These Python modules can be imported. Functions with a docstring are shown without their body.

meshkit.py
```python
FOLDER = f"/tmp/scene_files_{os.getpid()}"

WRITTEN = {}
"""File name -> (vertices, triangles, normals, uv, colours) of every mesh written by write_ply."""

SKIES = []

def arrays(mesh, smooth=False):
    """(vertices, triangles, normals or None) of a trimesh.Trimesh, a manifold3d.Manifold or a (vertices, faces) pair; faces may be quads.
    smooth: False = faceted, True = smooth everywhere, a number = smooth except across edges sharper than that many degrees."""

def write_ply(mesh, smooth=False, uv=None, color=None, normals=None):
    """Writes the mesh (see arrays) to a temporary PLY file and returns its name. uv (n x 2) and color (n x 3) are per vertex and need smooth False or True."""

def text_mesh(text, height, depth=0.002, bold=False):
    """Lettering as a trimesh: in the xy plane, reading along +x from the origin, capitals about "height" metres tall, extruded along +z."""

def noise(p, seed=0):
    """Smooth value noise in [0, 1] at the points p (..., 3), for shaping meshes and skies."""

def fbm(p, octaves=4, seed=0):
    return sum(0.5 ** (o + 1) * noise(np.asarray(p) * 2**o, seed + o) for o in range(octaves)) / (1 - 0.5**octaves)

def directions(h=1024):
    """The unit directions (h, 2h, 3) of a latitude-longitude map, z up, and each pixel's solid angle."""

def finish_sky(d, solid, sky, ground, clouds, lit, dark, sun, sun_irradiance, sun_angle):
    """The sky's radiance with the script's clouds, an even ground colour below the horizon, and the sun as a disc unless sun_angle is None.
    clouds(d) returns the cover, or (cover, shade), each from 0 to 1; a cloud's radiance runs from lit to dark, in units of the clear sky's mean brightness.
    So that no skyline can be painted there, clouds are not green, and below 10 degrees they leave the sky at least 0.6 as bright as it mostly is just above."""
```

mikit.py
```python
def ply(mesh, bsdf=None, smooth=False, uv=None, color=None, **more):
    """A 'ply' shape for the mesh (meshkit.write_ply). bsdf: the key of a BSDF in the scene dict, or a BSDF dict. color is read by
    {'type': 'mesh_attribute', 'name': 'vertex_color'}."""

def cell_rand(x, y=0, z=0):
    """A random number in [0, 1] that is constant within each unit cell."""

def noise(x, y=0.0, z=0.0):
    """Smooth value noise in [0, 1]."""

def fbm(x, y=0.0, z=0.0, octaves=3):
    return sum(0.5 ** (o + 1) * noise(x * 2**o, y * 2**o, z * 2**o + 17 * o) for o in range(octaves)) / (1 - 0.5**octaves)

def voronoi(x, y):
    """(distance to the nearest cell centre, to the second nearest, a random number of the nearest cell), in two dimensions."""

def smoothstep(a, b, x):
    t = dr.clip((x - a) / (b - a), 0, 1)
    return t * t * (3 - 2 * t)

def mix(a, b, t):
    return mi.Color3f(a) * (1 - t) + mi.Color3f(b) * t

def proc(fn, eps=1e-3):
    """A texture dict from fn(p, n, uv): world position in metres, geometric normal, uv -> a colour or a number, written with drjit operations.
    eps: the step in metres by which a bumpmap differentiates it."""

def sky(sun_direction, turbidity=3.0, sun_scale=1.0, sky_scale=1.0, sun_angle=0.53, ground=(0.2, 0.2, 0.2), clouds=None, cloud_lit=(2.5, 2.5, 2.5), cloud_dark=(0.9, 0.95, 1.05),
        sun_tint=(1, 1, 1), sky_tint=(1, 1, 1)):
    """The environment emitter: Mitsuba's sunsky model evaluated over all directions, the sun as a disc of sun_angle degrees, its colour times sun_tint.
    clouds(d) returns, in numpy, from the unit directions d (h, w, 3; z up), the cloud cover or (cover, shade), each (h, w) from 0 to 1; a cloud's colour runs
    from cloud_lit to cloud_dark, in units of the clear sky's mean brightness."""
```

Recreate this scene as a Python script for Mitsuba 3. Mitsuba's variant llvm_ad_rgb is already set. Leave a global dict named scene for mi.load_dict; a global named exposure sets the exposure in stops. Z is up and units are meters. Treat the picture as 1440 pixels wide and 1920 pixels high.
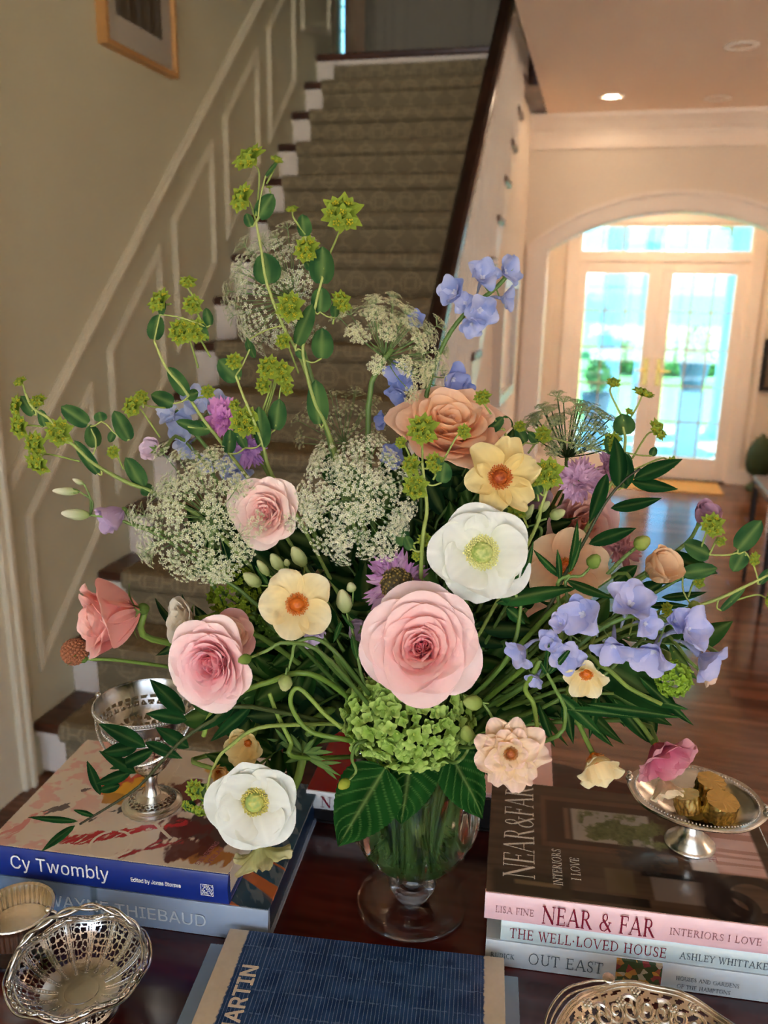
import math, numpy as np, trimesh, drjit as dr, mitsuba as mi, mikit, meshkit
from mikit import noise, fbm, voronoi, cell_rand, smoothstep, mix, proc, ply
from shapely.geometry import Polygon, LineString, Point, box as sbox
from shapely.ops import unary_union
from shapely import affinity
T = mi.ScalarTransform4f
scene, labels = {}, {}

# ---------------------------------------------------------------- camera, sky, exposure
EYE = np.array([0.0, 0.0, 1.55])
AHEAD, DOWN = np.array((-0.231, 0.9379, -0.2587)), np.array((0.0791, -0.2469, -0.9658))
scene['camera'] = {'type': 'thinlens', 'fov': 49.69, 'fov_axis': 'x', 'aperture_radius': 0.0024, 'focus_distance': 0.86, 'near_clip': 0.05, 'far_clip': 200.0,
                   'to_world': T().look_at(origin=EYE.tolist(), target=(EYE + AHEAD).tolist(), up=(-DOWN).tolist())}
exposure = 4.65
scene['sky'] = mikit.sky((0.75, 0.35, 0.75), turbidity=3.5, sun_scale=1.6, sky_scale=1.0, sky_tint=(0.96, 1.0, 1.06), sun_tint=(0.97, 1.0, 1.04), ground=(0.17, 0.19, 0.15),
                         clouds=lambda d: np.clip(meshkit.fbm(d * [3, 3, 7], 4) * 2.2 - 0.75, 0, 0.85), cloud_lit=(1.9, 1.85, 1.8), cloud_dark=(1.1, 1.15, 1.2))

# ---------------------------------------------------------------- materials
def lin(c):
    c = np.asarray(c, float) / 255.0
    return np.where(c <= 0.04045, c / 12.92, ((c + 0.055) / 1.055) ** 2.4)
def rgb(c): return {'type': 'rgb', 'value': [float(x) for x in lin(c)]}
def matte(name, c, rough=0.6, spec=0.3):
    scene[name] = {'type': 'twosided', 'bsdf': {'type': 'principled', 'base_color': c if isinstance(c, dict) else rgb(c), 'roughness': rough, 'specular': spec}}
    return name
PAL, PALETTE = [], [None]
def vertex_colour(p, n, uv):
    "the colour that put() stored: uv.y names a row of the palette (a mean and two colour axes), uv.x and the rest of uv.y are the weights of the axes"
    row = dr.floor(uv.y); i = mi.UInt32(row) * 9; g = lambda k: dr.gather(mi.Float, PALETTE[0], i + k); b = (uv.y - row - 0.25) * 2
    return mi.Color3f(*[dr.clip(g(k) + uv.x * g(3 + k) + b * g(6 + k), 0, 1) for k in range(3)])
def colour_uv(c):
    c = np.asarray(c, float); m = c.mean(0); d = c - m; V = np.linalg.svd(d.T @ d)[2] if len(c) > 1 else np.eye(3); out = []; row = [0, 0, 0] * 3; base = m.copy()
    for k in (0, 1):
        t = d @ V[k]; lo, w = t.min(), max(t.max() - t.min(), 1e-6); base = base + V[k] * lo; out.append((t - lo) / w); row[3 + 3 * k:6 + 3 * k] = V[k] * w
    row[:3] = base; PAL.append(row); return np.stack([out[0], len(PAL) - 0.75 + 0.5 * out[1]], 1)
VC = proc(vertex_colour)
matte('m_wall', (190, 184, 156), 0.75, 0.2)
matte('m_panel', (172, 164, 148), 0.55, 0.3)
matte('m_mould', (211, 203, 178), 0.45, 0.4)
matte('m_room', (226, 226, 222), 0.7, 0.2)
matte('m_hall', (224, 210, 194), 0.7, 0.2)
matte('m_white', (226, 216, 204), 0.35, 0.45)
matte('m_trim', (236, 222, 208), 0.35, 0.45)
matte('m_ceil', (230, 206, 184), 0.8, 0.2)
matte('m_dark', (22, 16, 14), 0.35, 0.5)
matte('m_frame', (176, 128, 72), 0.45, 0.4)
matte('m_paper', (206, 200, 186), 0.7, 0.2)
matte('m_vc', VC, 0.5, 0.3)
matte('m_vcgloss', VC, 0.22, 0.5)
def wood(name, dark, light, sx, sy, rough, coat=0.0, along='x'):
    a, b = lin(dark), lin(light)
    def fn(p, n, uv):
        u, v = (p.x, p.y) if along == 'x' else (p.y, p.x)
        g = fbm(u * sx, v * sy, p.z * sy, 4) * 0.6 + 0.4 * fbm(u * sx * 3 + 7, v * sy * 3.5, p.z * 30, 2)
        return mix(a.tolist(), b.tolist(), smoothstep(0.3, 0.75, g))
    scene[name] = {'type': 'twosided', 'bsdf': {'type': 'principled', 'base_color': proc(fn), 'roughness': rough, 'specular': 0.5, 'clearcoat': coat, 'clearcoat_gloss': 0.92}}
wood('m_floor0', (74, 40, 22), (104, 62, 42), 2.0, 26.0, 0.15, 1.0)
wood('m_floor1', (84, 46, 26), (118, 72, 50), 2.2, 30.0, 0.16, 1.0)
wood('m_floor2', (64, 34, 20), (96, 56, 40), 1.8, 22.0, 0.14, 1.0)
wood('m_tread', (52, 26, 16), (84, 46, 28), 3.0, 30.0, 0.3, 0.4)
wood('m_rail', (26, 13, 9), (48, 24, 15), 20.0, 3.0, 0.3, 0.5)
wood('m_table', (40, 8, 5), (84, 20, 11), 3.0, 22.0, 0.16, 1.0)
def runner_fn(p, n, uv):
    u, v = uv.x / 0.125, uv.y / 0.125
    a = dr.floor(v)
    x, y = u - dr.floor(u) - 0.5, v - a - 0.5
    q = dr.maximum(dr.abs(x), dr.abs(y)); d = dr.abs(x) + dr.abs(y); r = dr.sqrt(x * x + y * y)
    lines = dr.maximum(1 - smoothstep(0.02, 0.045, dr.abs(r - 0.36)), 1 - smoothstep(0.02, 0.045, dr.abs(q - 0.19)))
    lines = dr.maximum(lines, 1 - smoothstep(0.02, 0.05, dr.minimum(dr.abs(x), dr.abs(y)) + dr.select(r < 0.36, 1.0, 0.0)))
    weave = 0.82 + 0.36 * noise(uv.x * 420, uv.y * 420)
    return mix(lin((126, 114, 90)).tolist(), lin((157, 143, 113)).tolist(), lines * 0.7) * weave
scene['m_runner'] = {'type': 'twosided', 'bsdf': {'type': 'diffuse', 'reflectance': proc(runner_fn)}}
scene['m_brass'] = {'type': 'twosided', 'bsdf': {'type': 'roughconductor', 'material': 'Au', 'alpha': 0.2, 'specular_reflectance': {'type': 'rgb', 'value': [0.95, 0.9, 0.7]}}}
scene['m_silver'] = {'type': 'twosided', 'bsdf': {'type': 'roughconductor', 'material': 'Ag', 'alpha': 0.07, 'specular_reflectance': {'type': 'rgb', 'value': [0.74, 0.745, 0.75]}}}
scene['m_gilt'] = {'type': 'twosided', 'bsdf': {'type': 'roughconductor', 'material': 'Ag', 'alpha': 0.16, 'specular_reflectance': {'type': 'rgb', 'value': [0.80, 0.76, 0.66]}}}
scene['m_gold'] = {'type': 'twosided', 'bsdf': {'type': 'roughconductor', 'material': 'Au', 'alpha': 0.25, 'specular_reflectance': {'type': 'rgb', 'value': [0.75, 0.68, 0.6]}}}
scene['m_doorglass'] = {'type': 'thindielectric', 'int_ior': 1.5, 'specular_transmittance': {'type': 'rgb', 'value': [0.50, 0.84, 0.95]}}
scene['m_pane'] = {'type': 'thindielectric', 'int_ior': 1.5}
scene['m_glass'] = {'type': 'dielectric', 'int_ior': 1.5, 'ext_ior': 1.0}

# ---------------------------------------------------------------- helpers
count = {}
def new(base):
    k = count.get(base, 0); count[base] = k + 1
    return base if k == 0 else f'{base}_{k:03d}'
def part(holder, base): return f"{holder}__{new(holder + '__' + base)[len(holder) + 2:]}"
def thing(base, label, cat=None, group=None, kind=None):
    k = new(base); d = {'label': label}
    if cat: d['category'] = cat
    if group: d['group'] = group
    if kind: d['kind'] = kind
    labels[k] = d
    return k
def put(key, mesh, mat, smooth=False, color=None, uv=None, **kw):
    scene[key] = ply(mesh, mat, smooth=smooth, uv=uv if color is None else colour_uv(color), **kw); return key
def paint(mesh, c):
    n = len(mesh[0]) if isinstance(mesh, tuple) else len(mesh.vertices)
    return np.tile(lin(c), (n, 1))
def bx(x0, x1, y0, y1, z0, z1):
    m = trimesh.creation.box((x1 - x0, y1 - y0, z1 - z0)); m.apply_translation(((x0 + x1) / 2, (y0 + y1) / 2, (z0 + z1) / 2)); return m
def cbx(x0, x1, y0, y1, z0, z1, c=0.003):
    v = [(x, y, z) for x in (x0 + c, x1 - c) for y in (y0 + c, y1 - c) for z in (z0, z1)] + [(x, y, z) for x in (x0, x1) for y in (y0 + c, y1 - c) for z in (z0 + c, z1 - c)] + [(x, y, z) for x in (x0 + c, x1 - c) for y in (y0, y1) for z in (z0 + c, z1 - c)]
    return trimesh.convex.convex_hull(np.array(v))
def join(ms): return trimesh.util.concatenate([m if isinstance(m, trimesh.Trimesh) else trimesh.Trimesh(*m, process=False) for m in ms])
def lathe(prof, seg=48, z0=0.0, center=(0, 0), wob=None):
    prof = np.array(prof, float); a = np.arange(seg) * 2 * np.pi / seg
    r, z = prof[:, 0][:, None], prof[:, 1][:, None]
    rr = r * (np.ones(seg) if wob is None else wob(a, z))
    v = np.stack([center[0] + rr * np.cos(a), center[1] + rr * np.sin(a), z0 + z + 0 * rr], -1).reshape(-1, 3)
    i, j = np.meshgrid(np.arange(len(prof) - 1), np.arange(seg), indexing='ij'); j2 = (j + 1) % seg
    q = np.stack([i * seg + j, i * seg + j2, (i + 1) * seg + j2, (i + 1) * seg + j], -1).reshape(-1, 4)
    return v, np.vstack([q[:, [0, 1, 2]], q[:, [0, 2, 3]]])
def tube(pts, rad, sides=6, cap=True):
    p = np.asarray(pts, float); n = len(p); rad = np.broadcast_to(rad, (n,)).astype(float)
    t = np.gradient(p, axis=0); t /= np.linalg.norm(t, axis=1, keepdims=True) + 1e-12
    a = np.cross(t[0], [0.3, 0.2, 0.93]);
    if np.linalg.norm(a) < 1e-3: a = np.cross(t[0], [1, 0, 0.1])
    A = []
    for k in range(n):
        a = a - t[k] * (a @ t[k]); a /= np.linalg.norm(a) + 1e-12; A.append(a)
    A = np.array(A); B = np.cross(t, A); ang = np.arange(sides) * 2 * np.pi / sides
    v = (p[:, None] + rad[:, None, None] * (np.cos(ang)[None, :, None] * A[:, None] + np.sin(ang)[None, :, None] * B[:, None])).reshape(-1, 3)
    i, j = np.meshgrid(np.arange(n - 1), np.arange(sides), indexing='ij')
    q = np.stack([i * sides + j, i * sides + (j + 1) % sides, (i + 1) * sides + (j + 1) % sides, (i + 1) * sides + j], -1).reshape(-1, 4)
    f = np.vstack([q[:, [0, 1, 2]], q[:, [0, 2, 3]]])
    if cap:
        v = np.vstack([v, p[:1], p[-1:]]); m = n * sides; jj = np.arange(sides)
        f = np.vstack([f, np.stack([(jj + 1) % sides, jj, jj * 0 + m], 1), np.stack([(n - 1) * sides + jj, (n - 1) * sides + (jj + 1) % sides, jj * 0 + m + 1], 1)])
    return v, f
def smooth_path(pts, n=24):
    p = np.asarray(pts, float)
    if len(p) == 2: return p[0] + (p[1] - p[0]) * np.linspace(0, 1, n)[:, None]
    P = np.vstack([2 * p[0] - p[1], p, 2 * p[-1] - p[-2]]); out = []
    m = max(2, n // (len(p) - 1))
    for i in range(1, len(P) - 2):
        t = np.linspace(0, 1, m, endpoint=False)[:, None]
        a, b, c, d = P[i - 1], P[i], P[i + 1], P[i + 2]
        out.append(0.5 * (2 * b + (c - a) * t + (2 * a - 5 * b + 4 * c - d) * t ** 2 + (3 * b - a - 3 * c + d) * t ** 3))
    return np.vstack(out + [p[-1:]])
def extrude(poly, h):
    gs = getattr(poly, 'geoms', [poly])
    return join([trimesh.creation.extrude_polygon(g, h, engine='earcut') for g in gs if g.area > 1e-12])
def xform(mesh, M):
    m = mesh.copy() if isinstance(mesh, trimesh.Trimesh) else trimesh.Trimesh(*mesh, process=False)
    m.apply_transform(M); return m
def frame(o, X, Y, Z):
    M = np.eye(4); M[:3, 0], M[:3, 1], M[:3, 2], M[:3, 3] = X, Y, Z, o; return M
UPRIGHT_YZ = lambda x, y=0.0: frame((x, y, 0), (0, 1, 0), (0, 0, 1), (1, 0, 0))     # polygon (y, z) extruded along +x
UPRIGHT_XZ = lambda y: frame((0, y, 0), (1, 0, 0), (0, 0, 1), (0, -1, 0))           # polygon (x, z) extruded towards -y
def unit(v): v = np.asarray(v, float); return v / (np.linalg.norm(v) + 1e-12)
def struct(base, mesh, mat, label, smooth=False, **kw):
    k = thing(base, label, kind='structure'); put(k, mesh, mat, smooth, **kw); return k

# ---------------------------------------------------------------- the setting: walls, floor, ceilings
WL, SR, SF = -1.66, -0.455, -0.50                 # left wall, ends of the treads, face of the under-stair wall
NY, NZ, RY, RZ, Y0 = 2.0623, 0.1885, 0.2053, 0.1885, 1.857
CEIL, ARCH, DOORY = 2.62, 5.75, 7.42
wl = struct('wall_left', bx(WL - 0.12, WL, -2.6, 5.24, -0.02, 5.3), 'm_wall', 'tall tan painted wall running up beside the staircase on the left')
fl = struct('floor', bx(-3.0, 3.5, -2.7, DOORY + 0.1, -0.06, -0.012), 'm_floor1', 'dark brown polished hardwood floor of the entry hall')
rng = np.random.default_rng(5)
w = 0.083; row = 0
for y in np.arange(1.2, DOORY - 0.02, w):
    x0, x1 = (SF if y > 2.0 else WL), (1.62 if y < ARCH else 2.1)
    x = x0 - rng.uniform(0, 0.9); 
    while x < x1:
        L = rng.uniform(0.9, 1.9); a, b = max(x, x0), min(x + L, x1)
        if b - a > 0.02:
            put(part(fl, 'plank'), cbx(a + 0.0008, b - 0.0008, y + 0.0007, min(y + w, DOORY) - 0.0007, -0.012, 0.0, 0.0015), f'm_floor{rng.integers(3)}')
        x += L
    row += 1
# stair-well enclosure and upper hall
struct("wall_back", xform(extrude(sbox(-4.2, 2.7, 1.4, 5.3).difference(sbox(-2.0409, 2.93, -1.9911, 4.9)), 0.1), UPRIGHT_XZ(6.72)), "m_panel", "dim panelled back wall of the upstairs landing")
struct('wall_upper', bx(-0.40, -0.30, -2.6, 4.94, 2.75, 5.3), 'm_wall', 'upper stairwell wall above the hall ceiling')
struct('wall_landing', bx(-0.40, 1.4, 4.9, 4.94, 2.75, 5.3), 'm_wall', 'wall of the landing above the hall ceiling')
struct('wall_side', bx(1.3, 1.4, 4.9, 6.7, 2.75, 5.3), 'm_wall', 'side wall of the upstairs landing')
struct('ceiling_upper', bx(-4.3, 1.4, -2.7, 6.8, 5.3, 5.4), 'm_ceil', 'ceiling over the stairwell')
struct('floor_upper', bx(-4.2, 1.4, 4.936 + 0.03, 6.62, 2.63, 2.827), 'm_tread', 'upstairs landing floor at the head of the stairs')
struct('wall_hall_left', bx(-4.3, -4.2, 4.9, 6.7, 2.6, 5.3), 'm_wall', 'end wall of the upstairs hall')
struct('wall_hall_front', bx(-4.3, WL - 0.12, 4.9, 5.0, 2.6, 5.3), 'm_wall', 'wall of the upstairs hall beside the stairwell')
# hall ceiling and outer walls
ce = struct('ceiling', join([bx(-0.40, 3.5, -2.7, ARCH, CEIL, CEIL + 0.12), bx(WL, -0.40, -2.7, 0.9, CEIL, CEIL + 0.12)]), 'm_ceil', 'smooth peach-lit hall ceiling with recessed lights')
struct('wall_right', bx(3.4, 3.5, -2.7, ARCH + 0.1, 0, CEIL), 'm_room', 'right wall of the hall')
zr = [bx(WL, -1.3, -2.7, -2.6, 0, CEIL), bx(2.5, 3.4, -2.7, -2.6, 0, CEIL), bx(-1.3, 2.5, -2.7, -2.6, 0, 0.25), bx(-1.3, 2.5, -2.7, -2.6, 2.4, CEIL)]
wr = struct('wall_front', join(zr), 'm_room', 'front wall of the hall with a wide window')
win = struct('window_2', join([bx(-1.3 + i * 0.95 - 0.02, -1.3 + i * 0.95 + 0.02, -2.68, -2.62, 0.25, 2.4) for i in range(5)] + [bx(-1.3, 2.5, -2.68, -2.62, 1.66, 1.7)]), 'm_trim', 'wide white-framed front window')
# skirt of the stairs: saw-tooth side wall and outer face
saw = [(NY - 0.03, -0.012)]
for k in range(1, 16):
    yk, zk = Y0 + RY * k, NZ * k
    saw += [(yk, zk - RZ - 0.012 if k > 1 else -0.012), (yk, zk - 0.04)]
saw += [(4.94, NZ * 15 - 0.04), (5.05, NZ * 15 - 0.04), (5.05, -0.012)]
sw = struct('wall_stair', xform(extrude(Polygon(saw).buffer(0), 0.05), UPRIGHT_YZ(SF - 0.05)), 'm_hall', 'painted wall under the staircase with its saw-tooth top')
struct('wall_stair_end', bx(SF - 0.05, SF, 5.05, ARCH, 0, CEIL), 'm_hall', 'short wall between the stairs and the arch')
struct('trim_15', xform(extrude(Polygon([(yy, zz) for yy, zz in saw[:-1]] + [(5.05, NZ * 15 - 0.34), (2.35, 0.0)]).buffer(0), 0.012), UPRIGHT_YZ(SF)), 'm_white', 'white stringer board under the tread ends')

# ---------------------------------------------------------------- the staircase
st = thing('staircase', 'straight staircase with dark wooden treads and white risers', kind='structure')
for k in range(1, 16):
    yk, zk = Y0 + RY * k, NZ * k
    yb = yk + RY + 0.03 if k < 15 else yk + 0.16
    put(part(st, 'tread'), cbx(WL + 0.001, SR, yk - 0.006, yb - 0.006, zk - 0.036, zk, 0.008), 'm_tread')
    put(part(st, 'riser'), bx(WL + 0.001, SF, yk + 0.022, yk + 0.04, zk - RZ, zk - 0.036), 'm_white')
    put(part(st, 'cove_strip'), bx(WL + 0.001, SR - 0.012, yk + 0.006, yk + 0.022, zk - 0.056, zk - 0.036), 'm_white')
    put(part(st, 'tread_bracket'), cbx(SF, SR - 0.012, yk + 0.02, yk + 0.1, zk - 0.11, zk - 0.036, 0.004), 'm_white')
# runner: a profile swept across, thickness 12 mm
prof, L, th = [], [], 0.011
for k in range(1, 16):
    yk, zk = Y0 + RY * k, NZ * k
    prof += [(yk + 0.020, zk - RZ + 0.0005), (yk + 0.020, zk - 0.062), (yk - 0.002, zk - 0.044), (yk - 0.0085, zk - 0.032), (yk - 0.0095, zk - 0.014), (yk - 0.004, zk - 0.002), (yk + 0.008, zk + 0.0005)]
    if k < 15: prof += [(yk + RY - 0.004, zk + 0.0005)]
prof = np.array(prof[:-5] + [(Y0 + RY * 15 + 0.018, NZ * 15 - 0.06)])
def off(p, d):
    t = np.gradient(p, axis=0); t /= np.linalg.norm(t, axis=1, keepdims=True) + 1e-9
    return p + np.stack([-t[:, 1], t[:, 0]], 1) * d
outer = off(prof, th); s = np.concatenate([[0], np.cumsum(np.linalg.norm(np.diff(outer, axis=0), axis=1))])
rx0, rx1 = WL + 0.105, SR - 0.115
def strip(xa, xb, pr, ss): 
    n = len(pr); v = np.array([(x, a, b) for x in (xa, xb) for a, b in pr]); i = np.arange(n - 1)
    return v, np.vstack([np.stack([i, i + 1, i + n], 1), np.stack([i + 1, i + n + 1, i + n], 1)]), np.array([(x, q) for x in (xa, xb) for q in ss])
v1, f1, u1 = strip(rx0, rx1, outer, s)
n = len(prof); vs = [v1]; fs = [f1]; us = [u1]; base = len(v1)
for x in (rx0, rx1):
    v = np.array([(x, a, b) for a, b in outer] + [(x, a, b) for a, b in prof]); i = np.arange(n - 1)
    vs.append(v); fs.append(np.vstack([np.stack([i, i + 1, i + n], 1), np.stack([i + 1, i + n + 1, i + n], 1)]) + base); us.append(np.array([(x, q) for q in s] * 2)); base += len(v)
k = thing('stair_runner', 'tan patterned carpet runner laid down the middle of the stairs', 'carpet')
put(k, (np.vstack(vs), np.vstack(fs)), 'm_runner', uv=np.vstack(us))
# railing: dark handrail over white balusters
rl = thing('stair_railing', 'stair railing of white balusters under a dark sloping handrail', 'railing')
def slope_bar(x0, x1, ya, yb, h0, h1, c=0.012):
    sl = NZ / RY; pts = []
    for y in (ya, yb):
        z = (y - Y0) * sl
        pts += [(x, y, z + h) for x, h in ((x0, h0 + c), (x0, h1 - c), (x0 + c, h1), (x1 - c, h1), (x1, h1 - c), (x1, h0 + c), (x1 - c, h0), (x0 + c, h0))]
    return trimesh.convex.convex_hull(np.array(pts))
put(part(rl, 'handrail'), slope_bar(-0.503, -0.447, 2.26, 4.95, 0.765, 0.845), 'm_rail')
put(part(rl, 'handrail'), cbx(-0.503, -0.447, 4.93, 6.6, 3.65, 3.73, 0.012), 'm_rail')
def baluster(x, y, z0, z1):
    h = z1 - z0
    pr = [(0.017, 0), (0.017, 0.16 * h), (0.012, 0.18 * h), (0.017, 0.21 * h), (0.011, 0.25 * h), (0.015, 0.4 * h), (0.011, 0.72 * h), (0.009, 0.8 * h), (0.015, 0.82 * h), (0.015, h)]
    return lathe(pr, 10, z0, (x, y))
for k in range(3, 15):
    for d in (0.045, 0.145):
        y = Y0 + RY * k + d
        put(part(rl, 'baluster'), baluster(-0.475, y, NZ * k, (y - Y0) * NZ / RY + 0.775), 'm_white', 40)
for y in np.arange(5.0, 6.55, 0.11): put(part(rl, 'baluster'), baluster(-0.475, y, 2.827, 3.66), 'm_white', 40)
put(part(rl, 'newel_post'), lathe([(0.04, 0), (0.04, 0.22), (0.03, 0.25), (0.036, 0.3), (0.026, 0.4), (0.032, 0.6), (0.024, 0.76), (0.034, 0.78), (0.034, 0.82), (0.0, 0.84)], 20, 0.3775, (-0.475, 2.30)), 'm_white', 40)

# ---------------------------------------------------------------- wainscot on the left wall: picture-frame mouldings that follow the stairs
def mould(name, pts, w, dep, lab, mat='m_mould', x=WL):
    P = Polygon(pts); ring = P.difference(P.buffer(-w, join_style=2)); inner = P.buffer(-w * 0.3, join_style=2).difference(P.buffer(-w * 0.72, join_style=2))
    return struct(name, join([xform(extrude(ring, dep * 0.6), UPRIGHT_YZ(x)), xform(extrude(inner, dep), UPRIGHT_YZ(x))]), mat, lab)
sl = NZ / RY
def panel(y0, y1, h0=0.10, h1=0.62): return [(y0, (y0 - Y0) * sl + h0), (y1, (y1 - Y0) * sl + h0), (y1, (y1 - Y0) * sl + h1), (y0, (y0 - Y0) * sl + h1)]
for i, (a, b, nm) in enumerate(((2.115, 2.52, 'lowest'), (2.63, 3.04, 'second'), (3.145, 3.535, 'third'), (3.66, 4.065, 'fourth'), (4.195, 4.58, 'fifth'))):
    mould(f'trim_{i + 1}', panel(a, b), 0.03, 0.016, f'{nm} slanted picture-frame moulding on the left stair wall')
mould('trim_6', [(4.69, 2.88), (5.18, 2.98), (5.18, 3.5), (4.69, 3.42)], 0.03, 0.016, 'uppermost picture-frame moulding beside the landing')
rail = Polygon([(2.06, (2.06 - Y0) * sl + 0.765), (4.9, (4.9 - Y0) * sl + 0.765), (4.9, (4.9 - Y0) * sl + 0.815), (2.06, (2.06 - Y0) * sl + 0.815)])
struct('trim_7', join([xform(extrude(rail, 0.014), UPRIGHT_YZ(WL)), xform(extrude(rail.buffer(-0.014), 0.026), UPRIGHT_YZ(WL))]), 'm_mould', 'slanted chair rail running up the left stair wall')
skirt = Polygon([(2.03, 0.0), (2.03, 0.26)] + [(4.94, NZ * 15 + 0.05), (4.94, NZ * 15 - 0.1), (2.3, 0.0)])
# casing of the cased opening at the left edge
ck = thing('trim_8', 'profiled cased-opening trim at the left edge', kind='structure')
for a, b, d in ((1.60, 2.03, 0.02), (1.96, 2.02, 0.036), (1.985, 2.005, 0.046), (1.66, 1.72, 0.034)):
    put(part(ck, 'moulding_strip'), cbx(WL, WL + d, a, b, 0.0, 2.45, 0.004), 'm_mould')
mould('trim_9', [(1.2, 0.95), (1.56, 0.95), (1.56, 0.3), (1.2, 0.3)], 0.03, 0.016, 'wainscot moulding left of the cased opening')

# ---------------------------------------------------------------- upper landing: side light window, casings, panel moulding
w0 = thing('window_3', 'narrow bright leaded window strip at the head of the stairs', kind='structure')
xa, xb = -2.0409, -1.9911
put(part(w0, 'casing'), join([cbx(-2.0909, -2.0576, 6.58, 6.62, 2.83, 5.0), cbx(xb, -1.9125, 6.585, 6.62, 2.83, 5.0), cbx(-1.9125, -1.8385, 6.595, 6.62, 2.83, 5.0)]), matte('m_glow', (226, 196, 170), 0.5, 0.3))
for i in range(12): put(part(w0, 'pane'), bx(xa, xb, 6.66, 6.664, 2.935 + i * 0.164, 3.09 + i * 0.164), 'm_doorglass')
for i in range(13): put(part(w0, 'lead_bar'), bx(xa, xb, 6.655, 6.668, 2.926 + i * 0.164, 2.934 + i * 0.164), 'm_dark')
pk = thing('trim_16', 'plain vertical boards and mouldings of the upstairs landing wall', kind='structure')
for x0, x1, d in ((-1.8262, -1.7648, 0.05), (-1.7648, -1.6875, 0.03), (-1.6348, -1.6227, 0.012), (-1.5422, -1.5261, 0.015), (-1.3033, -1.2875, 0.012), (-1.0645, -1.0451, 0.015), (-0.9371, -0.9256, 0.012)):
    put(part(pk, 'board'), cbx(x0, x1, 6.62 - d, 6.62, 2.83, 5.2), 'm_panel')

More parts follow.
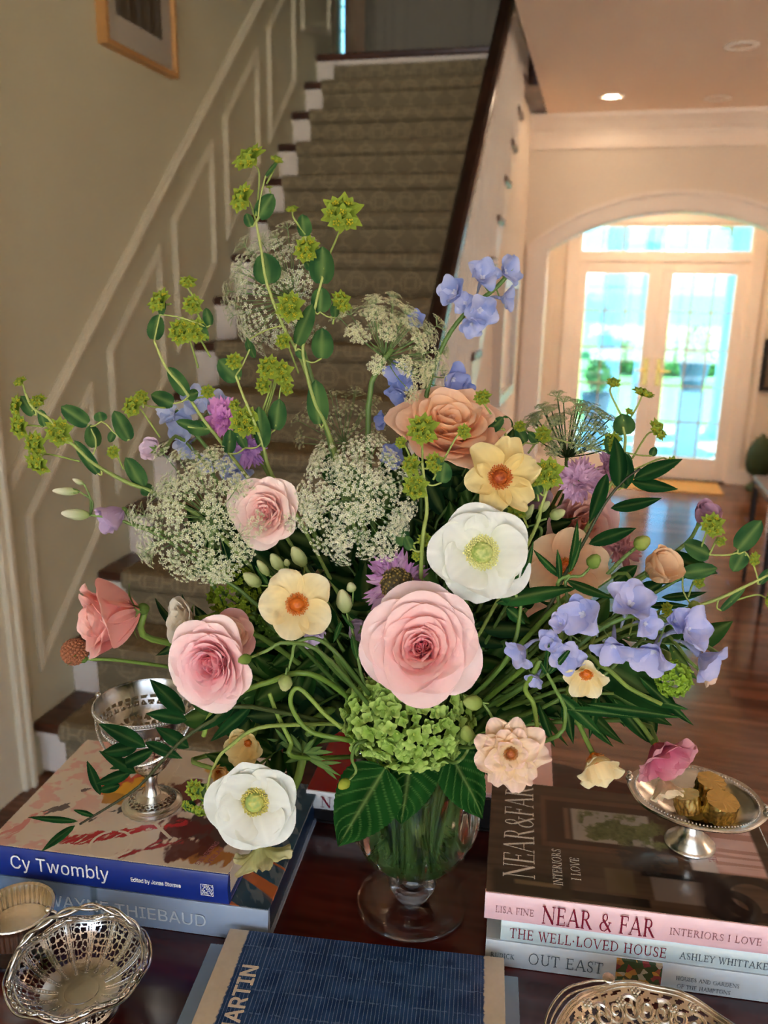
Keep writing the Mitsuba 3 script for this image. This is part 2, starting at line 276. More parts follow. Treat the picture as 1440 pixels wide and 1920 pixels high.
# ---------------------------------------------------------------- arch wall, crown, far entry with French doors
def arch_line(x0, x1, zs, za, n=24):
    c, h = (x0 + x1) / 2, (x1 - x0) / 2; rise = za - zs; R = (h * h + rise * rise) / (2 * rise)
    a = math.asin(h / R); return [(c + R * math.sin(t), za - R + R * math.cos(t)) for t in np.linspace(-a, a, n)]
AX0, AX1, AZS, AZA = -0.36, 1.24, 1.82, 2.062
hole = Polygon([(AX0, -0.1)] + arch_line(AX0, AX1, AZS, AZA) + [(AX1, -0.1)])
wa = struct('wall_arch', xform(extrude(sbox(SF, 0, 3.4, CEIL).difference(hole), 0.16), UPRIGHT_XZ(ARCH + 0.16)), 'm_hall', 'cream wall with a wide arched opening')
hx = lambda g: Polygon([(AX0 - g, 0)] + arch_line(AX0 - g, AX1 + g, AZS + g * 0.25, AZA + g) + [(AX1 + g, 0)])
struct('trim_10', join([xform(extrude(hx(0.10).difference(hx(0.0)), 0.02), UPRIGHT_XZ(ARCH)), xform(extrude(hx(0.118).difference(hx(0.095)), 0.034), UPRIGHT_XZ(ARCH)), xform(extrude(hx(0.002).difference(hx(-0.012)), 0.17), UPRIGHT_XZ(ARCH + 0.165))]), 'm_trim', 'white arched casing around the opening')
cr = thing('trim_11', 'white stepped crown moulding along the arch wall', kind='structure')
put(part(cr, 'frieze'), bx(SF, 3.4, ARCH - 0.014, ARCH, 2.43, CEIL), 'm_trim')
cro = Polygon([(0, 0), (0, -0.115), (0.012, -0.115), (0.018, -0.095), (0.03, -0.085), (0.05, -0.05), (0.075, -0.022), (0.08, 0)])
put(part(cr, 'crown'), xform(extrude(cro, 3.9), frame((SF, ARCH - 0.014, CEIL), (0, -1, 0), (0, 0, 1), (-1, 0, 0)) @ frame((0, 0, -3.9), (1, 0, 0), (0, 1, 0), (0, 0, 1))), 'm_trim')
put(part(cr, 'bead'), bx(SF, 3.4, ARCH - 0.024, ARCH - 0.014, 2.425, 2.44), 'm_trim')
struct('baseboard_arch', bx(AX1 + 0.118, 3.4, ARCH - 0.018, ARCH, 0, 0.16), 'm_trim', 'white baseboard right of the arch')
# far entry
OX0, OX1 = -0.185, 1.162
fw = sbox(-1.0, 0, 2.3, 2.45).difference(sbox(OX0, -0.1, OX1, 2.11))
struct('wall_entry', xform(extrude(fw, 0.12), UPRIGHT_XZ(DOORY + 0.12)), 'm_hall', 'cream end wall of the entry around the French doors')
struct('wall_entry_left', bx(-1.1, -1.0, ARCH + 0.16, DOORY + 0.12, 0, 2.45), 'm_hall', 'left wall of the entry')
struct('wall_entry_right', bx(2.2, 2.3, ARCH + 0.16, DOORY + 0.12, 0, 2.45), 'm_hall', 'right wall of the entry')
struct('ceiling_entry', bx(-1.1, 2.3, ARCH + 0.16, DOORY + 0.12, 2.45, 2.55), 'm_ceil', 'ceiling of the entry')
cs = thing('trim_12', 'white flat casing around the French doors and transom', kind='structure')
for a in ((OX0 - 0.10, OX0, 0, 2.21), (OX1, OX1 + 0.10, 0, 2.21)): put(part(cs, 'jamb_casing'), cbx(a[0], a[1], DOORY - 0.025, DOORY, a[2], a[3]), 'm_trim')
put(part(cs, 'head_casing'), cbx(OX0, OX1, DOORY - 0.025, DOORY, 2.11, 2.21), 'm_trim')
put(part(cs, 'transom_bar'), cbx(OX0, OX1, DOORY - 0.012, DOORY + 0.1, 1.81, 1.872), 'm_trim')
for x in (-0.98, -0.62): put(part(cs, 'panel_strip'), cbx(x, x + 0.24, DOORY - 0.016, DOORY, 0.2, 2.1), 'm_hall')
struct('baseboard_entry', join([cbx(OX1 + 0.10, 2.2, DOORY - 0.03, DOORY, 0, 0.13), cbx(-1.0, OX0 - 0.10, DOORY - 0.03, DOORY, 0, 0.13)]), 'm_trim', 'white baseboard beside the French doors')
struct('trim_13', join([cbx(OX1 + 0.14, 2.1, DOORY - 0.012, DOORY, 0.24, 0.27), cbx(OX1 + 0.14, OX1 + 0.17, DOORY - 0.012, DOORY, 0.24, 2.0)]), 'm_trim', 'wall panel moulding right of the French doors')
def glazing(holder, x0, x1, z0, z1, nx, nz, y, fr):
    xs, zs = np.linspace(x0, x1, nx + 1), np.linspace(z0, z1, nz + 1)
    for x in xs[1:-1]: put(part(holder, 'muntin'), cbx(x - 0.006, x + 0.006, y - 0.012, y + 0.012, z0, z1, 0.002), 'm_muntin')
    for z in zs[1:-1]: put(part(holder, 'muntin'), cbx(x0, x1, y - 0.012, y + 0.012, z - 0.006, z + 0.006, 0.002), 'm_muntin')
    for i in range(nx):
        for j in range(nz): put(part(holder, 'pane'), bx(xs[i] + 0.004, xs[i + 1] - 0.004, y - 0.0015, y + 0.0015, zs[j] + 0.004, zs[j + 1] - 0.004), 'm_doorglass')
matte('m_muntin', (196, 178, 150), 0.4, 0.4)
for n, (a, b, g0, g1, hxp) in enumerate(((OX0, 0.4885, -0.112, 0.385, 0.43), (0.4892, OX1, 0.577, 1.064, 0.535))):
    d = thing(f'door_{n + 1}', ('left' if n == 0 else 'right') + ' white French door leaf with a grid of bright panes', kind='structure')
    y = DOORY + 0.03
    put(part(d, 'stile'), cbx(a, g0, y - 0.022, y + 0.022, 0.012, 1.8105), 'm_trim'); put(part(d, 'stile'), cbx(g1, b, y - 0.022, y + 0.022, 0.012, 1.8105), 'm_trim')
    put(part(d, 'rail'), cbx(g0, g1, y - 0.022, y + 0.022, 0.012, 0.20), 'm_trim'); put(part(d, 'rail'), cbx(g0, g1, y - 0.022, y + 0.022, 1.716, 1.8105), 'm_trim')
    glazing(d, g0, g1, 0.20, 1.716, 3, 5, y, None)
    h = part(d, 'handle_plate'); put(h, cbx(hxp - 0.022, hxp + 0.022, y - 0.03, y - 0.022, 0.80, 1.03, 0.003), 'm_brass')
    put(h + '__lever', join([tube([(hxp, y - 0.028, 0.93), (hxp, y - 0.075, 0.93)], 0.008, 10), tube([(hxp, y - 0.072, 0.93), (hxp + (-0.09 if n == 0 else 0.09), y - 0.072, 0.93)], 0.008, 10)]), 'm_brass', 40)
tr = thing('window_1', 'transom window of eight bright square panes above the French doors', kind='structure')
y = DOORY + 0.03
put(part(tr, 'frame'), xform(extrude(sbox(OX0, 1.872, OX1, 2.11).difference(sbox(-0.165, 1.894, 1.147, 2.086)), 0.05), UPRIGHT_XZ(y + 0.025)), 'm_trim')
glazing(tr, -0.165, 1.147, 1.894, 2.086, 8, 1, y, None)
k = thing('door_mat', 'tan flat mat on the floor in front of the French doors', 'mat'); put(k, cbx(-0.25, 1.10, 6.95, 7.36, 0, 0.012, 0.004), matte('m_mat', (206, 160, 104), 0.9, 0.1))
struct('trim_14', cbx(OX0, OX1, DOORY - 0.02, DOORY + 0.12, 0, 0.012), 'm_dark', 'dark metal threshold under the French doors')
# recessed ceiling lights
for i, (P, lab, on) in enumerate((((-0.0198, 5.2365, 2.62), 'glowing recessed ceiling light, the leftmost of three', 1), ((0.5549, 5.3845, 2.62), 'unlit recessed ceiling light near the crown moulding on the right', 0), ((0.5215, 4.3258, 2.62), 'unlit recessed ceiling light nearest the top right corner', 0))):
    k = thing('recessed_light', lab, 'ceiling light'); c = (P[0], P[1])
    put(part(k, 'trim_ring'), lathe([(0.075, -0.001), (0.073, -0.006), (0.058, -0.008), (0.05, -0.002), (0.048, 0.06)], 40, CEIL, c), 'm_trim', 40)
    put(part(k, 'baffle'), lathe([(0.0495, 0.0), (0.046, 0.05), (0.03, 0.09), (0, 0.09)], 40, CEIL, c), 'm_brass' if on else 'm_dark', 40)
    b = lathe([(0, -0.012), (0.02, -0.010), (0.034, 0.0), (0.034, 0.05), (0, 0.06)] if on else [(0, 0.006), (0.02, 0.008), (0.03, 0.02), (0.03, 0.05), (0, 0.06)], 24, CEIL, c)
    if on: scene[part(k, 'bulb')] = ply(b, 'm_trim', smooth=True, emitter={'type': 'area', 'radiance': {'type': 'rgb', 'value': [9.0, 7.0, 4.6]}})
    else: put(part(k, 'bulb'), b, 'm_dark', True)
# warm ceiling fixtures of the hall and entry that light it (out of the photograph's view)
for i, c in enumerate(((2.2, 4.9), (2.5, 3.4), (2.8, 1.6))):
    k = thing('hall_lamp', ('flush warm ceiling lamp near the crown moulding', 'flush warm ceiling lamp in the middle of the hall', 'flush warm ceiling lamp nearest the front window')[i], 'ceiling light', group='flush hall lamps')
    put(part(k, 'base'), lathe([(0, 0), (0.14, 0), (0.14, -0.03), (0.12, -0.03)], 32, CEIL, c), 'm_brass', 40)
    scene[part(k, 'globe')] = ply(lathe([(0, -0.125), (0.05, -0.12), (0.1, -0.09), (0.12, -0.03)], 32, CEIL, c), 'm_trim', smooth=True, emitter={'type': 'area', 'radiance': {'type': 'rgb', 'value': [1.7, 1.15, 0.8]}})
k = thing('entry_lamp', 'flush warm ceiling lamp of the entry behind the arch', 'ceiling light')
put(part(k, 'base'), lathe([(0, 0), (0.16, 0), (0.16, -0.02), (0.14, -0.02)], 32, 2.45, (0.45, 6.3)), 'm_brass', 40)
scene[part(k, 'globe')] = ply(lathe([(0, -0.085), (0.05, -0.08), (0.12, -0.06), (0.14, -0.02)], 32, 2.45, (0.45, 6.3)), 'm_trim', smooth=True, emitter={'type': 'area', 'radiance': {'type': 'rgb', 'value': [4.2, 3.0, 2.0]}})
# pictures
k = thing('framed_picture', 'wood-framed picture hanging high on the left wall above the stairs', 'picture')
y0, y1, z0, z1, xf = 2.70, 3.19, 2.315, 3.05, WL + 0.038
P = sbox(y0, z0, y1, z1)
put(part(k, 'frame'), xform(extrude(P.difference(P.buffer(-0.016, join_style=2)), 0.038), UPRIGHT_YZ(WL)), 'm_frame')
put(part(k, 'mat_board'), bx(WL + 0.004, WL + 0.02, y0 + 0.015, y1 - 0.015, z0 + 0.015, z1 - 0.015), 'm_paper')
put(part(k, 'print'), bx(WL + 0.02, WL + 0.0215, y0 + 0.09, y1 - 0.09, z0 + 0.11, z1 - 0.11), matte('m_print', (96, 84, 68), 0.7, 0.2))
put(part(k, 'glass'), bx(WL + 0.027, WL + 0.029, y0 + 0.014, y1 - 0.014, z0 + 0.014, z1 - 0.014), 'm_pane')
k = thing('framed_picture', 'pale framed picture on the wall under the stairs, seen edge-on', 'picture')
P = sbox(4.25, 0.98, 5.0, 1.62)
put(part(k, 'frame'), xform(extrude(P.difference(P.buffer(-0.05, join_style=2)), 0.05), UPRIGHT_YZ(SF)), matte('m_palewood', (206, 190, 174), 0.3, 0.5))
put(part(k, 'print'), bx(SF, SF + 0.025, 4.29, 4.96, 1.02, 1.58), 'm_paper'); put(part(k, 'glass'), bx(SF + 0.032, SF + 0.034, 4.295, 4.955, 1.025, 1.575), 'm_pane')
k = thing('framed_picture', 'black-framed picture on the entry wall right of the doors', 'picture')
put(part(k, 'frame'), cbx(1.335, 1.75, DOORY - 0.035, DOORY - 0.001, 0.80, 1.22), 'm_dark'); put(part(k, 'print'), bx(1.37, 1.715, DOORY - 0.037, DOORY - 0.034, 0.835, 1.185), 'm_print')
# artichoke finial
C = (1.3683, 7.2555, 0)
k = thing('artichoke_finial', 'green artichoke-shaped finial on a footed base by the entry wall', 'ornament')
matte('m_arti', (58, 74, 44), 0.55, 0.4)
fx, fy = C[0] + 0.02, C[1]
put(part(k, 'foot'), lathe([(0, 0), (0.085, 0), (0.088, 0.02), (0.07, 0.035), (0.035, 0.06), (0.03, 0.085), (0.05, 0.1), (0.045, 0.11), (0, 0.11)], 36, 0, (fx, fy)), 'm_arti', 40)
body = [(0.02, 0.10), (0.07, 0.13), (0.098, 0.19), (0.102, 0.25), (0.09, 0.32), (0.06, 0.39), (0.025, 0.44), (0, 0.455)]
put(part(k, 'core'), lathe(body, 36, 0, (fx, fy)), 'm_arti', 40)
bz, br = [b[1] for b in body], [b[0] for b in body]; sc = []
for r in range(9):
    z = 0.12 + r * 0.036; n = 11 if r < 7 else 7
    for i in range(n):
        a = (i + 0.5 * (r % 2)) * 2 * np.pi / n; pts = []
        for s_, w_ in ((0, 0.5), (0.35, 1.0), (0.7, 0.75), (1.0, 0.08)):
            zz = z + s_ * 0.062; rr = np.interp(zz, bz, br) + 0.004 + 0.016 * s_ ** 1.5
            for t_ in (-1, 0, 1): pts.append((fx + rr * np.cos(a + t_ * w_ * 0.32 * 0.1 / max(rr, 0.04) * 0.95), fy + rr * np.sin(a + t_ * w_ * 0.32 * 0.1 / max(rr, 0.04) * 0.95), zz))
        f = [[q * 3 + c, q * 3 + c + 1, q * 3 + c + 4] for q in range(3) for c in range(2)] + [[q * 3 + c, q * 3 + c + 4, q * 3 + c + 3] for q in range(3) for c in range(2)]
        sc.append((np.array(pts), np.array(f)))
k2 = part(k, 'leaf_scales'); put(k2, join(sc), 'm_arti', 50); labels[k2] = {'kind': 'stuff'}
# slim dark side table at the right edge
k = thing('side_table', 'slim dark-legged side table at the right edge of the hall floor', 'table')
lx, ly = 0.912, 4.27
for dx, dy in ((0, 0), (0.6, 0), (0, 0.5), (0.6, 0.5)):
    put(part(k, 'leg'), lathe([(0.010, 0), (0.017, 0.5), (0.017, 0.58)], 10, 0, (lx + dx, ly + dy)), 'm_dark', 40)
put(part(k, 'apron'), cbx(lx - 0.012, lx + 0.62, ly - 0.012, ly + 0.515, 0.55, 0.585), 'm_dark'); put(part(k, 'top'), cbx(lx - 0.018, lx + 0.64, ly - 0.018, ly + 0.535, 0.585, 0.605, 0.006), matte('m_top', (120, 120, 130), 0.12, 0.6))

# ---------------------------------------------------------------- outdoors, seen through the glass
struct('ground_lawn', bx(-40, 40, 10.9, 60, -0.5, -0.35), matte('m_lawn', (120, 150, 84), 0.9, 0.1), 'green lawn outside beyond the porch')
struct('ground_drive', bx(-40, 40, -40, -2.8, -0.5, -0.35), matte('m_drive', (166, 168, 168), 0.9, 0.1), 'pale drive in front of the house')
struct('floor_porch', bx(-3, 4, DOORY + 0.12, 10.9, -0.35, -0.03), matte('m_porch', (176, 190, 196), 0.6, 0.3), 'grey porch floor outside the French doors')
struct('ceiling_porch', bx(-3, 4, DOORY + 0.12, 10.6, 2.75, 2.85), 'm_trim', 'white porch ceiling outside')
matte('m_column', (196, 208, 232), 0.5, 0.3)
for x, y in ((0.16, 10.3), (0.60, 10.45), (1.5, 10.3), (1.72, 9.2), (2.1, 10.3)):
    k = thing('porch_column', {0.16: 'white porch column seen through the left French door', 0.60: 'porch column seen behind the meeting stiles of the doors', 1.5: 'white porch column seen through the right French door', 1.72: 'nearest porch column at the right of the right door', 2.1: 'rightmost porch column beyond the doors'}[x], 'column')
    put(part(k, 'shaft'), lathe([(0.13, 0.1), (0.125, 1.2), (0.11, 2.6)], 20, -0.03, (x, y), lambda a, z: 1 + 0.04 * np.cos(10 * a)), 'm_column', 40)
    put(part(k, 'base'), lathe([(0, 0), (0.18, 0), (0.18, 0.06), (0.15, 0.1), (0, 0.1)], 24, -0.03, (x, y)), 'm_column', 40); put(part(k, 'capital'), lathe([(0.11, 2.6), (0.16, 2.68), (0.16, 2.78), (0, 2.78)], 24, -0.03, (x, y)), 'm_column', 40)
rg = np.random.default_rng(11)
def blob(c, R, n, size, rg):
    d = rg.normal(size=(n, 3)); d /= np.linalg.norm(d, axis=1, keepdims=True); p = np.array(c) + d * np.array(R) * rg.uniform(0.6, 1.0, (n, 1))
    a = rg.normal(size=(n, 3)); a /= np.linalg.norm(a, axis=1, keepdims=True); b = np.cross(a, d); b /= np.linalg.norm(b, axis=1, keepdims=True) + 1e-9
    v = np.stack([p - a * size, p + b * size * 0.5, p + a * size, p - b * size * 0.5], 1).reshape(-1, 3); i = np.arange(n)[:, None] * 4
    return v, np.vstack([i + [[0, 1, 2]], i + [[0, 2, 3]]])
matte('m_hedge', (150, 178, 110), 0.7, 0.2); matte('m_tree', (130, 156, 120), 0.7, 0.2); matte('m_bark', (92, 76, 60), 0.9, 0.1)
for i, (c, R, lab) in enumerate((((-2.2, 17, 0.4), (1.5, 1.0, 0.9), 'bright green shrub outside the left French door'), ((1.6, 22, 0.0), (1.6, 1.0, 0.5), 'low shrub outside behind the right French door'))):
    k = thing('garden_shrub', lab, 'shrub'); put(k, blob(c, R, 2500, 0.12, rg), 'm_hedge')
for x, y, lab in ((-0.9, 19, 'garden tree seen through the upper panes of the left door'), (5.6, 30, 'garden tree seen through the right door')):
    k = thing('garden_tree', lab, 'tree'); put(part(k, 'trunk'), tube([(x, y, -0.4), (x + 0.1, y, 1.5), (x, y, 3.4)], [0.22, 0.17, 0.12], 10), 'm_bark', 40); put(part(k, 'crown'), blob((x, y, 4.6), (2.2, 1.8, 1.7), 4500, 0.2, rg), 'm_tree')
for (x, y, lab, h) in ((0.98, 8.9, 'grey planter pot on the porch behind the right door', 0.62), (0.05, 8.7, 'low planter on the porch behind the left door', 0.28)):
    k = thing('porch_planter', lab, 'planter')
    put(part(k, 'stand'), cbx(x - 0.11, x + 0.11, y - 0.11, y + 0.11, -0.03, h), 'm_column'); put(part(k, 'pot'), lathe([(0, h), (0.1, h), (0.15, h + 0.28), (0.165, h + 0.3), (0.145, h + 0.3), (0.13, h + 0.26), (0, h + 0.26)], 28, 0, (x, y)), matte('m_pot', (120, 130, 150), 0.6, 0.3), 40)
    put(part(k, 'plant'), blob((x, y, h + 0.48), (0.13, 0.13, 0.17), 160, 0.05, rg), 'm_hedge')

# ---------------------------------------------------------------- lettering
def seg(x0, y0, x1, y1, w): return LineString([(x0, y0), (x1, y1)]).buffer(w / 2, cap_style=2)
def arc(cx, cy, rx, ry, a0, a1, w0, w1, n=28):
    t = np.radians(np.linspace(a0, a1, n)); th = w0 + (w1 - w0) * np.abs(np.cos(t))
    o = np.stack([cx + (rx + th / 2 * 0.9) * np.cos(t), cy + (ry + w0 / 2) * np.sin(t)], 1); i = np.stack([cx + (rx - th / 2 * 0.9) * np.cos(t), cy + (ry - w0 / 2) * np.sin(t)], 1)
    return Polygon(np.vstack([o, i[::-1]])).buffer(0)
def serif_letter(ch, K=0.125, h=0.04):
    V = lambda x, w=K: seg(x, 0, x, 1, w)
    sf = lambda x, y, w=0.24: sbox(x - w / 2, y - (h if y > 0.5 else 0), x + w / 2, y + (0 if y > 0.5 else h))
    Hh = lambda x0, x1, y: sbox(x0, y - h / 2, x1, y + h / 2); tick = lambda x, y0, y1: sbox(x - h / 2, y0, x + h / 2, y1)
    t = h
    G = {
     'N': ([V(0.13, t), seg(0.1, 0.98, 0.8, 0.02, K * 1.1), V(0.8, t), sf(0.1, 1), sf(0.13, 0), sf(0.8, 1)], 0.94),
     'E': ([V(0.18), Hh(0.18, 0.6, 0.98), Hh(0.18, 0.52, 0.52), Hh(0.18, 0.64, 0.02), tick(0.6, 0.78, 1), tick(0.52, 0.42, 0.62), tick(0.63, 0, 0.24), sf(0.15, 1), sf(0.15, 0)], 0.72),
     'F': ([V(0.18), Hh(0.18, 0.6, 0.98), Hh(0.18, 0.5, 0.5), tick(0.6, 0.76, 1), tick(0.5, 0.4, 0.6), sf(0.15, 1), sf(0.18, 0, 0.28)], 0.66),
     'A': ([seg(0.1, 0, 0.44, 1, t), seg(0.44, 1, 0.8, 0, K), Hh(0.22, 0.66, 0.34), sf(0.1, 0), sf(0.8, 0, 0.27)], 0.9),
     'R': ([V(0.18), arc(0.36, 0.75, 0.2, 0.23, -90, 90, t, K), Hh(0.18, 0.38, 0.98), Hh(0.18, 0.38, 0.52), seg(0.38, 0.52, 0.74, 0.02, K), sf(0.15, 1), sf(0.18, 0), sf(0.78, 0, 0.16)], 0.86),
     'P': ([V(0.18), arc(0.36, 0.74, 0.2, 0.24, -90, 90, t, K), Hh(0.18, 0.38, 0.98), Hh(0.18, 0.38, 0.5), sf(0.15, 1), sf(0.18, 0)], 0.68),
     'L': ([V(0.18), Hh(0.18, 0.62, 0.02), tick(0.62, 0, 0.26), sf(0.18, 1), sf(0.15, 0)], 0.68),
     'I': ([V(0.16), sf(0.16, 1, 0.28), sf(0.16, 0, 0.28)], 0.32),
     'T': ([V(0.36), Hh(0.04, 0.68, 0.98), tick(0.04, 0.76, 1), tick(0.68, 0.76, 1), sf(0.36, 0, 0.28)], 0.74),
     'H': ([V(0.18), V(0.72), Hh(0.18, 0.72, 0.51), sf(0.18, 1, 0.28), sf(0.18, 0, 0.28), sf(0.72, 1, 0.28), sf(0.72, 0, 0.28)], 0.9),
     'W': ([seg(0.08, 1, 0.34, 0, K), seg(0.34, 0, 0.58, 1, t), seg(0.5, 1, 0.78, 0, K), seg(0.78, 0, 1.02, 1, t), sf(0.08, 1), sf(1.02, 1)], 1.1),
     'V': ([seg(0.08, 1, 0.42, 0, K), seg(0.42, 0, 0.74, 1, t), sf(0.08, 1), sf(0.76, 1)], 0.84),
     'Y': ([seg(0.06, 1, 0.38, 0.48, K), seg(0.38, 0.48, 0.7, 1, t), seg(0.38, 0, 0.38, 0.5, K), sf(0.06, 1), sf(0.7, 1), sf(0.38, 0, 0.28)], 0.76),
     'O': ([arc(0.48, 0.5, 0.37, 0.5, 0, 360, t, K, 48)], 0.96),
     'D': ([V(0.18), arc(0.34, 0.5, 0.42, 0.48, -90, 90, t, K), Hh(0.18, 0.36, 0.98), Hh(0.18, 0.36, 0.02), sf(0.15, 1), sf(0.15, 0)], 0.88),
     'G': ([arc(0.48, 0.5, 0.37, 0.5, 40, 320, t, K), seg(0.76, 0.08, 0.76, 0.42, K), sf(0.76, 0.44, 0.24), tick(0.74, 0.74, 0.98)], 0.92),
     'C': ([arc(0.48, 0.5, 0.37, 0.5, 42, 318, t, K), tick(0.74, 0.74, 0.98)], 0.84),
     'S': ([arc(0.3, 0.75, 0.18, 0.235, 40, 250, t, K), arc(0.3, 0.25, 0.19, 0.235, -140, 70, t, K), seg(0.2, 0.58, 0.42, 0.42, K), tick(0.47, 0.76, 0.96), tick(0.1, 0.05, 0.28)], 0.58),
     'U': ([seg(0.18, 0.3, 0.18, 1, K), seg(0.7, 0.3, 0.7, 1, t), arc(0.44, 0.3, 0.26, 0.28, 180, 360, t, K), sf(0.18, 1, 0.28), sf(0.7, 1)], 0.86),
     'K': ([V(0.18), seg(0.2, 0.42, 0.66, 1, t), seg(0.34, 0.58, 0.74, 0, K), sf(0.18, 1, 0.28), sf(0.18, 0, 0.28), sf(0.66, 1, 0.2), sf(0.76, 0, 0.2)], 0.86),
     'M': ([V(0.14, t), seg(0.12, 1, 0.5, 0.04, K), seg(0.5, 0.04, 0.86, 1, t), V(0.88), sf(0.12, 1), sf(0.14, 0), sf(0.88, 0, 0.26), sf(0.9, 1)], 1.04),
     '&': ([arc(0.4, 0.77, 0.15, 0.2, -40, 220, t, K * 0.7), seg(0.27, 0.66, 0.84, 0.0, K), arc(0.36, 0.27, 0.25, 0.25, 110, 330, t, K), seg(0.5, 0.62, 0.3, 0.5, t), seg(0.58, 0.14, 0.76, 0.5, t), sf(0.76, 0.5, 0.22)], 0.94),
     '·': ([Point(0.15, 0.45).buffer(0.07)], 0.34), ' ': ([], 0.36)}
    g, w = G[ch]; return (unary_union(g) if g else Polygon()), w
def serif(text, height, depth=0.0003, track=0.04, K=0.125, h=0.045):
    x, out = 0.0, []
    for ch in text:
        g, w = serif_letter(ch, K, h)
        if not g.is_empty: out.append(affinity.translate(g, x, 0))
        x += w + track
    return extrude(affinity.scale(unary_union(out), height, height, origin=(0, 0)), depth), x * height
def sans(text, height, depth=0.0003, bold=False): return meshkit.text_mesh(text, height, depth, bold)
def fit(m, x0, x1, h=None):
    "scale lettering so that it runs from x0 to x1"
    b = m.bounds; m.apply_translation((-b[0][0], 0, 0)); sx = (x1 - x0) / (b[1][0] - b[0][0]); m.apply_scale((sx, 1 if h is None else h / 1.0, 1)); m.apply_translation((x0, 0, 0)); return m

# ---------------------------------------------------------------- the round table
TZ, TC, TR = 0.817, (-0.14, 0.54), 0.70
k = thing('round_table', 'round dark mahogany pedestal table with a mirror-like polished top', 'table')
put(part(k, 'top'), lathe([(0, TZ - 0.035), (TR - 0.05, TZ - 0.035), (TR - 0.03, TZ - 0.03), (TR - 0.012, TZ - 0.02), (TR - 0.006, TZ - 0.012), (TR, TZ - 0.008), (TR - 0.001, TZ - 0.003), (TR - 0.004, TZ), (0, TZ)], 128, 0, TC), 'm_table', 25)
put(part(k, 'apron'), lathe([(TR - 0.09, TZ - 0.035), (TR - 0.09, TZ - 0.11), (TR - 0.11, TZ - 0.11), (TR - 0.11, TZ - 0.035)], 96, 0, TC), 'm_table', 40)
put(part(k, 'pedestal'), lathe([(0, 0.12), (0.12, 0.12), (0.12, 0.2), (0.06, 0.26), (0.08, 0.36), (0.1, 0.44), (0.07, 0.54), (0.05, 0.62), (0.09, 0.7), (0.2, TZ - 0.04), (0, TZ - 0.04)], 40, 0, TC), 'm_table', 40)
for i in range(4):
    a = i * np.pi / 2 + 0.6; c, s_ = np.cos(a), np.sin(a)
    put(part(k, 'foot'), tube(smooth_path([(TC[0] + c * r, TC[1] + s_ * r, z) for r, z in ((0.08, 0.16), (0.2, 0.17), (0.34, 0.09), (0.46, 0.03))], 14), [0.04] * 10 + [0.03] * (len(smooth_path([(0, 0, 0)] * 4, 14)) - 10), 10), 'm_table', 40)

# ---------------------------------------------------------------- books: spine towards the viewer, local x along the spine, y into the book
BA = math.radians(4.95); BX, BY = np.array([math.cos(BA), math.sin(BA), 0]), np.array([-math.sin(BA), math.cos(BA), 0]); UP = np.array([0, 0, 1.0])
def book(label, o, L, D, z0, z1, cover, spine, pages, X=BX, Y=BY, round_=0.003, fore='spine', boards=0.003):
    "o: front left corner of the spine"
    k = thing('book', label, 'book'); o = np.array([o[0], o[1], 0.0]); M = frame(o, X, Y, UP); t = boards
    put(part(k, 'front_cover'), xform(cbx(0, L, 0.004, D, z1 - t, z1, 0.0007), M), cover)
    put(part(k, 'back_cover'), xform(cbx(0, L, 0.004, D, z0, z0 + t, 0.0007), M), spine)
    pr = Polygon([(0.006, z0), (0.002, z0 + 0.001), (-0.0 - round_ * 0.2, (z0 + z1) / 2), (0.002, z1 - 0.001), (0.006, z1), (0.009, z1), (0.009, z0)])
    pts = [(0.008, z0), (0.003, z0 + 0.0004)] + [(0.0025 - round_ * math.sin(math.pi * q), z0 + (z1 - z0) * (0.03 + 0.94 * q)) for q in np.linspace(0, 1, 9)] + [(0.003, z1 - 0.0004), (0.008, z1), (0.0085, z1 - 0.001), (0.0085, z0 + 0.001)]
    put(part(k, 'spine'), xform(extrude(Polygon(pts), L), M @ frame((L, 0, 0), (0, 1, 0), (0, 0, 1), (1, 0, 0)) @ frame((0, 0, -L), (1, 0, 0), (0, 1, 0), (0, 0, 1))), spine, 35)
    put(part(k, 'pages'), xform(bx(0.004, L - 0.004, 0.0085, D - 0.005, z0 + t, z1 - t), M), pages)
    return k, M
def on_spine(k, M, m, zc, colour, name='spine_lettering', bulge=0.0012):
    "m: lettering in its own xy plane, placed upright on the spine; zc: height of its base line"
    put(part(k, name), xform(m, M @ frame((0, -bulge, zc), (1, 0, 0), (0, 0, 1), (0, -1, 0))), colour)
def on_cover(k, M, m, x, y, z, ang, colour, name='cover_lettering'):
    c, s_ = math.cos(ang), math.sin(ang)
    put(part(k, name), xform(m, M @ frame((x, y, z), (c, s_, 0), (-s_, c, 0), (0, 0, 1))), colour)
def loc(p, M):
    Mi = np.linalg.inv(M); return [sum(float(Mi[i, j]) * (p.x, p.y, p.z)[j] for j in range(3)) + float(Mi[i, 3]) for i in range(3)]
def gloss(name, tex, rough=0.18, coat=0.6): scene[name] = {'type': 'twosided', 'bsdf': {'type': 'principled', 'base_color': tex, 'roughness': rough, 'specular': 0.5, 'clearcoat': coat, 'clearcoat_gloss': 0.95}}; return name
for n_, c_ in (('b_blue', (24, 48, 132)), ('b_white', (228, 226, 220)), ('b_pink', (236, 196, 200)), ('b_pale', (190, 208, 212)), ('b_grey', (188, 198, 202)), ('b_teal', (14, 44, 74)), ('b_sky', (120, 150, 188)), ('b_red', (128, 20, 14)), ('b_black', (20, 18, 20)), ('b_slate', (122, 146, 166)), ('b_linen', (206, 192, 160))): gloss(n_, rgb(c_), 0.25, 0.5)
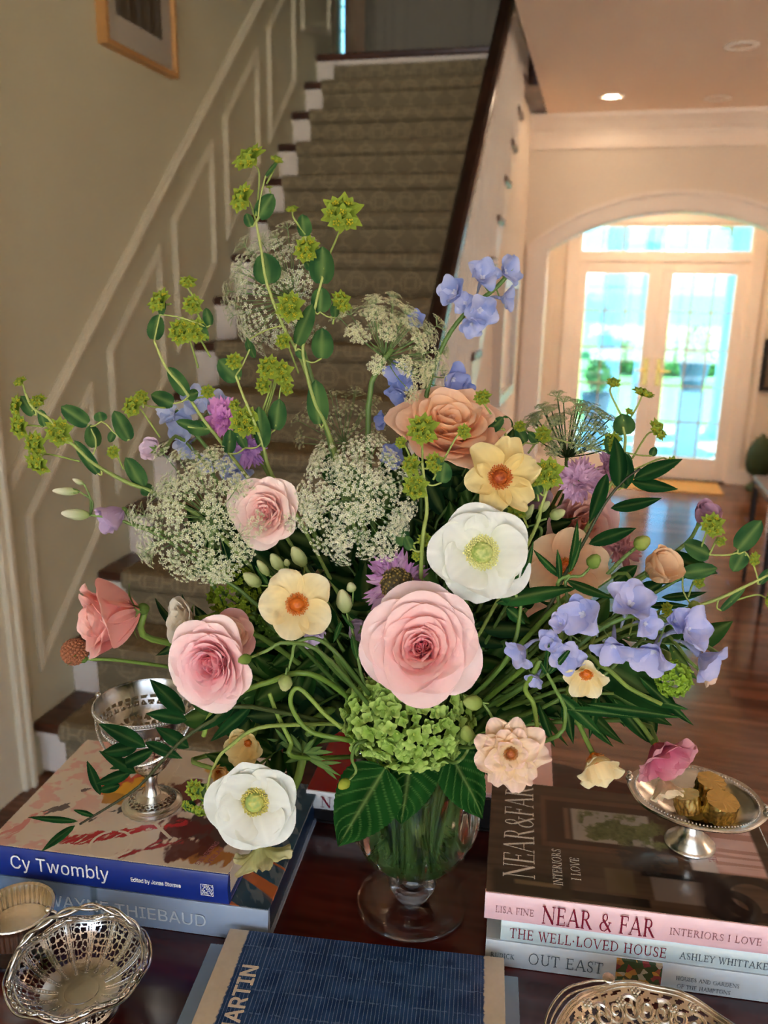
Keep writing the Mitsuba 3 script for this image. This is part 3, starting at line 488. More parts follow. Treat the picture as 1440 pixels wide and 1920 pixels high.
matte('ink_white', (236, 238, 240), 0.5, 0.2); matte('ink_wine', (120, 24, 44), 0.5, 0.2); matte('ink_grey', (70, 84, 92), 0.5, 0.2); matte('ink_silver', (196, 206, 214), 0.35, 0.5); matte('ink_cream', (214, 202, 184), 0.5, 0.2); matte('ink_rose', (150, 92, 96), 0.5, 0.2)
matte('m_pages', (214, 206, 188), 0.8, 0.1)

# left stack, upper book: cream cover with splashes, royal blue spine
OC = (-0.6575, 0.7103); MC = frame((OC[0], OC[1], 0), BX, BY, UP)
def splash_fn(p, n, uv):
    x, y, z = loc(p, MC); u, v = x / 0.30, y / 0.245
    wob = fbm(x * 40, y * 40, 1.0, 3); f2 = fbm(x * 130, y * 60, 3.0, 3)
    col = mix((0.62, 0.54, 0.43), (0.68, 0.6, 0.5), fbm(x * 20, y * 20))
    pk = smoothstep(0.5, 0.62, fbm(x * 55, y * 70, 5.0, 3)) * smoothstep(0.46, 0.2, u); col = mix(col, (0.62, 0.26, 0.24), pk * 0.55)
    def spot(cx, cy, rx, ry, c, lo=0.9, hi=1.15, a=0.95):
        nonlocal col
        d = dr.sqrt(dr.square((u - cx) / rx) + dr.square((v - cy) / ry)) + (wob - 0.5) * 1.5 + (f2 - 0.5) * 1.0
        col = mix(col, c, smoothstep(hi, lo, d) * a)
    spot(0.34, 0.60, 0.11, 0.10, (0.5, 0.05, 0.02)); spot(0.40, 0.55, 0.09, 0.09, (0.68, 0.38, 0.03)); spot(0.33, 0.82, 0.08, 0.07, (0.62, 0.42, 0.03)); spot(0.36, 0.47, 0.06, 0.05, (0.42, 0.2, 0.03))
    spot(0.86, 0.82, 0.14, 0.08, (0.6, 0.36, 0.05)); spot(0.62, 0.56, 0.13, 0.12, (0.14, 0.02, 0.02)); spot(0.86, 0.36, 0.17, 0.2, (0.04, 0.012, 0.014)); spot(0.72, 0.3, 0.09, 0.09, (0.1, 0.012, 0.015)); spot(0.9, 0.12, 0.12, 0.07, (0.38, 0.14, 0.02)); spot(0.8, 0.17, 0.1, 0.08, (0.08, 0.01, 0.012))
    def stroke(x0, y0, x1, y1, wd, c):
        nonlocal col
        dx, dy = x1 - x0, y1 - y0; t = dr.clip(((u - x0) * dx + (v - y0) * dy) / (dx * dx + dy * dy), 0, 1)
        d = dr.sqrt(dr.square(u - x0 - t * dx) + dr.square(v - y0 - t * dy)) + (wob - 0.5) * 0.09 + (f2 - 0.5) * 0.05
        col = mix(col, c, smoothstep(wd, wd * 0.5, d) * smoothstep(0.3, 0.5, fbm(x * 300 * dx + y * 200 * dy, x * 260 - y * 200, 2.0, 2)))
    stroke(0.34, 0.12, 0.72, 0.34, 0.028, (0.42, 0.02, 0.03)); stroke(0.3, 0.1, 0.5, 0.2, 0.022, (0.36, 0.02, 0.03)); stroke(0.55, 0.05, 0.75, 0.2, 0.03, (0.3, 0.02, 0.03)); stroke(0.34, 0.28, 0.48, 0.42, 0.02, (0.05, 0.05, 0.05)); stroke(0.38, 0.36, 0.5, 0.42, 0.018, (0.06, 0.06, 0.06))
    stroke(0.1, 0.3, 0.2, 0.36, 0.006, (0.12, 0.1, 0.1)); stroke(0.16, 0.5, 0.27, 0.56, 0.005, (0.14, 0.1, 0.1)); stroke(0.05, 0.08, 0.1, 0.3, 0.008, (0.6, 0.25, 0.22))
    return col
gloss('b_splash', proc(splash_fn), 0.3, 0.4)
kc, M = book('cream paint-splashed book with a royal blue spine, topmost of the left stack', OC, 0.302, 0.245, 0.8640, 0.9045, 'b_splash', 'b_blue', 'm_pages')
on_spine(kc, M, fit(sans('Cy Twombly', 0.0175), 0.034, 0.158), 0.8795, 'ink_white'); on_spine(kc, M, fit(sans('Edited by Jonas Storsve', 0.0052, bold=True), 0.185, 0.246), 0.8825, 'ink_white')
em = [bx(0.270, 0.285, 0.0, 0.0006, 0, 0.0003), bx(0.270, 0.285, 0.0144, 0.015, 0, 0.0003), bx(0.270, 0.2706, 0, 0.015, 0, 0.0003), bx(0.2844, 0.285, 0, 0.015, 0, 0.0003)] + [xform(bx(-0.0007, 0.0007, -0.0007, 0.0007, 0, 0.0003), frame((0.2722 + (i % 6) * 0.0021 + 0.0007 * (i // 6 % 2), 0.0022 + (i // 6) * 0.0021, 0), (1, 0, 0), (0, 1, 0), (0, 0, 1))) for i in range(36) if (i * 7) % 5 != 3]
on_spine(kc, M, join(em), 0.8765, 'ink_white', 'spine_emblem')
big = [extrude(arc(0, 0, 0.024, 0.024, 100, 440, 0.0035, 0.0035, 48), 0.0004)]
on_cover(kc, M, big[0], 0.146, 0.030, 0.9045, 0.25, 'ink_cream', 'cover_lettering')
on_cover(kc, M, extrude(unary_union([seg(0, 0.05, 0.03, 0.025, 0.004), seg(0.03, 0.025, 0.06, 0.05, 0.004), seg(0.03, 0.025, 0.03, -0.01, 0.004)]), 0.0004), 0.15, 0.1, 0.9045, -1.35, 'ink_cream')
on_cover(kc, M, extrude(unary_union([seg(0, 0, 0.05, 0, 0.004), seg(0.025, 0, 0.025, -0.05, 0.004)]), 0.0004), 0.16, 0.155, 0.9045, 1.6, 'ink_cream')
on_cover(kc, M, extrude(unary_union([arc(0, 0, 0.02, 0.02, 0, 360, 0.003, 0.003, 40), arc(0.05, 0.02, 0.02, 0.02, 60, 400, 0.003, 0.003, 40)]), 0.0004), 0.25, 0.2, 0.9045, 0.2, 'ink_cream')
on_cover(kc, M, sans('SIEVEKING', 0.006), 0.263, 0.012, 0.9045, 1.35, 'ink_rose'); on_cover(kc, M, sans('VERLAG', 0.006), 0.275, 0.016, 0.9045, 1.35, 'ink_rose')
# left stack, lower book
OW = (-0.675, 0.7085); MW = frame((OW[0], OW[1], 0), BX, BY, UP)
def paint_fn(p, n, uv):
    x, y, z = loc(p, MW); a = fbm(x * 24 - y * 8, y * 22, 1.0, 4); b = fbm(x * 120 + y * 60, y * 40, 4.0, 3)
    col = mix((0.012, 0.03, 0.05), (0.03, 0.1, 0.16), a); col = mix(col, (0.16, 0.2, 0.22), smoothstep(0.58, 0.7, b) * 0.7)
    st = smoothstep(0.075, 0.05, dr.abs(y - 0.03)) * smoothstep(0.52, 0.62, fbm(x * 60 + y * 110, 2 + y * 12, 9.0, 2))
    return mix(col, (0.5, 0.14, 0.04), st * smoothstep(0.27, 0.3, x))
gloss('b_paint', proc(paint_fn), 0.3, 0.4)
def spinewash_fn(p, n, uv):
    x, y, z = loc(p, MW); a = fbm(x * 30, z * 60, 2.0, 3)
    col = mix((0.13, 0.22, 0.36), (0.3, 0.38, 0.5), smoothstep(0.0, 0.36, x)); col = mix(col, (0.03, 0.11, 0.2), smoothstep(0.5, 0.7, a) * smoothstep(0.2, 0.05, x))
    return mix(col, (0.03, 0.07, 0.09), (1 - smoothstep(0.002, 0.006, dr.abs(x - 0.155 + (z - 0.84) * 0.1))) * 0.7)
gloss('b_wash', proc(spinewash_fn), 0.3, 0.4)
kw, M = book('pale blue washed book with thin white lettering, bottom of the left stack', OW, 0.366, 0.255, TZ + 0.0005, 0.8635, 'b_paint', 'b_wash', 'b_teal')
on_spine(kw, M, fit(sans('WAYNE THIEBAUD', 0.0155), 0.093, 0.292), TZ + 0.0165, 'ink_silver')
# right stack
OR = (-0.0645, 0.7765)
gloss('b_mint', rgb((196, 212, 212)), 0.2, 0.8)
ko, M = book('pale grey book with a small flower picture on the spine, bottom of the right stack', (OR[0] - 0.001, OR[1]), 0.33, 0.25, TZ + 0.0005, 0.8520, 'b_grey', 'b_grey', 'm_pages')
m, w_ = serif('OUT EAST', 0.014, track=0.06, K=0.09); on_spine(ko, M, fit(m, 0.048, 0.128), TZ + 0.0125, 'ink_grey')
m, w_ = serif('RUDICK', 0.0062, track=0.1); on_spine(ko, M, fit(m, 0.006, 0.032), TZ + 0.0155, 'ink_grey')
m, w_ = serif('HOUSES AND GARDENS', 0.005, track=0.06); on_spine(ko, M, fit(m, 0.205, 0.27), TZ + 0.018, 'ink_grey'); m, w_ = serif('OF THE HAMPTONS', 0.005, track=0.06); on_spine(ko, M, fit(m, 0.207, 0.262), TZ + 0.008, 'ink_grey')
MO = M
def bloom_fn(p, n, uv):
    x, y, z = loc(p, MO); f, s2, r = voronoi(x * 170, z * 170)
    col = mix((0.05, 0.08, 0.03), (0.3, 0.05, 0.05), smoothstep(0.35, 0.6, r)); col = mix(col, (0.5, 0.28, 0.06), smoothstep(0.7, 0.8, r)); return mix(col, (0.45, 0.4, 0.3), smoothstep(0.9, 0.95, r))
gloss('b_bloom', proc(bloom_fn), 0.25, 0.5); put(part(ko, 'spine_picture'), xform(bx(0.142, 0.19, -0.0009, 0.003, TZ + 0.0015, 0.8505), M), 'b_bloom')
kl, M = book('pale mint book with a maroon serif title, middle of the right stack', (OR[0] + 0.0145, OR[1] + 0.002), 0.33, 0.24, 0.8525, 0.8795, 'b_mint', 'b_mint', 'm_pages')
m, w_ = serif('THE WELL·LOVED HOUSE', 0.0125, track=0.07, K=0.1); on_spine(kl, M, fit(m, 0.01, 0.176), 0.8605, 'ink_wine'); m, w_ = serif('ASHLEY WHITTAKER', 0.0082, track=0.08, K=0.1); on_spine(kl, M, fit(m, 0.19, 0.287), 0.8625, 'ink_grey')
ON = (OR[0] - 0.0045, OR[1] - 0.002); MN = frame((ON[0], ON[1], 0), BX, BY, UP)
def nook_fn(p, n, uv):
    x, y, z = loc(p, MN); u, v = x / 0.315, y / 0.225
    g = fbm(x * 6, y * 120, 2.0, 3); col = mix((0.035, 0.022, 0.014), (0.1, 0.062, 0.04), g)
    def rect(a, b, c, d, k, e=0.008, al=1.0):
        nonlocal col
        m_ = smoothstep(a - e, a + e, u) * smoothstep(b + e, b - e, u) * smoothstep(c - e, c + e, v) * smoothstep(d + e, d - e, v); col = mix(col, k, m_ * al)
    rect(0.2, 0.72, 0.42, 0.88, (0.12, 0.06, 0.035)); rect(0.22, 0.72, 0.46, 0.84, (0.05, 0.026, 0.018)); rect(0.29, 0.31, 0.5, 0.78, (0.16, 0.09, 0.055))
    rect(0.32, 0.62, 0.5, 0.78, (0.34, 0.31, 0.26)); tr_ = smoothstep(0.34, 0.6, fbm(x * 90, y * 90, 1.0, 3) + 0.55 * smoothstep(0.12, 0.0, dr.abs(v - 0.62)) * smoothstep(0.2, 0.0, dr.abs(u - 0.5)) - 0.1)
    gm = smoothstep(0.33, 0.36, u) * smoothstep(0.7, 0.64, u) * smoothstep(0.46, 0.52, v) * smoothstep(0.8, 0.75, v); col = mix(col, mix((0.05, 0.07, 0.02), (0.18, 0.2, 0.07), fbm(x * 200, y * 200)), tr_ * gm)
    rect(0.42, 0.52, 0.12, 0.3, (0.1, 0.075, 0.04)); rect(0.2, 0.56, 0.04, 0.1, (0.012, 0.01, 0.008)); rect(0.58, 0.86, 0.1, 0.3, (0.16, 0.13, 0.11)); rect(0.55, 0.8, 0.27, 0.31, (0.01, 0.008, 0.008))
    bl = smoothstep(0.11, 0.05, dr.sqrt(dr.square(u - 0.56) + dr.square((v - 0.4) * 0.8)) + (fbm(x * 160, y * 160) - 0.5) * 0.12); col = mix(col, (0.03, 0.03, 0.03), bl * 0.9)
    r_ = dr.sqrt(dr.square(u - 0.92) + dr.square((v - 0.2) * 0.75)); col = mix(col, (0.008, 0.006, 0.006), smoothstep(0.03, 0.018, dr.abs(r_ - 0.1)) ); r_ = dr.sqrt(dr.square(u - 0.84) + dr.square((v - 0.12) * 0.75)); col = mix(col, (0.008, 0.006, 0.006), smoothstep(0.028, 0.016, dr.abs(r_ - 0.07)))
    rect(0.74, 0.84, 0.04, 0.4, (0.012, 0.01, 0.01), 0.03); rect(0.02, 0.3, 0.02, 0.2, (0.025, 0.02, 0.012), 0.02); rect(0.1, 0.26, 0.1, 0.13, (0.14, 0.1, 0.05))
    wd = smoothstep(0.4, 0.6, fbm(x * 10, y * 160, 7.0, 2)); rect(0.82, 1.0, 0.36, 0.9, mix((0.42, 0.24, 0.2), (0.6, 0.42, 0.38), wd)); rect(0.74, 0.83, 0.36, 0.56, (0.5, 0.45, 0.42))
    return col
gloss('b_nook', proc(nook_fn), 0.1, 1.0)
kn, M = book('dark brown photo-covered book with a pale pink spine, topmost of the right stack', ON, 0.33, 0.222, 0.8800, 0.9145, 'b_nook', 'b_pink', 'm_pages')
m, w_ = serif('NEAR & FAR', 0.0225, track=0.05); on_spine(kn, M, fit(m, 0.062, 0.181), 0.8865, 'ink_wine')
m, w_ = serif('LISA FINE', 0.0085, track=0.09, K=0.1); on_spine(kn, M, fit(m, 0.012, 0.053), 0.8935, 'ink_rose'); m, w_ = serif('INTERIORS I LOVE', 0.0085, track=0.1, K=0.1); on_spine(kn, M, fit(m, 0.196, 0.288), 0.8935, 'ink_rose')
m, w_ = serif('NEAR&FAR', 0.036, track=0.03, K=0.1, h=0.03); on_cover(kn, M, fit(m, 0.0, 0.18), 0.054, 0.032, 0.9145, math.pi / 2, 'ink_cream')
m, w_ = serif('INTERIORS', 0.0105, track=0.08, K=0.09); on_cover(kn, M, fit(m, 0, 0.062), 0.0845, 0.028, 0.9145, math.pi / 2, 'ink_cream'); m, w_ = serif('I LOVE', 0.0105, track=0.08, K=0.09); on_cover(kn, M, fit(m, 0, 0.038), 0.105, 0.040, 0.9145, math.pi / 2, 'ink_cream')
m, w_ = serif('LISA FINE', 0.009, track=0.05, K=0.1); on_cover(kn, M, fit(m, 0, 0.055), 0.255, 0.155, 0.9145, -math.pi / 2, 'ink_rose')
# blue grid book near the front edge on a slate blue one
GX = unit(np.array((-0.0438, 0.7647, 0.845)) - np.array((-0.3509, 0.7261, 0.845))); GY = np.array([-GX[1], GX[0], 0]); G0 = np.array((-0.3509, 0.7261, 0.845))
MG = frame((G0[0], G0[1], 0), GX, GY, UP); GW = float(np.linalg.norm(np.array((-0.0438, 0.7647, 0.845)) - G0))
def grid_fn(p, n, uv):
    x, y, z = loc(p, MG); wob = (noise(y * 30, x * 200) - 0.5) * 0.0012
    q = x / 0.0041 + (noise(x * 90) - 0.5) * 0.7 + wob * 80; l = 1 - smoothstep(0.05, 0.13, dr.abs(q - dr.floor(q) - 0.5))
    l = l * smoothstep(0.15, 0.6, noise(x * 40, y * 120) + 0.25)
    h = y / 0.0285 + 0.3 + wob * 40; hl = (1 - smoothstep(0.0, 0.05, dr.abs(h - dr.floor(h) - 0.5))) * smoothstep(0.45, 0.6, noise(x * 500, y * 600)); fl = fbm(x * 60, y * 60, 2.0, 3)
    col = mix((0.008, 0.03, 0.1), (0.022, 0.06, 0.17), smoothstep(0.25, 0.75, fl)); col = mix(col, (0.22, 0.3, 0.44), l * 0.6); col = mix(col, (0.2, 0.3, 0.45), hl * 0.45)
    e = smoothstep(0.0215, 0.0235, x + (noise(y * 400) - 0.5) * 0.0015) * smoothstep(GW - 0.0205, GW - 0.0225, x + (noise(y * 500, 4.0) - 0.5) * 0.0015)
    return mix(mix((0.56, 0.5, 0.38), (0.62, 0.56, 0.44), fbm(x * 200, y * 200)), col, e)
gloss('b_grid', proc(grid_fn), 0.35, 0.25)
def flat_book(label, x0, x1, y0, y1, z0, z1, top, side, M):
    k = thing('book', label, 'book')
    put(part(k, 'front_cover'), xform(cbx(x0, x1, y0, y1, z1 - 0.003, z1, 0.0007), M), top); put(part(k, 'back_cover'), xform(cbx(x0, x1, y0, y1, z0, z0 + 0.003, 0.0007), M), side)
    put(part(k, 'pages'), xform(bx(x0 + 0.004, x1 - 0.004, y0 + 0.004, y1 - 0.004, z0 + 0.003, z1 - 0.003), M), 'b_black' if top == 'b_black' else 'm_pages'); return k
flat_book('slate blue book lying under the dark blue lined book at the front edge', -0.021, GW + 0.016, -0.30, -0.006, TZ + 0.0005, 0.8275, 'b_slate', 'b_slate', MG)
kg = flat_book('dark blue book with fine pale vertical lines and beige borders, front centre of the table', 0.0, GW, -0.29, 0.0, 0.8280, 0.8450, 'b_grid', 'b_linen', MG)
on_cover(kg, MG, sans('MARTIN', 0.017, bold=True), 0.047, -0.143, 0.845, math.pi / 2, 'ink_cream')
# books behind the vase
kr, M = book('red-covered book with a white spine and a thin red letter, behind the vase', (-0.345, 0.970), 0.20, 0.2, 0.8395, 0.868, 'b_red', 'b_white', 'm_pages', X=np.array([0.998, 0.06, 0]), Y=np.array([-0.06, 0.998, 0]))
on_spine(kr, M, fit(serif('N', 0.017, K=0.14)[0], 0.022, 0.037), 0.846, 'ink_wine')
flat_book('dark book under the red one behind the vase', 0.0, 0.21, 0.0, 0.21, TZ + 0.0005, 0.839, 'b_black', 'b_black', frame((-0.35, 0.972, 0), (0.998, 0.06, 0), (-0.06, 0.998, 0), (0, 0, 1)))
kb = flat_book('glossy black book between the vase and the right stack', -0.02, 0.11, 0.0, 0.16, TZ + 0.0005, 0.868, 'b_black', 'b_black', frame((-0.115, 1.015, 0), (0.997, 0.08, 0), (-0.08, 0.997, 0), (0, 0, 1)))
flat_book('thin pink book lying on the glossy black book', -0.015, 0.11, 0.005, 0.16, 0.8685, 0.876, 'b_pink', 'b_pink', frame((-0.115, 1.015, 0), (0.997, 0.08, 0), (-0.08, 0.997, 0), (0, 0, 1)))

# ---------------------------------------------------------------- silver
def grid_faces(nr, nc, closed=True):
    i, j = np.meshgrid(np.arange(nr - 1), np.arange(nc if closed else nc - 1), indexing='ij'); i, j = i.ravel(), j.ravel(); j2 = (j + 1) % nc
    return np.stack([i * nc + j, i * nc + j2, (i + 1) * nc + j2, (i + 1) * nc + j], 1)
def pierced(pos, nr, nc, hole, th=0.0011):
    "pos(theta, s) -> xyz of a thin sheet with openings where hole(theta, s); returns it with thickness"
    th_, s = np.meshgrid(np.arange(nc) * 2 * np.pi / nc, np.linspace(0, 1, nr)); V = pos(th_, s).reshape(-1, 3)
    q = grid_faces(nr, nc); cs = (s.reshape(-1)[q].mean(1)); ct = th_.reshape(-1)[q[:, 0]] + np.pi / nc
    q = q[~hole(ct, cs)]
    dth = pos(th_ + 1e-3, s) - pos(th_ - 1e-3, s); ds = pos(th_, np.clip(s + 1e-3, 0, 1)) - pos(th_, np.clip(s - 1e-3, 0, 1)); N = np.cross(dth, ds).reshape(-1, 3); N /= np.linalg.norm(N, axis=1, keepdims=True) + 1e-12
    n = len(V); W = np.vstack([V + N * th / 2, V - N * th / 2]); e = np.vstack([q[:, [0, 1]], q[:, [1, 2]], q[:, [2, 3]], q[:, [3, 0]]]); key = np.sort(e, 1) @ [n, 1]
    u, inv, cnt = np.unique(key, return_inverse=True, return_counts=True); b = e[cnt[inv] == 1]
    Q = np.vstack([q, q[:, ::-1] + n, np.stack([b[:, 1], b[:, 0], b[:, 0] + n, b[:, 1] + n], 1)])
    m = trimesh.Trimesh(W, np.vstack([Q[:, [0, 1, 2]], Q[:, [0, 2, 3]]]), process=False); m.remove_unreferenced_vertices(); return m
def jitter(i, j, k): return np.modf(np.abs(np.sin(i * 127.1 + j * 311.7 + k * 74.7) * 43758.5453))[0]
def cells(u, v, per):
    iu, iv = np.floor(u), np.floor(v); f = np.full(u.shape, 9.0); g = f.copy()
    for a in (-1, 0, 1):
        for b in (-1, 0, 1):
            x, y = iu + a, iv + b; xx = np.mod(x, per); d = np.hypot(x + 0.2 + 0.6 * jitter(xx, y, 1) - u, y + 0.2 + 0.6 * jitter(xx, y, 2) - v)
            g = np.where(d < f, f, np.minimum(g, d)); f = np.minimum(f, d)
    return f, g
def beads(pts, r, sub=1):
    s = trimesh.creation.icosphere(sub, 1.0); return join([(s.vertices * r + p, s.faces) for p in pts])
def ring(c, R, z, n, wob=None):
    a = np.arange(n) * 2 * np.pi / n; rr = R * (np.ones(n) if wob is None else wob(a)); return np.stack([c[0] + rr * np.cos(a), c[1] + rr * np.sin(a), np.full(n, z)], 1)
def closed_tube(p, r, sides=7): return tube(np.vstack([p, p[:2]]), r, sides, False)
# pierced cake basket, front left
c0 = (-0.466, 0.611)
k = thing('silver_basket', 'small pierced silver basket with a twisted overhead handle, front left on the table', 'basket')
scal = lambda a: 1 + 0.035 * np.abs(np.sin(4 * a)) + 0.012 * np.cos(8 * a)
def bowl_pos(t, s):
    r = 0.017 + 0.049 * np.sin(s * 1.35) / np.sin(1.35) * (1 + (scal(t) - 1) * s ** 2); z = 0.838 + 0.034 * s ** 1.9
    return np.stack([c0[0] + r * np.cos(t), c0[1] + r * np.sin(t), z + 0.0025 * np.cos(8 * t) * s ** 3], -1)
def bowl_hole(t, s):
    f, g = cells(t / (2 * np.pi) * 56, s * 9, 56); ribs = np.abs(np.mod(t / (2 * np.pi) * 16, 1) - 0.5) > 0.42
    return (s > 0.36) & (s < 0.93) & (g - f > 0.2) & ~ribs
put(part(k, 'bowl'), pierced(bowl_pos, 46, 352, bowl_hole), 'm_silver', 40)
put(part(k, 'bowl_floor'), lathe([(0, 0.8375), (0.012, 0.8375), (0.0175, 0.838), (0.017, 0.8395), (0.012, 0.839), (0, 0.839)], 48, 0, c0), 'm_silver', 40)
for i in range(16):
    a = (i + 0.0) * 2 * np.pi / 16; ss = np.linspace(0.1, 0.93, 20); p = bowl_pos(np.full(20, a), ss); p[:, 2] += 0.0011
    put(part(k, 'rib'), join([beads(p, 0.00085, 0), tube(bowl_pos(np.full(12, a - 0.06), np.linspace(0.1, 0.95, 12)) + [0, 0, 0.0006], 0.0006, 5), tube(bowl_pos(np.full(12, a + 0.06), np.linspace(0.1, 0.95, 12)) + [0, 0, 0.0006], 0.0006, 5)]), 'm_silver', 50)
aa = np.linspace(0, 2 * np.pi, 240, endpoint=False); rim = bowl_pos(aa, np.ones(240))
wv = np.sin(aa * 16)[:, None]; outv = np.stack([np.cos(aa), np.sin(aa), 0 * aa], 1)
put(part(k, 'rim'), join([closed_tube(rim + outv * 0.0016 * wv + [0, 0, 0.001], 0.0011), closed_tube(rim - outv * 0.0016 * wv + [0, 0, 0.001], 0.0011), closed_tube(rim + outv * 0.0045, 0.0012), closed_tube(rim - outv * 0.0045, 0.0009), beads(rim[::4] + outv[::4] * 0.0005 + [0, 0, 0.0022], 0.0013, 1)]), 'm_silver', 50)
def foot_pos(t, s): r = 0.024 + 0.010 * (1 - s) ** 1.5; return np.stack([c0[0] + r * np.cos(t), c0[1] + r * np.sin(t), 0.8185 + 0.020 * s], -1)
put(part(k, 'foot'), join([pierced(foot_pos, 16, 200, lambda t, s: (s > 0.2) & (s < 0.85) & ((lambda fg: fg[1] - fg[0] > 0.22)(cells(t / (2 * np.pi) * 34, s * 3, 34)))), lathe([(0.033, TZ + 0.0003), (0.037, TZ + 0.0003), (0.0375, TZ + 0.002), (0.034, TZ + 0.003)], 64, 0, c0)]), 'm_silver', 40)
hp = smooth_path([bowl_pos(np.array(3.75), np.array(1.0)), (-0.516, 0.590, 0.903), (-0.486, 0.606, 0.930), (-0.446, 0.622, 0.938), (-0.413, 0.634, 0.914), bowl_pos(np.array(0.55), np.array(1.0))], 50)
tt = np.linspace(0, 9 * np.pi, len(hp)); sd = unit(np.cross(hp[-1] - hp[0], UP)); amp = 0.0045 * np.sin(np.linspace(0.12, np.pi - 0.12, len(hp))) ** 0.5
tg = np.gradient(hp, axis=0); nn = np.cross(tg, sd); nn /= np.linalg.norm(nn, axis=1, keepdims=True)
put(part(k, 'handle'), join([tube(hp + (sd[None] * np.cos(tt)[:, None] * 0.8 + nn * np.sin(tt)[:, None] * 0.25) * amp[:, None] * sgn, 0.0019, 8) for sgn in (-1, 1)]), 'm_silver', 50)
# gilt coaster with a glass liner at the far left
c1 = (-0.577, 0.660)
k = thing('gilt_coaster', 'fluted silver-gilt cup with a glass base at the left edge of the table', 'cup')
put(part(k, 'band'), lathe([(0.035, 0.846), (0.0365, 0.848), (0.0375, 0.868), (0.0395, 0.875), (0.041, 0.8765), (0.040, 0.878), (0.037, 0.8765), (0.0355, 0.868), (0.0345, 0.848)], 160, 0, c1, lambda a, z: 1 + np.where(z < 0.87, 0.018, 0.004) * np.cos(40 * a)), 'm_gilt', 50)
put(part(k, 'liner'), lathe([(0, 0.852), (0.033, 0.852), (0.034, 0.8535), (0, 0.8535)], 64, 0, c1), 'm_gilt', 40)
put(part(k, 'glass_base'), lathe([(0, TZ + 0.0004), (0.031, TZ + 0.0004), (0.033, TZ + 0.004), (0.0345, 0.8455), (0.0325, 0.8455), (0.031, TZ + 0.006), (0, TZ + 0.005)], 64, 0, c1), 'm_glass', 40)
put(part(k, 'handle'), join([tube(smooth_path([(c1[0] + 0.0375, c1[1] + 0.004, 0.878), (c1[0] + 0.044, c1[1] + 0.008, 0.872), (c1[0] + 0.049, c1[1] + 0.003, 0.86)], 10), 0.0018, 8), beads([(c1[0] + 0.0375, c1[1] + 0.004, 0.879)], 0.004, 2)]), 'm_gilt', 40)
# silver goblet basket on the left stack
c2 = (-0.506, 0.836); Z2 = 0.9050
k = thing('silver_goblet', 'tall footed silver goblet bowl with beaded rim standing on the paint-splashed book', 'goblet')
put(part(k, 'foot'), lathe([(0.0365, Z2), (0.038, Z2 + 0.001), (0.038, Z2 + 0.003), (0.035, Z2 + 0.0045), (0.035, Z2 + 0.006), (0.033, Z2 + 0.0075), (0.031, Z2 + 0.0085)], 80, 0, c2), 'm_silver', 50)
def gf(t, s): r = 0.031 - 0.0195 * s ** 0.8; return np.stack([c2[0] + r * np.cos(t), c2[1] + r * np.sin(t), Z2 + 0.0085 + 0.009 * s], -1)
put(part(k, 'foot_gallery'), pierced(gf, 20, 180, lambda t, s: (s > 0.06) & (s < 0.5) & ((lambda fg: fg[1] - fg[0] > 0.24)(cells(t / (2 * np.pi) * 26, s * 5, 26)))), 'm_silver', 40)
put(part(k, 'stem'), lathe([(0.0115, Z2 + 0.0175), (0.0085, Z2 + 0.024), (0.0075, Z2 + 0.034), (0.009, Z2 + 0.044), (0.013, Z2 + 0.048), (0.0, Z2 + 0.049)], 40, 0, c2), 'm_silver', 60)
gb = [(0, 0.957), (0.014, 0.956), (0.021, 0.962), (0.030, 0.976), (0.041, 0.997), (0.050, 1.014), (0.0565, 1.030), (0.0605, 1.044), (0.0625, 1.050)]
gz, gr = [p[1] for p in gb[1:]], [p[0] for p in gb[1:]]
def gp(t, s): z = 0.956 + s * 0.094; r = np.interp(z, gz, gr); return np.stack([c2[0] + r * np.cos(t), c2[1] + r * np.sin(t), z], -1)
put(part(k, 'bowl'), pierced(gp, 48, 240, lambda t, s: (((s > 0.12) & (s < 0.58)) | ((s > 0.68) & (s < 0.8))) & ((lambda fg: (fg[1] - fg[0] > 0.3))(cells(t / (2 * np.pi) * 34, s * 12, 34))), 0.001), 'm_silver', 40)
put(part(k, 'bowl_floor'), lathe([(0, 0.957), (0.0145, 0.9565)], 40, 0, c2), 'm_silver', True)
put(part(k, 'rim_beading'), join([beads(ring(c2, 0.063, 1.0505, 120), 0.0014, 1), closed_tube(ring(c2, 0.0615, 1.0515, 80), 0.001), closed_tube(ring(c2, 0.0635, 1.048, 80), 0.001)]), 'm_silver', 50)
put(part(k, 'waist_beading'), join([beads(ring(c2, 0.0545, 1.022, 84), 0.0014, 1), closed_tube(ring(c2, 0.0535, 1.0185, 80), 0.0009)]), 'm_silver', 50)
hb = [(c2[0] + 0.0665 * np.cos(q), c2[1] - 0.045 * np.sin(q), 1.051 - 0.062 * np.sin(q)) for q in np.linspace(np.pi, 0, 70)]
hb = np.array(hb); rad = np.hypot(hb[:, 0] - c2[0], hb[:, 1] - c2[1]); need = np.interp(np.clip(hb[:, 2], gz[0], gz[-1]), gz, gr) + 0.004
sc_ = np.maximum(1, need / rad); hb[:, 0] = c2[0] + (hb[:, 0] - c2[0]) * sc_; hb[:, 1] = c2[1] + (hb[:, 1] - c2[1]) * sc_
put(part(k, 'swing_handle'), join([tube(hb, 0.0016, 7), beads(hb[::1] + [0, -0.0012, 0.0006], 0.0011, 0), beads([hb[0], hb[-1]], 0.0036, 2)]), 'm_silver', 50)
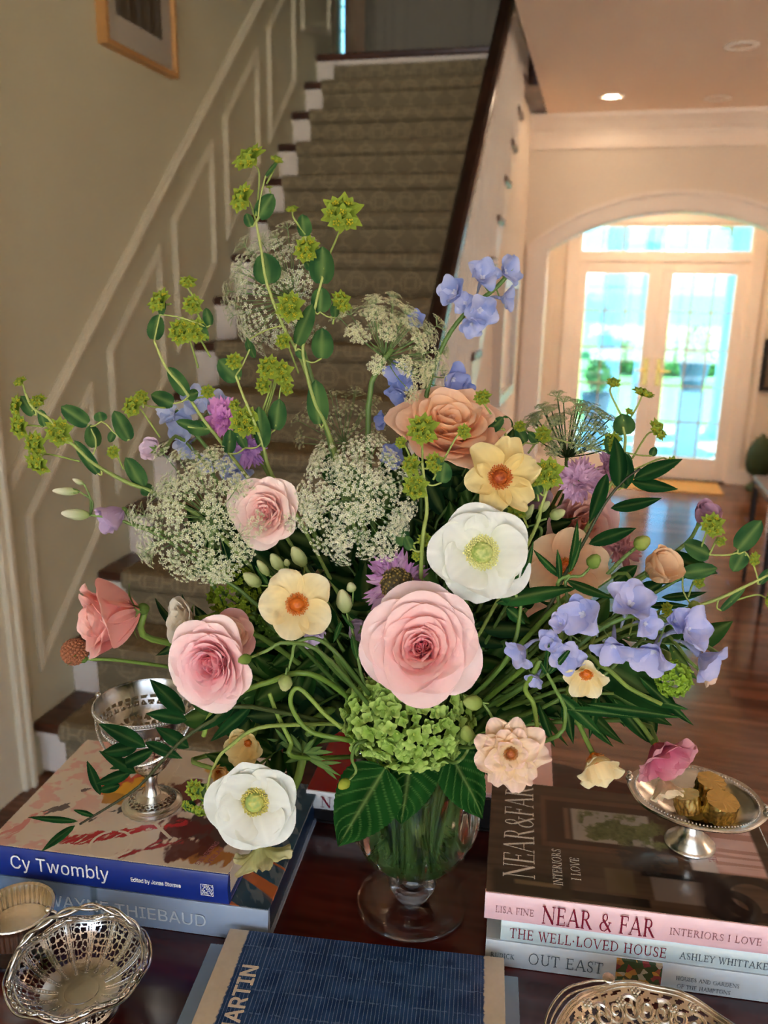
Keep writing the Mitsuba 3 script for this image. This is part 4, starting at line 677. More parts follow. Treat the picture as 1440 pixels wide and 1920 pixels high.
# compote on the right stack
c3, Z3 = (0.157, 0.923), 0.9150; ca, sa = math.cos(-0.2), math.sin(-0.2)
k = thing('silver_compote', 'oval polished silver compote on a pedestal foot standing on the brown photo book', 'dish')
put(part(k, 'foot'), lathe([(0.028, Z3), (0.0295, Z3 + 0.001), (0.0295, Z3 + 0.003), (0.027, Z3 + 0.006), (0.02, Z3 + 0.011), (0.013, Z3 + 0.018), (0.0095, Z3 + 0.028), (0.0095, Z3 + 0.036), (0.0125, Z3 + 0.041), (0, Z3 + 0.041)], 56, 0, c3), 'm_silver', 60)
ov = [(0, 0.0405), (0.016, 0.041), (0.035, 0.046), (0.052, 0.0545), (0.064, 0.063), (0.0685, 0.066), (0.073, 0.0665), (0.0765, 0.0675), (0.078, 0.066), (0.0765, 0.064), (0.07, 0.0628), (0.065, 0.0595), (0.053, 0.051), (0.036, 0.0432), (0.018, 0.039), (0, 0.0385)]
v, f = lathe(ov, 96); vx, vy = v[:, 0].copy(), v[:, 1] * 0.86
sw_ = 1 + 0.012 * np.cos(8 * np.arctan2(vy, vx)) * np.clip((np.hypot(vx, vy) - 0.05) / 0.02, 0, 1); vx, vy = vx * sw_, vy * sw_
v = np.stack([c3[0] + vx * ca - vy * sa, c3[1] + vx * sa + vy * ca, Z3 + v[:, 2]], 1); put(part(k, 'bowl'), (v, f), 'm_silver', 60)
a_ = np.arange(110) * 2 * np.pi / 110; rp = np.stack([c3[0] + 0.069 * np.cos(a_) * ca - 0.0595 * np.sin(a_) * sa, c3[1] + 0.069 * np.cos(a_) * sa + 0.0595 * np.sin(a_) * ca, np.full(110, Z3 + 0.0675)], 1)
put(part(k, 'rim_beading'), beads(rp, 0.0012, 1), 'm_silver', 50)
for sgn in (-1, 1):
    e = np.array([c3[0] + sgn * 0.0765 * ca, c3[1] + sgn * 0.0765 * sa, Z3 + 0.068]); put(part(k, 'handle_lug'), join([beads([e], 0.0048, 2), beads([e + [0, 0.007, 0.002], e + [0, -0.007, 0.002]], 0.0028, 2)]), 'm_silver', 50)
def bark(L, r, seed, c, axis, n=64, m=16):
    a = np.arange(n) * 2 * np.pi / n; ss = np.concatenate([[0, 0.0], np.linspace(0, 1, m), [1, 1.0]]); R = np.concatenate([[0, 0.8], np.ones(m), [0.8, 0.0]]); V = []
    for s, q in zip(ss, R):
        d = meshkit.fbm(np.stack([np.cos(a) * 7, np.sin(a) * 7, np.full(n, s * 2.0 + seed)], 1), 4) - 0.5; V.append(np.stack([np.cos(a) * r * q * (1 + 0.35 * d), np.sin(a) * r * q * (1 + 0.35 * d), np.full(n, (s - 0.5) * L) + (0.0012 * d if 0 < q < 1 else 0)], 1))
    V = np.vstack(V); q = grid_faces(len(ss), n); Zx = unit(axis); X = unit(np.cross(Zx, (0.3, 1, 0.1))); M = frame(c, X, np.cross(Zx, X), Zx); return xform((V, np.vstack([q[:, [0, 1, 2]], q[:, [0, 2, 3]]])), M)
for c, r, L, ax, lab in (((0.176, 0.952, 0.9765), 0.0165, 0.022, (0.1, -0.1, 1), 'gold bark-textured nugget at the back of the silver compote'), ((0.148, 0.919, 0.9735), 0.015, 0.020, (-0.25, 0.1, 1), 'gold bark-textured nugget at the front left inside the compote'), ((0.183, 0.912, 0.977), 0.0185, 0.022, (0.12, -0.15, 1), 'larger gold bark-textured nugget at the front right inside the compote')):
    k = thing('gold_nugget', lab, 'ornament', 'gold nuggets in the compote'); put(k, bark(L, r, r * 900, np.array(c), ax), 'm_gold', 40)
# openwork dish at the lower right edge
c4 = (0.112, 0.655)
k = thing('openwork_dish', 'ornate openwork silver dish with scrolled rim at the bottom right corner', 'dish')
sc4 = lambda a: 1 + 0.03 * np.abs(np.sin(5 * a)) ** 0.7
def dp(t, s): r = 0.040 + 0.058 * s * (1 + (sc4(t) - 1) * s ** 2); z = 0.832 + 0.026 * s ** 1.3 + 0.002 * np.cos(10 * t) * s ** 3; return np.stack([c4[0] + r * np.cos(t), c4[1] + r * np.sin(t), z], -1)
def dh(t, s):
    f, g = cells(t / (2 * np.pi) * 46 + 0.8 * np.sin(s * 7), s * 6, 46); return (s > 0.1) & (s < 0.9) & (g - f > 0.36)
put(part(k, 'bowl'), pierced(dp, 40, 400, dh, 0.0016), 'm_gilt', 40)
put(part(k, 'floor'), lathe([(0, 0.8315), (0.041, 0.832), (0.041, 0.8335), (0, 0.833)], 64, 0, c4), 'm_gilt', 40)
put(part(k, 'foot'), lathe([(0.03, 0.832), (0.032, TZ + 0.003), (0.036, TZ + 0.0004), (0.033, TZ + 0.0004), (0.029, 0.83)], 64, 0, c4), 'm_gilt', 40)
rim = dp(aa, np.ones(240)); put(part(k, 'rim'), join([closed_tube(rim, 0.0018), closed_tube(dp(aa, np.full(240, 0.93)) + [0, 0, 0.0012], 0.001)]), 'm_gilt', 50)
def scroll(cx, t0, R, turns, sgn, s0):
    q = np.linspace(0, 1, 26); a = sgn * q * turns * 2 * np.pi; r = R * (1 - 0.85 * q); tt = cx + r * np.cos(a + t0) / 0.085; ss = s0 + r * np.sin(a + t0) / 0.06; return dp(tt, np.clip(ss, 0.02, 0.99)) + [0, 0, 0.0016]
rs = np.random.default_rng(3)
for i in range(30):
    a0 = i * 2 * np.pi / 30; put(part(k, 'scroll'), join([tube(scroll(a0, 1.0, 0.0115, 1.5, 1 if i % 2 else -1, 0.62), np.linspace(0.0024, 0.0011, 26), 6), tube(scroll(a0 + 0.15, 4.0, 0.008, 1.3, -1 if i % 2 else 1, 0.28), np.linspace(0.002, 0.001, 26), 6)]), 'm_gilt', 50)
for i in range(30):
    a0 = (i + 0.5) * 2 * np.pi / 30; p = dp(np.array([a0]), np.array([(0.72, 0.4, 0.86)[i % 3]]))[0] + [0, 0, 0.002]
    put(part(k, 'rosette'), join([beads([p], 0.0022, 1), beads([p + 0.0036 * np.array([np.cos(b), np.sin(b), 0.12]) for b in np.arange(6) * np.pi / 3], 0.0019, 1)]), 'm_gilt', 50)
hp = smooth_path([(0.012, 0.63, 0.86), (0.005, 0.67, 0.868), (0.02, 0.705, 0.874), (0.045, 0.722, 0.876), (0.062, 0.727, 0.877)], 24); put(part(k, 'handle'), join([tube(hp, 0.0013, 8), tube(hp + [0.004, -0.006, 0], 0.0009, 6), lathe([(0, 0), (0.006, 0), (0.0066, 0.001), (0.006, 0.0022), (0, 0.0026)], 20, 0.8785, (0.064, 0.728))]), 'm_gilt', 50)

# ---------------------------------------------------------------- the glass vase
VC_ = np.array([-0.166, 0.854]); flut = lambda a, z: 1 + 0.022 * np.cos(14 * a) * np.clip((z - 0.05) / 0.02, 0, 1) * np.clip((0.2 - z) / 0.04, 0, 1)
outer_p = [(0, 0.0006), (0.0655, 0.0006), (0.0675, 0.0018), (0.068, 0.0034), (0.0672, 0.005), (0.0652, 0.0056), (0.062, 0.0048), (0.05, 0.0062), (0.03, 0.009), (0.021, 0.012), (0.022, 0.0176), (0.0275, 0.0246), (0.0295, 0.0331), (0.0275, 0.047), (0.023, 0.0515), (0.026, 0.055), (0.044, 0.065), (0.06, 0.079), (0.071, 0.098), (0.0765, 0.121), (0.0775, 0.141), (0.076, 0.161), (0.073, 0.181), (0.0725, 0.201), (0.075, 0.221), (0.0755, 0.223), (0.074, 0.2238)]
inner_p = [(0.0725, 0.223), (0.0697, 0.201)]
water_p = [(0.0697, 0.201), (0.07, 0.181), (0.073, 0.161), (0.0745, 0.141), (0.0735, 0.121), (0.068, 0.1), (0.057, 0.082), (0.041, 0.0685), (0.022, 0.0585), (0.018, 0.052), (0.02, 0.0385), (0.012, 0.0292), (0, 0.0269)]
k = thing('glass_vase', 'clear footed glass vase with a fluted bowl holding the flowers', 'vase')
put(part(k, 'bowl'), lathe(outer_p + inner_p, 112, TZ, VC_, flut), 'm_glass', 60)
scene['m_waterglass'] = {'type': 'dielectric', 'int_ior': 1.33, 'ext_ior': 1.5}; scene['m_watertop'] = {'type': 'dielectric', 'int_ior': 1.33, 'ext_ior': 1.0}
k = thing('vase_water', 'clear water filling the glass vase', 'water')
put(part(k, 'body'), lathe(water_p[::-1], 112, TZ, VC_, flut), 'm_waterglass', 60)
put(part(k, 'surface'), lathe([(0.0697, 0.201), (0, 0.201)], 112, TZ, VC_, flut), 'm_watertop', 60)

# ---------------------------------------------------------------- flowers: materials and builders
scene['m_petal'] = {'type': 'principledthin', 'base_color': VC, 'roughness': 0.55, 'spec_trans': 0.0, 'diff_trans': 0.42, 'eta': 1.35, 'sheen': 0.2}
scene['m_satin'] = {'type': 'principledthin', 'base_color': VC, 'roughness': 0.32, 'spec_trans': 0.0, 'diff_trans': 0.5, 'eta': 1.45}
scene['m_leaf'] = {'type': 'principledthin', 'base_color': VC, 'roughness': 0.36, 'spec_trans': 0.0, 'diff_trans': 0.3, 'eta': 1.45}
scene['m_stem'] = {'type': 'twosided', 'bsdf': {'type': 'principled', 'base_color': VC, 'roughness': 0.45, 'specular': 0.4}}
RT, TOW = np.array([0.971, 0.239, 0]), np.array([0.239, -0.971, 0])
def face(a, b, c): return unit(a * RT + b * UP + c * TOW)
MOUTH = np.array([VC_[0], VC_[1], TZ + 0.211])
R_ = np.random.default_rng(2024)
def basis(axis, roll=0.0):
    Z = unit(axis); X = np.cross(UP, Z); X = unit(X) if np.linalg.norm(X) > 1e-3 else RT; Y = np.cross(Z, X); c, s = math.cos(roll), math.sin(roll)
    return np.stack([c * X + s * Y, -s * X + c * Y, Z], 1)
def petal(L, W, p0, p1, pw=1.0, cup=0.6, ruf=0.03, curl=0.0, peak=0.6, rnd=0.3, tipw=0.15, point=0.0, n=9, m=7, rg=R_, notch=0.0, r0=0.0, z0=0.0):
    s, t = np.meshgrid(np.linspace(0, 1, n), np.linspace(-1, 1, m), indexing='ij'); at = np.abs(t)
    f = np.sin(np.pi / 2 * np.clip(s / peak, 0.0, 1)) ** 0.75 * (1 - tipw * np.clip((s - peak) / (1 - peak), 0, 1) ** 2 - point * np.clip((s - peak) / (1 - peak), 0, 1) ** 1.5)
    f = np.maximum(f, 0.06); se = s * (1 - rnd * at ** 2 * s) + notch * 0.12 * np.cos(t * 9) * s ** 3
    S = np.linspace(0, 1.15, 40); ph = np.radians(p0 + (p1 - p0) * S ** pw) + np.radians(curl) * np.clip((S - 0.68) / 0.4, 0, 1.2) ** 1.3
    ir, iz = np.concatenate([[0], np.cumsum(np.sin(ph[:-1]))]) * L * 1.15 / 39, np.concatenate([[0], np.cumsum(np.cos(ph[:-1]))]) * L * 1.15 / 39
    r, z, q = np.interp(se, S, ir), np.interp(se, S, iz), np.interp(se, S, ph)
    w = W * f; k = cup / max(W, 1e-9); y = np.sin(k * w * t) / k if cup > 0.01 else w * t; d = (1 - np.cos(k * w * t)) / k if cup > 0.01 else 0 * t
    ox, oy = rg.uniform(0, 99, 2); nz = meshkit.noise(np.stack([s * 2.6 + ox, t * 1.8 + oy, 0 * s], -1)) - 0.5 + 0.35 * (meshkit.noise(np.stack([s * 5 + oy, t * 6 + ox, 0 * s], -1)) - 0.5)
    d = d + nz * ruf * 4 * L * s ** 1.5 + ruf * 0.35 * L * np.sin(t * (5 + 3 * math.sin(ox)) + oy) * s ** 2 + ruf * 0.12 * L * np.sin(t * 17 + ox) * s * (1 - 0.5 * s)
    v = np.stack([r + r0 - d * np.cos(q), y, z + z0 + d * np.sin(q)], -1).reshape(-1, 3)
    i, j = np.meshgrid(np.arange(n - 1), np.arange(m - 1), indexing='ij'); i, j = i.ravel(), j.ravel(); a = i * m + j
    return v, np.vstack([np.stack([a, a + m, a + m + 1], 1), np.stack([a, a + m + 1, a + 1], 1)]), se.ravel(), t.ravel(), nz.ravel()
def spin(v, az): c, s = math.cos(az), math.sin(az); return np.stack([v[:, 0] * c - v[:, 1] * s, v[:, 0] * s + v[:, 1] * c, v[:, 2]], 1)
def tone(c0, c1, x): x = np.clip(x, 0, 1)[:, None]; return lin(c0) * (1 - x) + lin(c1) * x
def merge(items):
    v, f, c, k = [], [], [], 0
    for a, b, d in items: v.append(a); f.append(b + k); c.append(d); k += len(a)
    return np.vstack(v), np.vstack(f), np.vstack(c)
def ball(c, r, col, sub=1, sq=(1, 1, 1)):
    b = trimesh.creation.icosphere(sub, 1.0); return b.vertices * (r * np.array(sq)) + c, np.array(b.faces), np.tile(lin(col), (len(b.vertices), 1))
STEMC, STEMD = (116, 144, 62), (62, 92, 38)
def stem_part(key, pts, r, c=STEMC, c2=None, n=20, sides=7, name='stem'):
    p = smooth_path(pts, n); v, f = tube(p, np.linspace(r, max(r * 1.2, 0.0026 if name == 'stem' else 0), len(p)), sides); x = np.concatenate([np.repeat(np.linspace(0, 1, len(p)), sides), [0, 1]])
    put(part(key, name), (v, f), 'm_stem', True, color=tone(c, c2 or STEMD, x * 1.2))
SLOT = [0]
def to_vase(b, axis, k=0.35, spread=0.045, way=None):
    "way points of a stem from a flower base into the vase"
    a = R_.uniform(0, 2 * np.pi); q = R_.uniform(0.1, 1) ** 0.5 * spread; m = MOUTH + [q * np.cos(a), q * np.sin(a), 0.0]
    out = unit(np.array([b[0] - MOUTH[0], b[1] - MOUTH[1], 0.0])); SLOT[0] += 1; qs = ((SLOT[0] * 0.618) % 1) ** 0.5; oa = math.atan2(out[1], out[0]) + R_.normal() * 0.35; m = MOUTH + [qs * 0.058 * math.cos(oa), qs * 0.058 * math.sin(oa), 0]
    d = np.linalg.norm(b - m); low = np.array([2 * VC_[0] - m[0], 2 * VC_[1] - m[1], 0]) * 0 + np.array([VC_[0], VC_[1], 0]) - (m - [VC_[0], VC_[1], 0]) * [0.55, 0.55, 0]; low[:2] = VC_ + (m[:2] - VC_) * 0.55 + R_.normal(size=2) * 0.004; low[2] = TZ + R_.uniform(0.066, 0.09)
    mid = [b - axis * min(k * d, 0.07)] if way is None else [np.array(w_) for w_ in way]
    return [b] + mid + [m + [0, 0, 0.03], m, low]
SEP = (96, 124, 60)
def calyx(key, b, B, r, L, n=5, c=SEP, open_=70):
    it = [ball(np.zeros(3), r, c, 2, (1, 1, 1.1))]
    for i in range(n):
        v, f, s, t, z = petal(L, L * 0.2, 30, open_, cup=0.5, peak=0.35, point=0.9, rnd=0.0, n=6, m=3); v = spin(v, i * 2 * np.pi / n + 0.3); it.append((v, f, tone((88, 118, 58), (120, 146, 78), s)))
    v, f, c_ = merge(it); put(part(key, 'calyx'), (v @ B.T + b, f), 'm_leaf', True, color=c_)
def rose(label, c, R, axis, cin, cmid, cout, n=34, tight=0.0, curl=14, deep=0.72, roll=0.0, group='garden roses', way=None, edge=None, outer=95, pt=0.0, squash=1.0, nstem=True, zlift=0.34, seed=1, base='garden_rose', stem_r=0.0028):
    k = thing(base, label, 'rose', group); B = basis(axis, roll); rg = np.random.default_rng(seed); b = np.array(c) - unit(axis) * R * zlift
    for i in range(n):
        q = (i / (n - 1)) ** 1.25; e = q ** 1.35
        L = R * (deep * 0.82 + (1.12 - deep * 0.82) * e) * rg.uniform(0.95, 1.05); W = R * (0.17 + 0.40 * q ** 0.9) * rg.uniform(0.92, 1.08)
        p0, p1 = (2 + (46 - 26 * tight) * e + rg.normal() * 5 * (1 - q)), (-14 + 16 * (1 - tight) * q + (outer - 0) * (q ** 1.5) * (1 - 0.42 * tight) + rg.normal() * 3)
        v, f, s, t, z = petal(L, W, p0, p1, 0.9, cup=1.35 - 0.85 * q, ruf=0.024 + 0.022 * (1 - q), curl=curl * q + rg.normal() * 4, peak=0.66, rnd=0.22, tipw=0.12, point=pt * q, n=10 if q > 0.3 else 8, m=9 if q > 0.3 else 7, rg=rg, r0=R * (0.012 + 0.05 * rg.uniform() * (1 - q)))
        az = i * 2.39996 + rg.normal() * 0.18; v = spin(v, az); v[:, 2] *= squash
        cc = tone(cin, cmid, np.full(len(s), q * 2)) if q < 0.5 else tone(cmid, cout, np.full(len(s), q * 2 - 1))
        cc = cc * (1 - (1 - s)[:, None] ** 1.5 * np.array([0.03, 0.26, 0.22]) * (1 - 0.4 * q)) + 0.03 * z[:, None]; cc = cc + (1 - cc) * (np.clip((s - 0.82) / 0.18, 0, 1) ** 1.5 * 0.22)[:, None]
        if edge is not None: cc = cc + (lin(edge) - cc) * (np.clip((s - 0.72) / 0.28, 0, 1) ** 2 * 0.6 * q)[:, None]
        put(part(k, 'petal'), (v @ B.T + b, f), 'm_petal', True, color=np.clip(cc, 0, 1))
    calyx(k, b - unit(axis) * R * 0.03, B, R * 0.1, R * 0.55, open_=110)
    if nstem: stem_part(k, to_vase(b - unit(axis) * R * 0.08, unit(axis), way=way), stem_r)
    return k
def open_flower(base, cat, label, c, R, axis, rows, colour, centre, group, seed=1, roll=0.0, way=None, mat='m_petal', stem_r=0.0024, zlift=0.12, stem=True, calyx_=True, base_c=None):
    "rows: list of (count, L, W, p0, p1, curl, cup, ruf, rnd, point, phase)"
    k = thing(base, label, cat, group); B = basis(axis, roll); rg = np.random.default_rng(seed); b = np.array(c) - unit(axis) * R * zlift
    for (n, Lf, Wf, p0, p1, cu, cp, rf, rd, pt, ph) in rows:
        for i in range(n):
            v, f, s, t, z = petal(R * Lf * rg.uniform(0.93, 1.05), R * Wf * rg.uniform(0.92, 1.08), p0 + rg.normal() * 4, p1 + rg.normal() * 5, 0.8, cup=cp, ruf=rf, curl=cu + rg.normal() * 12, peak=0.68, rnd=rd, point=pt, n=13, m=15, rg=rg, r0=R * 0.05)
            v = spin(v, (i + ph) * 2 * np.pi / n + rg.normal() * 0.06); cc = tone(base_c or colour[0], colour[0], s * 2.2); x = np.clip((s - 0.45) / 0.55, 0, 1)[:, None]; cc = cc * (1 - x) + lin(colour[1]) * x; cc = cc * (1 + 0.14 * z[:, None]) * (1 - 0.06 * np.abs(np.sin(t * 13))[:, None])
            put(part(k, 'petal'), (v @ B.T + b, f), mat, True, color=np.clip(cc, 0, 1))
    kind, r, c1, c2 = centre
    if kind:
        zc = R * 0.17; it = [ball((0, 0, 0), r * 0.62, c1, 3, (1, 1, 0.8))]
        bb = it[0]; nn_ = meshkit.noise(bb[0] / r * 9) ; it[0] = (bb[0] * (1 + 0.12 * (nn_[:, None] - 0.5)) + [0, 0, zc], bb[1], tone(c1, c2, nn_ * 1.2 - 0.2))
        put(part(k, 'pistil'), ((it[0][0]) @ B.T + b, it[0][1]), 'm_stem', True, color=it[0][2])
        sm = []; ns = 130 if kind == 'anemone' else 90
        for i in range(ns):
            a = i * 2.39996; q = (i + 0.5) / ns; rr = r * (0.62 + 0.42 * q); h = R * (0.10 + 0.07 * rg.uniform()) * (1 - 0.5 * q)
            p = np.array([[np.cos(a) * r * 0.45, np.sin(a) * r * 0.45, R * 0.03], [np.cos(a) * rr * 0.85, np.sin(a) * rr * 0.85, zc * 0.75 + h * 0.6], [np.cos(a) * rr, np.sin(a) * rr, zc * 0.8 + h * 0.8]]); v, f = tube(p, r * 0.028, 3, False); sm.append((v, f, np.tile(lin(c2), (len(v), 1)))); sm.append(ball(p[-1], r * 0.07, c2, 0))
        v, f, c_ = merge(sm); kk = part(k, 'stamens'); put(kk, (v @ B.T + b, f), 'm_stem', False, color=c_); labels[kk] = {'kind': 'stuff'}
    if calyx_: calyx(k, b - unit(axis) * R * 0.03, B, R * 0.09, R * 0.3)
    if stem: stem_part(k, to_vase(b - unit(axis) * R * 0.06, unit(axis), way=way), stem_r)
    return k
def leaf_mesh(b, tip, w, nrm=None, fold=0.25, droop=0.12, shape='lance', n=11, m=9, ca=(34, 74, 34), cb=(62, 104, 50), vein=0.3, serr=0.0, curlside=0.0):
    b, tip = np.array(b), np.array(tip); L = np.linalg.norm(tip - b); Y = (tip - b) / L; N = np.array(nrm) if nrm is not None else face(0, 0.5, 0.9); N = N - Y * (N @ Y); N = unit(N) if np.linalg.norm(N) > 1e-3 else unit(np.cross(Y, RT)); X = np.cross(Y, N)
    s, t = np.meshgrid(np.linspace(0, 1, n), np.linspace(-1, 1, m), indexing='ij')
    if shape == 'lance': f = np.sin(np.pi * s ** 0.8) ** 0.85
    elif shape == 'round': f = np.sqrt(np.clip(1 - (2 * np.clip(s * 0.96 + 0.045, 0, 1) - 1) ** 2, 0, 1)) * (1.05 - 0.25 * s)
    else: f = np.sin(np.pi * s ** 0.62) ** 0.8 * np.where(s > 0.8, 1 - 1.2 * (s - 0.8), 1)
    f = np.maximum(f, 0.03); wob = meshkit.noise(np.stack([s * 3 + L * 997, t * 2 + b[0] * 97, 0 * s], -1)) - 0.5
    if serr: f = f * (1 + serr * np.abs(np.sin(s * 60)) * (np.abs(t) > 0.9))
    x, h = w * f * t, -fold * w * f * t ** 2 + droop * L * (s - s ** 2) * 1.5 - curlside * L * s ** 2 + wob * 0.10 * w * (0.4 + s)
    if shape == 'heart': h = h - w * 0.035 * np.clip(1 - np.abs(np.mod(s * 6.5 - np.abs(t) * 2.2, 1) - 0.5) / 0.25, 0, 1) * (1 - 0.5 * np.abs(t)) * np.sin(np.pi * s)
    v = (b + Y * (s * L)[..., None] + X * x[..., None] + N * h[..., None]).reshape(-1, 3)
    i, j = np.meshgrid(np.arange(n - 1), np.arange(m - 1), indexing='ij'); a = (i * m + j).ravel(); F_ = np.vstack([np.stack([a, a + m, a + m + 1], 1), np.stack([a, a + m + 1, a + 1], 1)])
    c = tone(ca, cb, (wob * 1.2 + 0.35).ravel()); mid = np.clip(1 - np.abs(t) * m / 2.6, 0, 1).ravel()[:, None]
    c = c * (1 - vein * mid) + lin((150, 172, 100)) * vein * mid
    if shape == 'heart':
        vv = np.clip(1 - np.abs(np.mod(s * 6.5 - np.abs(t) * 2.2, 1) - 0.5) / 0.10, 0, 1).ravel()[:, None] * 0.38; c = c * (1 - vv) + lin((110, 150, 80)) * vv
    return v, F_, c
def leaf(key, b, tip, w, name='leaf', mat='m_leaf', **kw):
    v, f, c = leaf_mesh(b, tip, w, **kw); return put(part(key, name), (v, f), mat, True, color=c)
def bract_head(key, c, r, axis, stem_to=None, seed=0, name='flower_head'):
    rg = np.random.default_rng(seed + 100); B = basis(axis); it = []; nh = 6
    cols = ((104, 134, 46), (148, 168, 66))
    for j in range(nh):
        oc = np.array([np.cos(j * 1.05), np.sin(j * 1.05), 0]) * r * 0.5 * (j > 0) + [0, 0, r * 0.22]; rr = r * 0.55
        ax = unit(np.array([oc[0], oc[1], r * 0.9])); Bj = basis(ax)
        for i in range(5):
            v, f, s, t, z = petal(rr, rr * 0.36, 45, 62, cup=0.6, peak=0.45, point=0.85, rnd=0, n=5, m=3, rg=rg, ruf=0.01); v = spin(v, i * 1.2566 + j); it.append((v @ Bj.T + oc, f, tone(cols[0], cols[1], s)))
        for i in range(9):
            a = i * 2.4; q = (i / 9) ** 0.5 * rr * 0.36; it.append(ball(oc + Bj @ np.array([np.cos(a) * q, np.sin(a) * q, rr * 0.36]), rr * 0.10, (196, 184, 52) if rg.uniform() < 0.6 else (160, 164, 60), 0))
    for i in range(6):
        v, f, s, t, z = petal(r * 1.2, r * 0.36, 55, 88, cup=0.5, peak=0.42, point=0.88, rnd=0, n=6, m=3, rg=rg, ruf=0.02); it.append((spin(v, i * 1.047 + 0.4), f, tone((92, 122, 36), (142, 160, 60), s)))
    v, f, cc = merge(it); put(part(key, name), (v @ B.T + np.array(c) - unit(axis) * r * 0.25, f), 'm_leaf', False, color=cc)
    if stem_to is not None:
        s0 = np.array(c) - unit(axis) * r * 0.25; e = np.array(stem_to); stem_part(key, [s0, s0 - unit(axis) * 0.3 * np.linalg.norm(e - s0), e], 0.0009, (170, 180, 100), (140, 160, 80), 10, 5, 'branch')
def bupleurum(label, stem, leaves, heads, r=0.0013, group='yellow-green thoroughwax sprigs', seed=0, tail=True):
    k = thing('thoroughwax_sprig', label, 'foliage', group); p = [np.array(x) for x in stem]
    if tail: p = p + [MOUTH + (p[-1] - MOUTH) * [0.2, 0.2, 0.1] + [0, 0, 0.02], np.array([VC_[0] - (p[-1][0] - VC_[0]) * 0.1, VC_[1] - 0.01, TZ + 0.09])]
    stem_part(k, p, r, (168, 178, 98), (120, 146, 70), 40, 6)
    for i, a in enumerate(leaves):
        d = np.random.default_rng(seed * 31 + i); leaf(k, a[:3], a[3:6], a[6], nrm=face(d.normal() * 0.45, 0.45 + d.normal() * 0.25, 0.85), shape='round', fold=0.18, droop=0.05, n=10, m=7, ca=(40, 78, 46), cb=(78, 114, 62))
    pool = smooth_path(p, 60)[:46]
    for a in sorted(leaves, key=lambda a: np.linalg.norm(pool - np.array(a[:3]), axis=1).min()):
        b = np.array(a[:3]); dd = np.linalg.norm(pool - b, axis=1); j = int(np.argmin(dd))
        if dd[j] > 0.0035:
            br = smooth_path([b, (b + pool[j]) / 2 + (b - np.array(a[3:6])) * 0.12, pool[j]], 10); v, f = tube(br, 0.0009, 5); put(part(k, 'branch'), (v, f), 'm_stem', True, color=np.tile(lin((158, 170, 92)), (len(v), 1))); pool = np.vstack([pool, br])
    for i, h in enumerate(heads):
        d = np.random.default_rng(seed * 57 + i); bract_head(k, h[:3], h[3], face(h[4], h[5], h[6]), h[7:10] if len(h) > 7 else None, seed * 9 + i)
    return k
def umbel(label, c, R, axis, n=44, cap=1.15, fl=15, white=(238, 238, 222), seed=1, way=None, green=(110, 140, 84), deep=0.75, group="white lace flower umbels", irregular=0.12, stem_r=0.0022, fs=1.0, rw=1.0):
    k = thing('lace_flower', label, 'flower', group); rg = np.random.default_rng(seed); B = basis(axis); b = np.array(c) - unit(axis) * R * deep
    rays, flo = [], []
    for i in range(n):
        q = ((i + 0.5) / n) ** 0.5; a = i * 2.39996 + rg.normal() * 0.12; th = q * cap * (1 + rg.normal() * irregular * 0.5); d = np.array([np.sin(th) * np.cos(a), np.sin(th) * np.sin(a), np.cos(th)]); Lr = R * (1.0 + rg.normal() * irregular * 0.7)
        dd = d * Lr * np.array([1.0, 1.0, 1.0]); v, f = tube(smooth_path([(0, 0, 0), dd * 0.5 + np.array([0, 0, -0.04 * R]) * q, dd], 6), R * 0.0075 * rw, 4, False); rays.append((v, f, np.tile(lin(green), (len(v), 1))))
        Bm = basis(unit(d + np.array([0, 0, 0.35]))); ur = R * 0.185 * (0.85 + 0.3 * rg.uniform())
        for j in range(fl):
            qq = ((j + 0.5) / fl) ** 0.5; aa_ = j * 2.39996 + i; hd = Bm @ np.array([np.cos(aa_) * ur * qq, np.sin(aa_) * ur * qq, ur * 0.55 * (1.1 - 0.5 * qq ** 2)]) + rg.normal(size=3) * ur * 0.06; pt = dd + hd
            if j % 2 == 0: v, f = tube(np.array([dd, pt]), R * 0.004 * rw, 3, False); rays.append((v, f, np.tile(lin((150, 172, 120)), (len(v), 1))))
            fr = R * 0.042 * fs * rg.uniform(0.75, 1.25); Bf = basis(unit(Bm[:, 2] * 1.0 + hd / ur * 0.5 + rg.normal(size=3) * 0.15), rg.uniform(0, 6)); a5 = np.arange(5) * 1.2566
            P = np.vstack([[[0, 0, 0]]] + [np.array([[np.cos(x - 0.42) * 0.62, np.sin(x - 0.42) * 0.62, 0.18], [np.cos(x), np.sin(x), 0.22], [np.cos(x + 0.42) * 0.62, np.sin(x + 0.42) * 0.62, 0.18]]) for x in a5]) * fr
            F5 = np.vstack([[[0, 1 + 3 * x, 2 + 3 * x], [0, 2 + 3 * x, 3 + 3 * x]] for x in range(5)]); w_ = rg.uniform(0.86, 1.0); C5 = np.tile(lin(white) * w_, (16, 1)); C5[0] = lin((190, 196, 130)); flo.append((P @ Bf.T + pt, F5, C5))
    for nm, it, mt in (('rays', rays, 'm_stem'), ('florets', flo, 'm_petal')):
        v, f, cc = merge(it); kk = part(k, nm); put(kk, (v @ B.T + b, f), mt, False, color=cc); labels[kk] = {'kind': 'stuff'}
    it = []
    for i in range(9):
        v, f, s, t, z = petal(R * 0.34, R * 0.012, 70, 120, cup=0.1, peak=0.3, point=0.8, rnd=0, n=5, m=3, rg=rg); it.append((spin(v, i * 0.7), f, tone((96, 128, 66), (130, 156, 90), s)))
    v, f, cc = merge(it); put(part(k, 'bracts'), (v @ B.T + b, f), 'm_leaf', False, color=cc); stem_part(k, to_vase(b, unit(axis), way=way), stem_r, (110, 140, 74))
    return k
